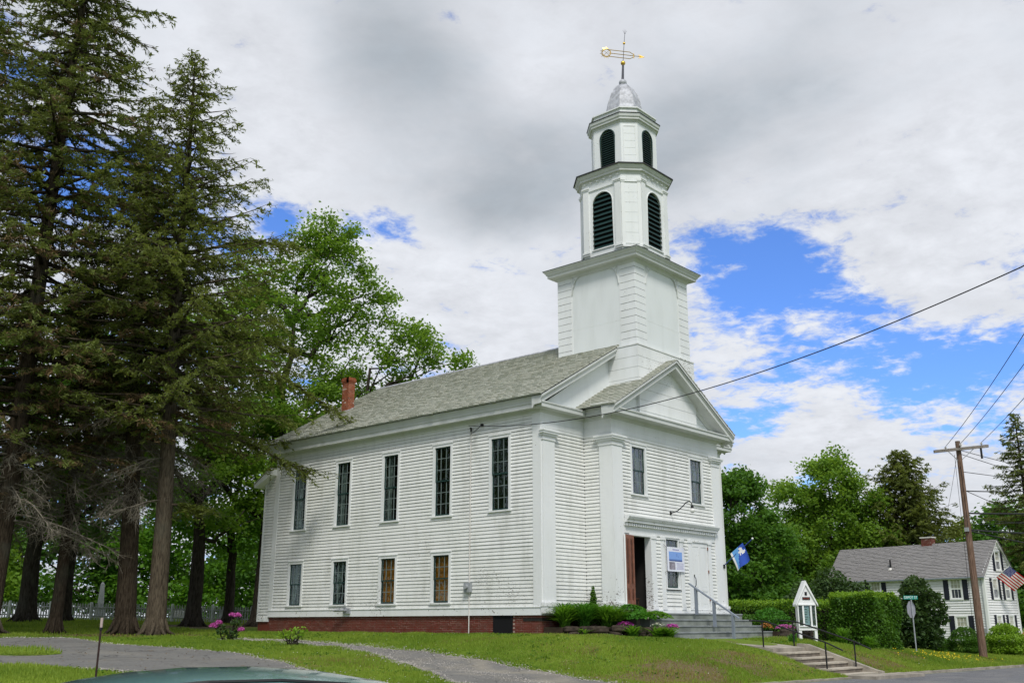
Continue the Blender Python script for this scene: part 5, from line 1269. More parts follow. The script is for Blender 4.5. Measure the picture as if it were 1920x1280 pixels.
def shrub(name, x, y, label, blobs, n, size, m_leaf, m_bk=None, cat='shrub', group=None, zb=None, stems=9, surf=.5):
    z0 = gz(x, y) if zb is None else zb; t_ = thing(name, (x, y, z0), label, cat, group); s_ = MB(); c = MB()
    vol = np.array([b[3]*b[4]*b[5] for b in blobs])**.8; vol /= vol.sum()
    for b, v in zip(blobs, vol):
        k = max(10, int(n*v)); u = rdir(k); r = (surf+(1-surf)*rng.random(k)**.5)[:, None]; lump = 1+.16*np.sin(u[:, :1]*7+b[0]*3)*np.sin(u[:, 1:2]*6)+.10*np.sin(u[:, 2:]*9)
        P_ = np.array([x+b[0], y+b[1], z0+b[2]])+u*r*lump*np.array(b[3:6]); P_ = P_[P_[:, 2] > z0]
        leaf_quads(c, P_, size, .65, .2, np.clip(.42+.2*u[:len(P_), 2]+rng.normal(0, .18, len(P_)), 0, 1))
        for i in range(max(2, int(stems*v)+1)):
            e = np.array([x+b[0], y+b[1], z0+b[2]])+R.uniform(.3, .9)*rdir(1)[0]*np.array(b[3:6]); s_.tube(curve((x+R.uniform(-.1, .1), y+R.uniform(-.1, .1), z0-.1), e, k=6, wob=.04), np.linspace(.03, .008, 6), 5)
    s_.build('stem', m_bk or m_bark, t_); c.build('foliage', m_leaf, t_, keeptone=True); return t_
shrub('lilac_bush', 24.6, -4.3, 'big dark lilac bush behind the stop sign', [(-.1, .1, 1.4, .95, .95, 1.4), (.1, -.1, 2.8, .75, .75, .85), (.5, -.7, 2.0, .75, .75, .9), (-.5, .5, 1.2, .75, .75, 1.1), (.2, -.4, .8, .8, .8, .8)], 8500, .19, m_lilac, surf=.45, stems=20)
shrub('lilac_bush', 27.4, 1.0, 'brownish lilac bush showing over the clipped hedge block', [(0, 0, 2.0, 1.5, 1.5, 1.9), (-.2, .2, 3.5, 1.0, 1.0, 1.0), (.7, -.9, 2.6, 1.1, 1.1, 1.1), (-1.2, 1.3, 2.4, 1.2, 1.2, 1.4), (1.3, -1.5, 2.0, .9, .9, 1.0)], 9000, .2, m_lilac, surf=.45, stems=20)
SBG = 'clipped shrubs along the white house'
shrub('round_shrub', 30.6, -4.7, 'dark green clipped ball shrub left of the pole foot', [(0, 0, .62, .82, .82, .72)], 6000, .09, m_hedge, group=SBG, surf=.85)
shrub('round_shrub', 32.2, -6.3, 'bright yellow green ball shrub right of the pole foot', [(0, 0, .72, .92, .92, .86)], 9000, .11, m_hedgetip, group=SBG, surf=.6)
shrub('low_shrub', 33.6, -7.0, 'reddish leaved shrub at the right edge behind the yellow green ball', [(0, 0, .6, .6, .6, .6)], 1500, .12, m_orange_fl, group=SBG, surf=.6)
hedge('hedge', 29.6, 31.2, -3.9, -3.2, .62, 'very low clipped dark hedge left of the ball shrubs', 3000, .09, m_hedge, m_hedge)
hedge('hedge', 32.6, 34.4, -4.6, -3.9, .7, 'very low clipped dark hedge behind the pole', 3000, .09, m_hedge, m_hedge)
shrub('rhododendron', -6.6, 9.6, 'sparse rhododendron with three magenta blossom heads on the lawn', [(-.25, .1, .42, .2, .2, .2), (.1, -.05, .3, .25, .25, .22), (.15, -.2, .7, .2, .2, .15)], 260, .12, m_lilac, stems=10)
rh = bpy.data.objects['rhododendron']
for dx, dy, dz, r in ((-.42, .35, .55, .15), (-.30, .22, .66, .12), (.22, -.16, .92, .13), (.06, -.05, .95, .09), (.32, -.30, .42, .11)):
    u = rdir(170); q = MB(); c = np.array([-6.6+dx, 9.6+dy, gz(-6.6, 9.6)+dz]); u[:, 2] = np.abs(u[:, 2])*.9-.15; leaf_quads(q, c+u*r, .09, .7, .0); q.build('blossom', m_magenta, rh, keeptone=True)
    q = MB(); q.tube(curve((-6.6, 9.6, gz(-6.6, 9.6)-.05), c, k=5, wob=.02), .012, 4); q.build('stem', m_bark, rh)
shrub('sapling_shrub', -6.2, 6.2, 'small thin yellow green bush on the lawn by the path', [(0, 0, .42, .42, .42, .22), (.2, -.2, .6, .2, .2, .14), (-.3, .25, .4, .2, .2, .14)], 170, .12, m_hedgetip, stems=14, surf=.3)
# ================================================================== flower beds
bw = thing('bed_wall', (2, -2.4, -.8), 'low wall of rough brown stones round the flower bed left of the steps', 'stone wall')
def rock(name, c, s, parent, seed, m_=None):
    g = np.random.default_rng(seed); b = MB(); nr, ns = 5, 8; rg = []
    for i in range(nr+1):
        ph = -math.pi/2+math.pi*i/nr; 
        ring_ = []
        for j in range(ns):
            t = 2*math.pi*j/ns; sx, sy, sz = (abs(v)**.55*np.sign(v) for v in (math.cos(t)*math.cos(ph), math.sin(t)*math.cos(ph), math.sin(ph)))
            k = 1+g.normal(0, .06); ring_.append((c[0]+s[0]*sx*k, c[1]+s[1]*sy*k, c[2]+s[2]*sz*k))
        rg.append(ring_)
    b.rings(rg); return b.build(name, m_ or m_rock, parent)
BED = [(.35, -.75), (1.2, -1.35), (2.0, -2.1), (2.7, -2.85), (3.25, -3.35)]
for r, cuts in ((0, (0, .9, 1.7, 2.2, 3.0, 3.75, 4.2)), (1, (-.1, .6, 1.75, 2.5, 2.85, 3.8, 4.3))):
    bp = resample(BED, 60); dl = np.linspace(0, 3.95, 60)
    for i in range(6):
        pa, pb = (np.array([np.interp(c, dl, bp[:, 0]), np.interp(c, dl, bp[:, 1])]) for c in cuts[i:i+2])
        c = (pa+pb)/2+rng.normal(0, .035, 2); L = np.linalg.norm(pb-pa)/2*1.03
        o = rock('stone', (0, 0, 0), (L, .20+.08*R.random(), (.10+.03*R.random())), bw, 40+i*3+r); o.location = Vector((c[0], c[1], gz(c[0], c[1])+.04+.18*r+R.uniform(-.02, .03)))-worldloc(bw); o.rotation_euler.z = math.atan2(pb[1]-pa[1], pb[0]-pa[0])+R.uniform(-.08, .08)
for me_o in [o for o in bw.children]:
    me_o.data.transform(Matrix.Translation(worldloc(bw)))
soil = MB(); soil.prism([(.1, .0, -.42), (.35, -.7, -.42), (1.2, -1.3, -.42), (2.0, -2.0, -.42), (2.75, -2.8, -.42), (3.28, -3.2, -.42), (3.28, -1.4, -.40), (2.6, -1.38, -.38), (2.6, -.02, -.38)], (0, 0, -.5)); setting('flower_bed', soil, plain('bed_soil', (.035, .024, .015), .95, .4, 8))
bw2 = thing('bed_wall', (12, -3.2, -1), 'low wall of rough brown stones right of the steps below the notice board', 'stone wall')
for i, (x, y, L, z) in enumerate(((11.25, -3.75, .32, .06), (11.75, -4.0, .34, .06), (12.3, -4.1, .34, .05), (11.4, -3.78, .30, .24), (12.0, -4.05, .32, .24), (12.6, -4.15, .26, .28))):
    o = rock('stone', (0, 0, 0), (L, .24, .13), bw2, 90+i); o.data.transform(Matrix.Translation(worldloc(bw2))); o.location = Vector((x, y, gz(x, y)+z))-worldloc(bw2); o.rotation_euler.z = -.3+R.uniform(-.2, .2)
soil = MB(); soil.prism([(11.2, -3.6, -.6), (12.9, -4.0, -.62), (13.3, -1.2, -.6), (11.2, -1.2, -.6)], (0, 0, -.5)); setting('flower_bed', soil, bpy.data.materials['bed_soil'])
def grassy(name, x, y, z, n, h, spread, m_, label, cat='plant', group=None, w=.022):
    """fountain of arching blades"""
    t_ = thing(name, (x, y, z), label, cat, group); b = MB(); a = rng.uniform(0, 2*math.pi, n); hh = h*(.42+.78*rng.random(n)); sp_ = spread*(.3+.8*rng.random(n)); d = np.stack([np.cos(a), np.sin(a), 0*a], 1); sd = np.stack([-np.sin(a), np.cos(a), 0*a], 1)*w
    o = np.array([x, y, z])+rng.normal(0, .06, (n, 3))*np.array([1, 1, 0]); k = 4; rows = []
    for t in np.linspace(0, 1, k+1):
        c = o+d*(sp_*t**1.6)[:, None]+np.array([0, 0, 1])*(hh*(1.55*t-.75*t*t))[:, None]; ww = (1-t**3)*.98+.02; rows += [c-sd*ww, c+sd*ww]
    V = np.stack(rows, 1); m_n = V.shape[1]; base = np.arange(n)[:, None, None]*m_n
    Q = (np.array([(2*i, 2*i+1, 2*i+3, 2*i+2) for i in range(k)])[None]+base).reshape(-1, 4)
    b.add(V.reshape(-1, 3), Q, tone=np.repeat(np.clip(rng.normal(.5, .25, n), 0, 1), m_n)); b.build('leaves', m_, t_, keeptone=True); return t_
DLG = 'daylily clumps in the left flower bed'
for i, (x, y, h, lb) in enumerate(((.70, -.50, .85, 'leftmost daylily clump in the bed, at the church corner'), (1.30, -.95, .95, 'large daylily clump in front of the inner corner of the wall'), (1.95, -1.45, .85, 'daylily clump just left of the small pointed conifer'), (1.0, -.25, .95, 'daylily clump close against the set back wall'), (2.25, -.75, .9, 'daylily clump between the pointed conifer and the porch side'), (1.75, -.35, .9, 'daylily clump deepest in the inner corner'), (2.35, -1.6, .7, 'low daylily clump left of the hosta'))):
    grassy('daylily', x, y, -.42, 520, h, .95, m_daylily if i % 2 else m_lightleaf, lb, group=DLG, w=.02)
shrub('dwarf_conifer', 1.75, -1.0, 'small pointed dark conifer in the flower bed', [(0, 0, .42, .19, .19, .42), (0, 0, .85, .13, .13, .42), (0, 0, 1.15, .07, .07, .28)], 2200, .07, m_hedge, m_bark_con, zb=-.40, surf=.6)
def hosta(x, y, z, r, n, label, m_, cat='plant', size=.24):
    t_ = thing('hosta', (x, y, z), label, cat); b = MB(); a = rng.uniform(0, 2*math.pi, n); q = rng.random(n)**.6; P_ = np.stack([x+r*q*np.cos(a), y+r*q*np.sin(a), z+.12+.36*np.sqrt(np.clip(1-q*q*.9, 0, 1))], 1)
    d = np.stack([np.cos(a), np.sin(a), -.5*q], 1); leaf_quads(b, P_, size, .62, 1.6, None, unit(d), .12); b.build('leaves', m_, t_, keeptone=True)
hosta(2.9, -2.15, -.36, .72, 330, 'broad leaved hosta beside the left end of the steps', m_daylily, size=.28)
hosta(3.1, -1.65, -.10, .6, 260, 'taller leafy clump between the hosta and the brown door', m_daylily, size=.24)
hosta(3.4, -2.6, -.34, .62, 420, 'bright green leafy clump at the outer end of the left bed', m_lightleaf, size=.16)
def flowers(name, x, y, z, r, n, m_, label, size=.06, h=.16):
    t_ = thing(name, (x, y, z), label, 'flowers'); a = rng.uniform(0, 2*math.pi, n); q = np.sqrt(rng.random(n)); P_ = np.stack([x+r*q*np.cos(a), y+r*q*np.sin(a), z+h*np.sqrt(1-q*q*.85)+rng.normal(0, .015, n)], 1)
    b = MB(); leaf_quads(b, P_, size, .8, .8); b.build('blossom', m_, t_, keeptone=True); b = MB(); leaf_quads(b, P_*1-np.array([0, 0, .05]), size*1.2, .5, .4); b.build('leaves', m_daylily, t_, keeptone=True)
flowers('pink_phlox', 2.25, -2.05, -.40, .32, 420, m_pink, 'mound of pink phlox left of the hosta')
flowers('pink_phlox', 3.5, -3.22, -.48, .24, 240, m_pink, 'mound of pink phlox against the left end of the lowest steps')
flowers('white_flowers', 3.0, -2.95, -.44, .28, 110, m_white_fl, 'low white flowers in front of the hosta', .05)
flowers('pink_phlox', 11.7, -3.55, -.58, .42, 520, m_magenta, 'bright magenta phlox mound right of the steps', h=.24)
flowers('white_flowers', 12.5, -3.7, -.58, .42, 260, m_white_fl, 'white flowering mound beside the magenta phlox', h=.3)
flowers('orange_plant', 11.25, -2.9, -.6, .28, 160, m_orange_fl, 'orange leaved plant by the right end of the steps', .10, .3)
shrub('green_mound', 12.2, -2.6, 'rounded bright green mound plant behind the magenta phlox', [(0, 0, .45, .75, .75, .45)], 2200, .10, m_daylily, zb=-.6, surf=.8, cat='plant')
shrub('green_mound', 11.5, -1.9, 'leafy green plant between the steps and the far hedge', [(0, 0, .3, .6, .6, .35)], 1200, .12, m_hedge, zb=-.6, surf=.7, cat='plant')
FNG = 'ferns along the foot of the bed wall'
for x, y, lb in ((2.0, -2.55, 'feathery fern at the middle of the left bed wall'), (2.95, -3.45, 'bright fern at the outer corner of the left bed wall'), (.8, -1.2, 'tiny fern at the inner end of the left bed wall'), (2.6, -3.2, 'small fern left of the outer corner of the bed wall')):
    grassy('fern', x, y, gz(x, y), 90 if x > 1 else 35, .42 if x > 1 else .3, .62, m_lightleaf, lb, group=FNG, w=.035)
grassy('iris_clump', 9.4, -5.0, gz(9.4, -5.0), 70, .38, .2, m_daylily, 'small iris clump beside the concrete walk')
grassy('tall_grass', 13.6, -5.2, gz(13.6, -5.2), 160, .75, .5, m_lightleaf, 'tall pale grass tuft at the foot of the notice board', group='grass tufts by the notice board')
grassy('tall_grass', 14.4, -6.0, gz(14.4, -6.0), 130, .6, .5, m_lightleaf, 'lower pale grass tuft between the notice board and the hedge block', group='grass tufts by the notice board')
# ================================================================== notice board
nbx, nby = 11.75, -4.55; nbz = gz(nbx, nby)-.02
nb_ = thing('notice_board', (nbx, nby, nbz), 'white glazed notice board with steep gable roof on two posts', 'notice board')
ca, sa = math.cos(rad(-40)), math.sin(rad(-40)); u_ = np.array([ca, sa, 0]); n_ = np.array([sa, -ca, 0]); FN = ((nbx, nby, nbz), u_, n_)
for s in (-1, 1): b = MB(); b.boxuvn(FN, s*.34-.06, s*.34+.06, -.1, .50, -.16, -.02); part('post', b, m_whitebright, nb_)
b = MB(); hb_ = .40; zb0, zb1 = .46, 1.56
b.boxuvn(FN, -hb_, hb_, zb0, zb1, -.24, -.04)
b.boxuvn(FN, -hb_, -.36, zb0, zb1, -.04, 0); b.boxuvn(FN, .36, hb_, zb0, zb1, -.04, 0); b.boxuvn(FN, -.36, .36, zb0, .64, -.04, -.001); b.boxuvn(FN, -.36, .36, 1.46, zb1, -.04, -.001)
b.prism([frame_pt(FN, a, z, 0) for a, z in ((-hb_, zb1), (hb_, zb1), (0, zb1+.72))], -n_*.24); part('cabinet', b, m_whitebright, nb_)
b = MB(); b.boxuvn(FN, -.38, .38, .60, .64, 0, .05); b.boxuvn(FN, -.38, .38, 1.46, 1.50, 0, .04)
for x in (-.17, .17): b.boxuvn(FN, x-.035, x+.035, .64, 1.48, -.02, .02)
part('frame', b, m_whitebright, nb_)
for a, c in ((-.36, -.205), (-.135, .135), (.205, .36)): q = MB(); q.boxuvn(FN, a, c, .64, 1.46, -.024, -.018); part('pane', q, m_glass, nb_)
q = MB(); q.boxuvn(FN, -.36, .36, .65, 1.46, -.039, -.036); part('backing', q, plain('grey_felt', (.10, .10, .09), .9), nb_)
q = MB(); q.boxuvn(FN, -.12, .10, .68, 1.44, -.036, -.031); sh_ = part('notice', q, plain('pale_blue_sheet', (.45, .55, .60), .6), nb_)
q = MB()
for j in range(7): z = 1.38-j*.10; q.boxuvn(FN, -.10, .0+R.uniform(0, .05), z, z+.025, -.031, -.029)
part('print', q, m_iron, sh_)
for s in (-1, 1):
    q = MB(); sl_ = [(s*(hb_+.08), zb1-.144), (s*(hb_+.08), zb1-.064), (0, zb1+.90), (0, zb1+.72)]; q.prism([frame_pt(FN, a, z, .07) for a, z in sl_], -n_*.36); part('roof', q, m_whitebright, nb_)
q = MB(); q.boxuvn(FN, -.17, .17, 1.68, 1.79, .0, .02); part('plaque', q, m_iron, nb_); q2 = MB(); q2.boxuvn(FN, -.05, .05, 1.86, 2.0, .0, .02); part('plaque', q2, m_iron, nb_)
q = MB(); q.boxuvn(FN, -.13, -.03, 1.705, 1.765, .02, .024); q.boxuvn(FN, .0, .13, 1.705, 1.765, .02, .024); part('print', q, m_brick, nb_)
# ================================================================== stop sign with street name plate
sx_, sy_ = 19.75, -5.95; sz_ = gz(sx_, sy_)
sg = thing('stop_sign', (sx_, sy_, sz_), 'grey back of a stop sign with green street name plate on top', 'street sign')
b = MB(); b.tube([(sx_, sy_, sz_-.2), (sx_, sy_, 1.02-.05)], .032, 8); part('post', b, m_steel, sg)
fa = rad(48.6-28); su = np.array([math.cos(rad(25)), -math.sin(rad(25)), 0]); sn = np.array([su[1], -su[0], 0])*-1
vdir = np.array([.75, .66, 0]); ul = np.array([.346, -.938, 0])*.47+np.array([.938, .346, 0])*.88; ul /= np.linalg.norm(ul); nl = np.array([-ul[1], ul[0], 0])
oc = [(sx_, sy_, .33)]; R8 = .40
poly = [np.array([sx_, sy_, .34])+ul*R8*math.cos(rad(22.5+45*i))+np.array([0, 0, R8*math.sin(rad(22.5+45*i))])+nl*.04 for i in range(8)]
b = MB(); b.prism(poly, nl*.006); part('blade', b, plain('dull_sign_aluminium', (.30, .30, .34), .6, .1), sg)
q = MB(); q.prism([p+nl*.009-(p-poly[0]*0-np.array([sx_, sy_, .34])-nl*.04)*.03 for p in poly], nl*.003); part('face', q, plain('stop_red', (.35, .02, .02), .4), sg)
q = MB(); rdn = np.array([.66, -.75, 0]); rn = np.array([-.75, -.66, 0])
q.boxuvn(((sx_, sy_, 0), rdn, rn), -.36, .30, .80, .965, .03, .045); pl = part('name_plate', q, plain('sign_green', (.01, .24, .19), .4, .1), sg)
tc_ = bpy.data.curves.new('lettering', 'FONT'); tc_.body = 'DEPOT ST'; tc_.size = .165; tc_.align_x = 'CENTER'; tc_.align_y = 'CENTER'; tc_.extrude = .002
to_ = bpy.data.objects.new('text_source', tc_); link(to_); bpy.context.view_layer.update(); tme = bpy.data.meshes.new_from_object(to_.evaluated_get(bpy.context.evaluated_depsgraph_get())); bpy.data.objects.remove(to_)
to = bpy.data.objects.new('lettering', tme); link(to, pl); tme.materials.clear(); tme.materials.append(m_whitebright)
to.rotation_euler = (math.pi/2, 0, math.atan2(rdn[1], rdn[0])); to.location = Vector((sx_, sy_, .882))+Vector(rdn)*-.03+Vector(rn)*.049-worldloc(pl); to.scale = (.82, .9, 1)
# ================================================================== white house on the right
hO = np.array([53.67, .9]); th = rad(12); ha = np.array([math.sin(th), math.cos(th), 0]); hbv = np.array([math.cos(th), -math.sin(th), 0]); HZ = -1.72; HL, HW, HE, HR = 13.9, 4.6, 3.38, 6.02
house = thing('house', (*hO, HZ), 'white two storey house with navy shutters and grey shingle roof', 'house')
FHA = ((*hO, 0), ha, -hbv); FHB = ((*hO, 0), hbv, -ha)
b = MB(); o3 = np.array([*hO, 0.]); P3 = lambda a, b_, z: o3+ha*a+hbv*b_+np.array([0, 0, z])
b.prism([P3(.0, .0, -2.2), P3(HL, 0, -2.2), P3(HL, HW, -2.2), P3(0, HW, -2.2)], (0, 0, HE+2.2)); b.prism([P3(0.0, 0.0, HE), P3(0.0, HW, HE), P3(.0, HW/2, HR-.12)], ha*HL)
hwall = part('wall', b, m_vinyl, house)
hopen = []; HWN = [(FHA, 2.30, 1.60, 3.06), (FHA, 9.37, 1.60, 3.06), (FHA, 5.9, 1.60, 3.06), (FHA, 2.12, -1.22, .22), (FHA, 5.3, -1.22, .22), (FHA, 9.37, -1.22, .22), (FHB, 1.50, 1.60, 3.0), (FHB, 3.30, 1.60, 3.0), (FHB, 1.55, -1.0, .28), (FHB, 3.30, -1.0, .28), (FHB, 2.32, 3.75, 5.10)]
cj = MB(); clap(FHA, .14, HL, -1.55, HE-.25, .19, [(u-.55, u+.55, z0, z1) for F, u, z0, z1 in HWN if F is FHA], m_vinyl, None, joined=cj, lap0=.055)
clap(FHB, .14, HW-.14, -1.55, HE, .19, [(u-.45, u+.45, z0, z1) for F, u, z0, z1 in HWN if F is FHB], m_vinyl, None, joined=cj, lap0=.055)
for k in range(12):
    z = HE+k*.20; hw_ = HW/2*(1-(z-HE)/(HR-.12-HE))
    if hw_ > .12: clap(FHB, HW/2-hw_, HW/2+hw_, z, z+.199, .199, [(u-.4, u+.4, z0, z1) for F, u, z0, z1 in HWN[-1:]], m_vinyl, None, joined=cj, lap0=.055)
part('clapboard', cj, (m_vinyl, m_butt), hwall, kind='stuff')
b = MB(); b.boxuvn(FHA, -.065, .14, -1.6, HE, -.02, .065); b.boxuvn(FHB, .0, .14, -1.6, HE, -.02, .067); b.boxuvn(FHB, HW-.14, HW+.04, -1.6, HE, -.02, .065); b.boxuvn(FHA, -.05, HL, HE-.25, HE, -.02, .05); part('corner_board', b, m_whitebright, house)
for F, u, z0, z1 in HWN:
    w = .86 if F is FHA else .62
    b = MB(); b.boxuvn(F, u-w/2-.12, u-w/2, z0-.1, z1+.12, -.02, .07); b.boxuvn(F, u+w/2, u+w/2+.12, z0-.1, z1+.12, -.02, .07); b.boxuvn(F, u-w/2, u+w/2, z1, z1+.12, -.02, .07); b.boxuvn(F, u-w/2-.14, u+w/2+.14, z0-.12, z0, -.02, .09)
    wn = part('window', b, m_whitebright, house)
    b = MB(); zm = (z0+z1)/2
    for a, c in ((z0, zm), (zm, z1)): b.boxuvn(F, u-w/2, u-w/2+.06, a, c, .0, .035); b.boxuvn(F, u+w/2-.06, u+w/2, a, c, .0, .035); b.boxuvn(F, u-w/2+.06, u+w/2-.06, a, a+.05, .0, .035); b.boxuvn(F, u-w/2+.06, u+w/2-.06, c-.05, c, .0, .035)
    for k in (1, 2): x = u-w/2+w*k/3; b.boxuvn(F, x-.012, x+.012, z0+.05, z1-.05, .01, .03)
    b.boxuvn(F, u-w/2+.06, u+w/2-.06, (zm+z1)/2-.012, (zm+z1)/2+.012, .01, .03); part('sash', b, m_whitebright, wn)
    q = MB(); q.boxuvn(F, u-w/2+.04, u+w/2-.04, z0+.04, zm, .005, .012); part('pane', q, plain_dark_glass if 'plain_dark_glass' in globals() else globals().setdefault('plain_dark_glass', plain('house_window_glass', (.05, .055, .07), .08, .3, 2, spec=.7)), wn)
    q = MB(); q.boxuvn(F, u-w/2+.04, u+w/2-.04, zm, z1-.04, .005, .012); part('pane', q, globals().setdefault('curtained_glass', plain('curtained_glass', (.42, .41, .33), .15, .2, 2, spec=.6)), wn)
    for s in (-1, 1):
        b = MB(); c = u+s*(w/2+.12+(.24 if F is FHA else .17)); hw_ = .21 if F is FHA else .15
        b.boxuvn(F, c-hw_, c+hw_, z0-.10, z1+.10, .02, .075); b.boxuvn(F, c-hw_+.05, c+hw_-.05, z0, zm-.04, .075, .085); b.boxuvn(F, c-hw_+.05, c+hw_-.05, zm+.04, z1, .075, .085); part('shutter', b, m_shutter, wn)
rfb = MB(); hsl = (HR-HE)/(HW/2)
for s, b0 in ((1, 0), (-1, HW)):
    e0 = b0-s*.22; rfb.prism([P3(-.20, e0, HE-.22*hsl-.03), P3(-.20, HW/2, HR-.05), P3(-.20, HW/2, HR-.14), P3(-.20, e0, HE-.22*hsl-.10)], ha*(HL+.4))
hroof = part('roof', rfb, m_whitebright, house)
sl = MB(); upv = hbv+np.array([0, 0, hsl]); upv /= np.linalg.norm(upv); slates(sl, P3(-.22, -.25, HE-.25*hsl+.03), ha, upv, HL+.44, math.hypot(HW/2+.25, (HW/2+.25)*hsl), .16, .30)
upv2 = -hbv+np.array([0, 0, hsl]); upv2 /= np.linalg.norm(upv2); slates(sl, P3(-.22, HW+.25, HE-.25*hsl+.03), ha, upv2, HL+.44, math.hypot(HW/2+.25, (HW/2+.25)*hsl), .2, .5)
part('shingle', sl, m_shingle, hroof, kind='stuff')
b = MB(); b.boxuvn(FHA, -.2, HL+.2, HE-.30, HE-.20, .22, .34); part('gutter', b, m_railgrey, hroof)
b = MB()
for k in range(28): b.boxuvn(FHA, .1+k*.49, .1+k*.49+.22, HE-.36, HE-.30, .05, .20)
part('soffit_block', b, m_railgrey, hroof)
cx_ = P3(5.65, HW/2+.1, 0); b = MB(); b.prism([cx_+ha*i+hbv*j+np.array([0, 0, 5.5]) for i, j in ((-.45, -.3), (.45, -.3), (.45, .3), (-.45, .3))], (0, 0, 1.05)); hc = part('chimney', b, m_mortar, hroof)
cb_ = MB(); bricks(cb_, (tuple(cx_-ha*.45-hbv*.305), ha, -hbv), 0, .9, 5.5, 6.5); bricks(cb_, (tuple(cx_-ha*.455-hbv*.3), hbv, -ha), 0, .6, 5.5, 6.5); part('brick', cb_, m_brick, hc, kind='stuff')
b = MB(); b.prism([cx_+ha*i+hbv*j+np.array([0, 0, 6.52]) for i, j in ((-.52, -.37), (.52, -.37), (.52, .37), (-.52, .37))], (0, 0, .10)); part('cap', b, m_porcelain, hc)
vp_ = P3(8.2, .62, HE+.62*hsl); b = MB(); b.tube([vp_, vp_+np.array([0, 0, .75])], .07, 8); vpo = part('vent_pipe', b, m_iron, hroof); b = MB(); b.tube([vp_-np.array([0, 0, .1]), vp_+np.array([0, 0, .10])], [.25, .1], 8); part('flashing', b, m_porcelain, vpo)
b = MB(); b.tube([P3(.2, -.06, -1.6), P3(.2, -.06, HE-.2)], .03, 6); b.boxuvn(FHA, .12, .42, -.95, -.6, .05, .18); part('meter', b, m_meter, house)
b = MB(); b.boxuvn(FHA, -.01, HL, -2.2, -1.56, -.1, .02); b.boxuvn(FHB, 0, HW, -2.2, -1.56, -.1, .021); part('foundation', b, m_concrete, house)
# roof of another house glimpsed behind the hedge
oh = thing('house', (44, 21, -1.7), 'low pale roof of another house glimpsed behind the hedge', 'house')
b = MB(); b.box(41.5, 46.5, 20, 25, -1.9, 1.0); part('wall', b, m_vinyl, oh); b = MB(); b.prism([(41, 19.6, 1.0), (47, 19.6, 1.0), (44, 19.6, 2.7)], (0, 5.8, 0)); part('roof', b, m_roofedge if False else m_shingle, oh)
# stars and stripes on the house
uf = thing('flag', tuple(P3(0, 1.25, 3.02)), 'stars and stripes flag on angled staff at the white house gable', 'flag')
fd = -ha; S0 = P3(-.03, .85, 2.78); S1 = S0+fd*1.35+hbv*.55+np.array([0, 0, 1.15])
b = MB(); b.tube([S0, S1], .022, 6); part('pole', b, m_whitebright, uf)
mr, mw, mb_ = plain('flag_red', (.48, .012, .018), .8), mwh, plain('flag_blue', (.018, .025, .22), .8)
def uscol(i, j): # i across hoist (26 rows), j along fly (30)
    st_ = i//2
    if st_ >= 6 and j < 12: return 2
    return 0 if st_ % 2 == 0 else 1
e1 = (S1-S0); e1 = e1/np.linalg.norm(e1)*1.28; hoist0 = S1-e1
flyd = np.array([.66, -.75, 0])*1.3+np.array([0, 0, -.92])
fl_ = cloth('cloth', uf, hoist0, e1, flyd, 26, 30, lambda s, t: .13*math.sin(t*7+s*2)*t, uscol, (mr, mw, mb_))
st_m = MB(); nnf = np.cross(e1, flyd); nnf /= np.linalg.norm(nnf)
if nnf @ np.array([.75, .66, 0]) > 0: nnf = -nnf
for a in range(9):
    for c in range(6 if a % 2 == 0 else 5):
        s, t = (6/13)+(7/13)*(a+1)/10, .4*((c+.5)/6+(0 if a % 2 == 0 else .5/6)); nn0 = np.cross(e1, flyd); nn0 /= np.linalg.norm(nn0)
        c_ = hoist0+e1*s+flyd*t+nn0*(.13*math.sin(t*7+s*2)*t)+np.array([0, 0, -.10*t*t*np.linalg.norm(flyd)])+nnf*.012
        ed, fdn = e1/np.linalg.norm(e1), flyd/np.linalg.norm(flyd)
        V = [c_+(ed*math.cos(k*math.pi/5)+fdn*math.sin(k*math.pi/5))*(.034 if k % 2 == 0 else .014) for k in range(10)]; st_m.add(V, ng=[list(range(10))])
part('star', st_m, mw, fl_)
# ================================================================== utility pole and wires
ux, uy = 25.95, -6.95; uz = gz(ux, uy)
up_ = thing('utility_pole', (ux, uy, uz), 'brown wooden utility pole with grey crossarm', 'utility pole')
b = MB(); b.tube([(ux, uy, uz-.3), (ux, uy, uz+5), (ux+.05, uy, 8.95)], [.20, .165, .125], 12); part('mast', b, m_wood_pole, up_)
A_, B_ = np.array((25.05, -5.92, 8.36)), np.array((26.95, -8.08, 8.66)); d_ = unit(B_-A_); nn_ = np.array([-d_[1], d_[0], 0]); nn_ = nn_/np.linalg.norm(nn_)
b = MB(); b.rings([[p-nn_*(.2)+o for o in (nn_*-.055+np.array([0, 0, -.075]), nn_*.055+np.array([0, 0, -.075]), nn_*.055+np.array([0, 0, .075]), nn_*-.055+np.array([0, 0, .075]))] for p in (A_, B_)]); armo = part('crossarm', b, m_armwood, up_)
b = MB(); b.tube([(A_+B_)/2+d_*.75-nn_*.2, (ux, uy, 7.85)], .018, 5); b.tube([(A_+B_)/2-d_*.75-nn_*.2, (ux, uy, 7.85)], .018, 5); part('brace', b, m_steel, armo)
INS = []
for s, h_ in ((.22, .12), (.5, .20), (.88, .14)):
    p = A_+(B_-A_)*s-nn_*.2+np.array([0, 0, .075]); b = MB(); b.lathe((p[0], p[1]), [(.03, p[2]), (.03, p[2]+h_*.4), (.075, p[2]+h_*.45), (.05, p[2]+h_*.65), (.075, p[2]+h_*.7), (.04, p[2]+h_)], 10); part('insulator', b, m_porcelain, up_); INS.append(p+np.array([0, 0, h_]))
p = A_+(B_-A_)*.86-nn_*.2; b = MB(); b.tube([p+np.array([0, 0, -.08]), p+np.array([0, 0, -.62])], .055, 8); part('cutout', b, m_iron, up_)
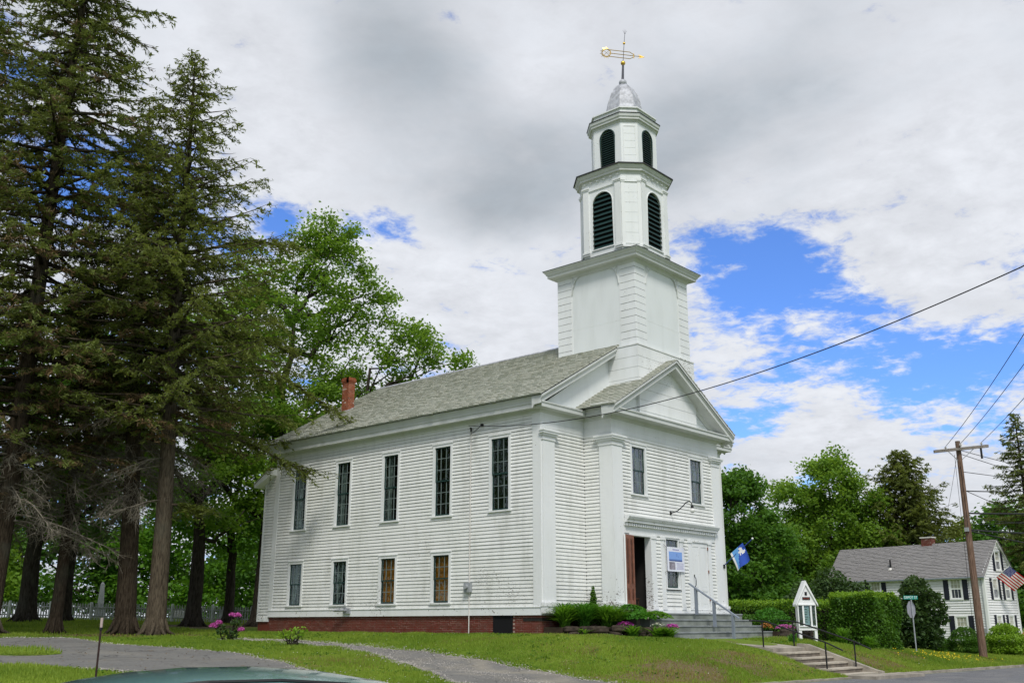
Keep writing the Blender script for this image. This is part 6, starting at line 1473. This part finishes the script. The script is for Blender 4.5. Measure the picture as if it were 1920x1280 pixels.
b = MB(); b.tube([(ux-.17, uy-.05, uz), (ux-.10, uy-.06, 7.6)], .014, 5); b.tube([(ux+.28, uy+.3, 8.3), (ux+.55, uy+.5, uz+.9)], .010, 5); part('ground_wire', b, m_wire, up_)
b = MB(); b.box(ux-.26, ux-.14, uy-.10, uy+.10, 4.25, 4.45); part('junction_box', b, m_meter, up_)
def wire(name, a, b_, sag, label, r=.014, group='wires on the utility pole', m_=None, k=28):
    a, b_ = np.array(a, float), np.array(b_, float); t = np.linspace(0, 1, k)[:, None]; p = a+(b_-a)*t-np.array([0, 0, 1.])*(4*sag*t*(1-t)); t_ = MB(); t_.tube(p, r, 5)
    o = t_.build(name, m_ or m_wire, None); return tag(o, label, 'cable', group)
for i, (p, lb) in enumerate(zip(INS, ('power line from the left insulator up out of the picture', 'power line from the middle insulator up out of the picture', 'power line from the right insulator up out of the picture'))):
    wire('power_line', p, p+np.array([-7.9-ux, -22.2-uy, gz(-7.9, -22.2)+.1-uz]), .35, lb, .013)
pole2 = up_.copy(); link(pole2); pole2.location = (-7.9, -22.2, gz(-7.9, -22.2)+.1); pole2['label'] = 'second utility pole across the road, right of the picture'
for ch_ in list(up_.children):
    c_ = ch_.copy(); link(c_, pole2)
    for g_ in list(ch_.children): d__ = g_.copy(); link(d__, c_)
for o_ in (up_, pole2): o_['group'] = 'utility poles along the road'
top = np.array([ux, uy, 0])
for i, (z0, e, sag, lb, r_) in enumerate(((8.5, (70, -11, 10.6), .6, 'upper thin wire from the pole to the right edge', .012), (8.3, (70, -13, 8.2), .6, 'thin wire sloping down right from the crossarm', .012), (6.35, (66, -8, 11.5), .5, 'dark cable rising right from the upper pole', .02), (7.35, (66, -14.5, 8.6), .1, 'short level strung wire below the crossarm', .012), (5.2, (66, -10, 9.3), .4, 'heavy bundled cable rising right to the spruce', .03), (4.35, (66, -11, 7.4), .5, 'thick lower cable running right to the spruce', .03), (4.3, (66, -16, 2.6), .3, 'thick cable sagging down right from the pole', .022), (5.0, (70, -9, 7.6), .4, 'thin wire rising right from the middle of the pole', .010), (6.4, (60, -9.5, 4.2), .3, 'looped wire dropping right from the upper pole', .012), (4.6, (62, -10.5, 8.3), .2, 'faint wire climbing right past the spruce', .009))):
    wire('power_line', top+np.array([.1, 0, z0]), e, sag, lb, r_*1.5)
wire('power_line', top+np.array([0, .1, 8.2]), P3(4.8, HW/2, 5.9), .5, 'slack service wire from the pole down to the house roof', .010)
wire('power_line', (PX1+.2, .3, 4.0), (60, 22, 4.0), 1.0, 'faint wire crossing the trees right of the church', .010, 'service wires at the church')
t = np.linspace(0, 1, 60)[:, None]; A_, B_ = np.array((-.3, 3.45, 7.28)), np.array((-8.0, -19.0, 6.45)); pts = A_+(B_-A_)*t-np.array([0, 0, 1.])*(4*.92*t*(1-t)); q = MB(); q.tube(np.vstack([pts, [(-8.05, -20.5, 6.95), (-7.95, -22.0, 7.5)]]), .014, 5)
tag(q.build('service_cable', m_wire, None), 'twisted black service cable sagging from the church wall across the gable', 'cable', 'service wires at the church')
# ================================================================== picket fence and graves
pf_ = thing('picket_fence', (4, 36, -.2), 'weathered white picket fence beyond the trees', 'fence')
fa_, fb_ = np.array([-6.5, 46.5]), np.array([10.4, 28.6]); L_ = np.linalg.norm(fb_-fa_); fdv = (fb_-fa_)/L_; pk = MB(); k = 0; s = 0
while s < L_:
    p = fa_+fdv*s; z = gz(*p); F = ((p[0], p[1], z), (fdv[0], fdv[1], 0), (-fdv[1], fdv[0], 0)); hh = .95+R.uniform(-.02, .03); j = R.uniform(-.015, .015)
    pk.prism([frame_pt(F, a+j*(b_ > .5), b_, .0) for a, b_ in ((-.04, .05), (.04, .05), (.04, hh), (0, hh+.09), (-.04, hh))], (F[2][0]*.025, F[2][1]*.025, 0)); s += .155
part('picket', pk, m_fence, pf_, kind='stuff')
ns_ = 40
for h_ in (.28, .78):
    rl = MB()
    for i in range(ns_):
        a, b_ = fa_+(fb_-fa_)*i/ns_, fa_+(fb_-fa_)*(i+1)/ns_; rl.tube([(a[0], a[1], gz(*a)+h_), (b_[0], b_[1], gz(*b_)+h_)], .04, 4, False)
    part('rail', rl, m_fence, pf_)
for i in range(11):
    a = fa_+(fb_-fa_)*i/10; q = MB(); q.box(a[0]-.06, a[0]+.06, a[1]-.06, a[1]+.06, gz(*a)-.2, gz(*a)+1.1); part('post', q, m_trim, pf_)
def obelisk(x, y, h, label):
    z = gz(x, y); t_ = thing('obelisk', (x, y, z), label, 'gravestone'); b = MB(); b.rings([sq(w, z+q, x, y) for w, q in ((.36, -.1), (.36, .25), (.27, .28), (.27, .72), (.31, .74), (.31, .82))]); part('plinth', b, m_granite, t_)
    b = MB(); b.rings([sq(w, z+q, x, y) for w, q in ((.17, .82), (.10, h-.16), (.01, h))]); part('shaft', b, m_granite, t_)
obelisk(6.5, 45.4, 2.55, 'grey granite obelisk beyond the picket fence')
for i, (x, y, w, h_, lb) in enumerate(((12.3, 38.8, .5, .85, 'upright grey gravestone near the right end of the fence'), (9.6, 40.5, .42, .7, 'squat grey gravestone behind the hemlock trunk'), (3.0, 49, .45, .8, 'pale gravestone left of the obelisk'), (13.6, 36.4, .4, .7, 'small pale gravestone by the church corner'))):
    z = gz(x, y); q = MB(); q.prism([(x+w*a*.66, y-w*a*.75, z+b_) for a, b_ in ((-1, -.1), (1, -.1), (1, h_*.75), (.7, h_*.93), (0, h_), (-.7, h_*.93), (-1, h_*.75))], (.12, .10, 0)); tag(q.build('gravestone', m_granite, None), lb, 'gravestone', 'gravestones beyond the fence')
# ================================================================== marker stake in front
mk = thing('marker_stake', (-21.72, -10.32, gz(-21.72, -10.32)), 'thin dark metal marker stake with a pale top in the foreground', 'stake')
zm_ = gz(-21.72, -10.32); b = MB(); b.tube([(-21.72, -10.32, zm_-.1), (-21.72, -10.32, -.31)], .014, 8); part('rod', b, plain('rusty_iron', (.035, .018, .014), .7, .4, 20), mk)
b = MB(); b.tube([(-21.72, -10.32, -.36), (-21.72, -10.32, -.235)], .018, 8); part('reflector', b, plain('pale_reflector', (.45, .36, .32), .5), mk)
b = MB(); b.tube([(-21.72, -10.32, -.40), (-21.72, -10.32, -.36)], .020, 8); part('collar', b, m_iron, mk)
# ================================================================== parked car (only its roof shows)
m_car = None
def carmat():
    m, t, out = mat('teal_green_car_paint')
    bs = N(t, 'ShaderNodeBsdfPrincipled', inp={'Base Color': (.17, .34, .34, 1), 'Roughness': .2, 'Metallic': .3, 'Coat Weight': 1.0, 'Coat Roughness': .08}); t.links.new(bs.outputs[0], out.inputs[0]); return m
m_car = carmat(); m_cglass = plain('car_glass', (.02, .03, .035), .05, .1, 2, spec=.9); m_tyre = plain('tyre_rubber', (.012, .012, .012), .8); m_rim = plain('alloy_rim', (.35, .36, .37), .35, metal=.8); m_lampred = plain('tail_lamp', (.25, .01, .01), .2); m_lampw = plain('head_lamp', (.6, .6, .6), .1)
KX, KY, KA = -25.47, -19.62, rad(-22); KZ = float(road_z(KX))+.012
car = thing('car', (KX, KY, KZ), 'teal green car parked in front, only its roof in view', 'car')
cu, cv = np.array([math.cos(KA), math.sin(KA), 0]), np.array([-math.sin(KA), math.cos(KA), 0])
CP_ = lambda u, v, z: np.array([KX, KY, KZ])+cu*u+cv*v+np.array([0, 0, z])
def section(u, hw, zlo, zhi, tuck=.9, k=6):
    pts = [CP_(u, -hw*.92, zlo), CP_(u, -hw, zlo+.18), CP_(u, -hw, zhi-.16), CP_(u, -hw*tuck, zhi-.03)]
    for t in np.linspace(-.72, .72, k): pts.append(CP_(u, hw*tuck*t*1.1, zhi+.035*(1-(t/.8)**2)))
    return pts+[CP_(u, hw*tuck, zhi-.03), CP_(u, hw, zhi-.16), CP_(u, hw, zlo+.18), CP_(u, hw*.92, zlo)]
b = MB(); b.rings([section(u, h_, zl, zh) for u, h_, zl, zh in ((-2.15, .70, .34, .66), (-2.05, .80, .26, .82), (-1.6, .86, .22, .88), (-.9, .875, .20, .90), (.4, .875, .20, .90), (1.0, .87, .20, .86), (1.7, .83, .22, .78), (2.05, .74, .26, .66), (2.15, .62, .32, .58))]); part('body', b, m_car, car, smooth=True)
RT = KT = 1.285
rows = []
for u, w in [(-1.15, .50), (-1.08, .54), (-.95, .57), (-.75, .59), (-.5, .60), (-.2, .60), (.1, .59), (.4, .57), (.6, .54), (.68, .50)]:
    z = 1.222-.085*abs((u+.35)/.8)**2.2
    rows.append([CP_(u, v*w, z-.06*abs(v)**2.2) for v in np.linspace(-1, 1, 15)])
low = [[p-np.array([0, 0, .03]) for p in r_] for r_ in rows]
b = MB(); b.rings([list(r_)+list(l)[::-1] for r_, l in zip(rows, low)]); part('roof', b, m_car, car, smooth=True)
for k_ in (1, 13):
    q = MB(); q.tube([r_[k_]+np.array([0, 0, .004]) for r_ in rows], .009, 5); part('roof_moulding', q, m_iron, car)
b = MB(); top_ = [CP_(u, s*w, z) for s in (1,) for u, w, z in ()]
gl_t = [CP_(-1.40, -.55, 1.0), CP_(.68, -.52, .98), CP_(.68, .52, .98), CP_(-1.40, .52, 1.0)]; gl_b = [CP_(-1.75, -.74, .88), CP_(1.15, -.76, .86), CP_(1.15, .76, .86), CP_(-1.75, .74, .88)]
mid_t = [CP_(-1.25, -.5, 1.05), CP_(.50, -.5, 1.05), CP_(.50, .5, 1.05), CP_(-1.25, .5, 1.05)]
b.rings([gl_b, gl_t, mid_t]); part('window_band', b, m_cglass, car)
for u, s in ((1.35, 1), (1.35, -1), (-1.35, 1), (-1.35, -1)):
    q = MB(); c = CP_(u, s*.80, .31); ring_ = lambda r, o: [c+cv*s*o+cu*r*math.cos(t)+np.array([0, 0, r*math.sin(t)]) for t in np.arange(20)*2*math.pi/20]; q.rings([ring_(.20, -.10), ring_(.31, -.10), ring_(.31, .07), ring_(.22, .075)]); wo_ = part('wheel', q, m_tyre, car)
    q = MB(); q.rings([ring_(.215, .06), ring_(.12, .05), ring_(.05, .065)]); part('rim', q, m_rim, wo_)
for s in (-1, 1):
    q = MB(); c = CP_(2.02, s*.55, .60); q.ball(c, .11, 10, 6, .6); part('headlight', q, m_lampw, car); q = MB(); c = CP_(-2.03, s*.62, .72); q.ball(c, .11, 10, 6, .8); part('tail_lamp', q, m_lampred, car)
    q = MB(); q.ball(CP_(.72, s*.93, .93), .09, 10, 6, .7); part('mirror', q, m_car, car)
q = MB(); q.tube([CP_(-1.15, .2, 1.08), CP_(-1.22, .2, 1.10)], .02, 6); part('aerial', q, m_iron, car)
# chair just inside the open door
chr_ = thing('chair', (4.75, -.65, .2), 'dark wooden chair just inside the open church door', 'chair'); m_chair = plain('dark_chair_wood', (.06, .03, .018), .5)
q = MB(); q.box(4.53, 4.95, -.85, -.45, .62, .66); part('seat', q, m_chair, chr_)
for x in (4.55, 4.91):
    for y in (-.83, -.49): q = MB(); q.box(x, x+.035, y, y+.035, .2, .62 if y < -.6 else 1.1); part('leg', q, m_chair, chr_)
for z in (.8, .92, 1.04): q = MB(); q.box(4.55, 4.94, -.485, -.46, z, z+.05); part('back_rail', q, m_chair, chr_)
# ================================================================== lawn grass (stuff)
def inpoly(x, y, poly):
    c = np.zeros(len(x), bool); n = len(poly)
    for i in range(n):
        (x1, y1), (x2, y2) = poly[i], poly[(i+1) % n]; c ^= ((y1 > y) != (y2 > y)) & (x < (x2-x1)*(y-y1)/(y2-y1+1e-12)+x1)
    return c
no_grass = [DR_A+DR_B[::-1], PT_A+PT_B[::-1], [(-.0, 0), (PX0, 0), (PX0, YP), (PX1, YP), (PX1, 0), (XW, 0), (XW, 30), (-.6, 30), (-.6, 16.5), (0, 16.5)], [(SX0, -3.7), (SX1+.3, -3.7), (SX1+.3, -1), (SX0, -1)], [(CX0-.05, -3.7), (CX1+.24, -3.7), (CX1+.24, -9.3), (CX0-.05, -9.3)], [(.1, .1), (.35, -.8), (1.2, -1.45), (2.0, -2.2), (2.7, -2.95), (3.3, -3.5), (3.3, 0)]]
LAWN = {}
def lawn(name, n, box, h0, m_, dry=False, w=.016):
    x = rng.uniform(box[0], box[1], n); y = rng.uniform(box[2], box[3], n)
    k = np.ones(n, bool)
    islm = inpoly(x, y, [tuple(p) for p in ISL])
    for i, pl_ in enumerate(no_grass):
        m_in = inpoly(x, y, pl_)
        if i == 0: m_in &= ~islm
        k &= ~m_in
    tr_m, bk_m = dirtmask(x, y)
    k &= rng.random(n) > tr_m*.95
    k &= (rng.random(n) < bk_m*.9+.10) if dry else (rng.random(n) > bk_m*.88)
    k &= ~((x > 15) & (x < 18.2) & (y > -6) & (y < 3.2))
    x, y = x[k], y[k]; n = len(x); z = ground_z(x, y)+np.where(inpoly(x, y, [tuple(p) for p in ISL]), .08, 0)
    hh = h0*(.5+.9*rng.random(n))*(1+.5*np.sin(x*2.1+1.3*np.sin(y*1.7))*np.sin(y*1.9)); a = rng.uniform(0, 2*math.pi, n); ln_ = hh*.55*rng.random(n); b_ = rng.uniform(0, 2*math.pi, n); ww = w*(.7+.7*rng.random(n))
    V = np.stack([np.stack([x-ww*np.cos(a), y-ww*np.sin(a), z-.01], 1), np.stack([x+ww*np.cos(a), y+ww*np.sin(a), z-.01], 1), np.stack([x+ln_*np.cos(b_), y+ln_*np.sin(b_), z+hh], 1)], 1)
    LAWN.setdefault(name, (MB(), m_))[0].add(V.reshape(-1, 3), tris=np.arange(n*3).reshape(n, 3), tone=np.repeat(np.clip(rng.normal(.45, .2, n)+.25*np.sin(x*.7+np.sin(y))*np.sin(y*.6), 0, 1), 3))
lawn('grass', 330000, (-19.5, 14, -9.2, 5), .062, m_grass)
lawn('grass', 120000, (-14, 4, 5, 20), .07, m_grass, w=.02)
lawn('grass', 70000, (-10, 12, 20, 46), .10, m_grass, w=.03)
lawn('grass', 90000, (14, 34, -9.2, -1), .07, m_grass, w=.02)
lawn('grass', 20000, (-24, -13, -3, 12), .09, m_grass, w=.018)
lawn('dry_grass', 170000, (-14, 26, -9.2, 2), .045, m_dry, dry=True, w=.018)
for nm_, (mb, m_) in LAWN.items(): tag(mb.build(nm_, m_, None, kind='stuff', keeptone=True), 'short green lawn grass' if nm_ == 'grass' else 'dry straw coloured grass patches', 'grass')
n_ = 240; xx = rng.normal(20.5, 2.4, n_); yy = rng.normal(-6.9, .5, n_); q = MB(); leaf_quads(q, np.stack([xx, yy, ground_z(xx, yy)+.09], 1), .07, .9, 1.0); o = q.build('yellow_wildflowers', m_yellow_fl, None, kind='stuff', keeptone=True); tag(o, 'yellow wildflowers in the grass below the stop sign', 'flowers')
n_ = 2600; xx = rng.normal(-7.2, 3.2, n_); yy = rng.normal(16.2, 2.2, n_); k = ~inpoly(xx, yy, no_grass[0]); xx, yy = xx[k], yy[k]; q = MB(); leaf_quads(q, np.stack([xx, yy, ground_z(xx, yy)+.02], 1), .10, .5, 1.5); o = q.build('fallen_leaves', m_brownneedle, None, kind='stuff', keeptone=True); tag(o, 'brown litter under the conifers', 'litter')
# weeds and clover in the lawn, grit along the paving
n_ = 15000; xx = rng.uniform(-17, 26, n_); yy = rng.uniform(-9, 14, n_); kk = np.sin(xx*1.1+2*np.sin(yy*.9))*np.sin(yy*1.4+1.2*np.sin(xx*.7))+rng.normal(0, .35, n_) > .45
for pl_ in no_grass: kk &= ~inpoly(xx, yy, pl_)
xx, yy = xx[kk], yy[kk]; q = MB(); C_ = np.stack([xx, yy, ground_z(xx, yy)+.045], 1); C_ = (C_[:, None]+rng.normal(0, .05, (len(C_), 4, 3))*np.array([1, 1, .25])).reshape(-1, 3); leaf_quads(q, C_, .065, .7, .9)
tag(q.build('weeds', m_hedge, None, kind='stuff', keeptone=True), 'dark green weeds and clover scattered in the lawn', 'weeds')
n_ = 700; xx = rng.uniform(-16, 14, n_); yy = rng.uniform(-8.5, 8, n_); kk = np.ones(n_, bool)
for pl_ in no_grass: kk &= ~inpoly(xx, yy, pl_)
xx, yy = xx[kk], yy[kk]; q = MB(); leaf_quads(q, np.stack([xx, yy, ground_z(xx, yy)+.07], 1), .035, .9, 2.0); tag(q.build('small_flowers', m_white_fl, None, kind='stuff', keeptone=True), 'tiny pale flowers scattered in the lawn', 'flowers')
def grit(name, edges, n, m_, label, spread, smin, smax):
    P_ = []
    for e in edges:
        E_ = resample(e, 400); i = rng.integers(0, 400, n); P_.append(E_[i]+rng.normal(0, spread, (n, 2)))
    P_ = np.vstack(P_); n = len(P_); z = ground_z(P_[:, 0], P_[:, 1])+.03; s_ = rng.uniform(smin, smax, n)[:, None]; c = np.column_stack([P_, z]); off = np.array([(1, 0, 0), (0, 1, 0), (-1, 0, 0), (0, -1, 0), (0, 0, .7)])
    V = c[:, None]+off[None]*s_[:, None]*rng.uniform(.6, 1.3, (n, 5, 1)); b_ = np.arange(n)[:, None, None]*5; T = (np.array([(0, 1, 4), (1, 2, 4), (2, 3, 4), (3, 0, 4)])[None]+b_).reshape(-1, 3)
    q = MB().add(V.reshape(-1, 3), tris=T); tag(q.build(name, m_, None, kind='stuff'), label, 'gravel')
m_grit = islandmat('mixed_grit', [(.30, .28, .25), (.20, .19, .18), (.42, .40, .36), (.13, .12, .11)], .9, extra=(.22, .2, .17))
grit('gravel', [PT_A, PT_B, DR_A, DR_B], 1500, m_grit, 'loose gravel along the edges of the path and driveway', .16, .012, .035)
grit('gravel', [[(0.5*(a[0]+b[0]), 0.5*(a[1]+b[1])) for a, b in zip(resample(PT_A, 30), resample(PT_B, 30))]], 2600, m_grit, 'loose gravel strewn down the middle of the path', .45, .010, .026)
n_ = 500; xx = rng.normal(-13.4, 2.4, n_); yy = rng.uniform(-3, 14, n_); q = MB(); leaf_quads(q, np.stack([xx, yy, ground_z(xx, yy)+.035], 1), .07, .5, 2.5); tag(q.build('fallen_leaves', m_brownneedle, None, kind='stuff', keeptone=True), 'brown litter blown over the driveway', 'litter')
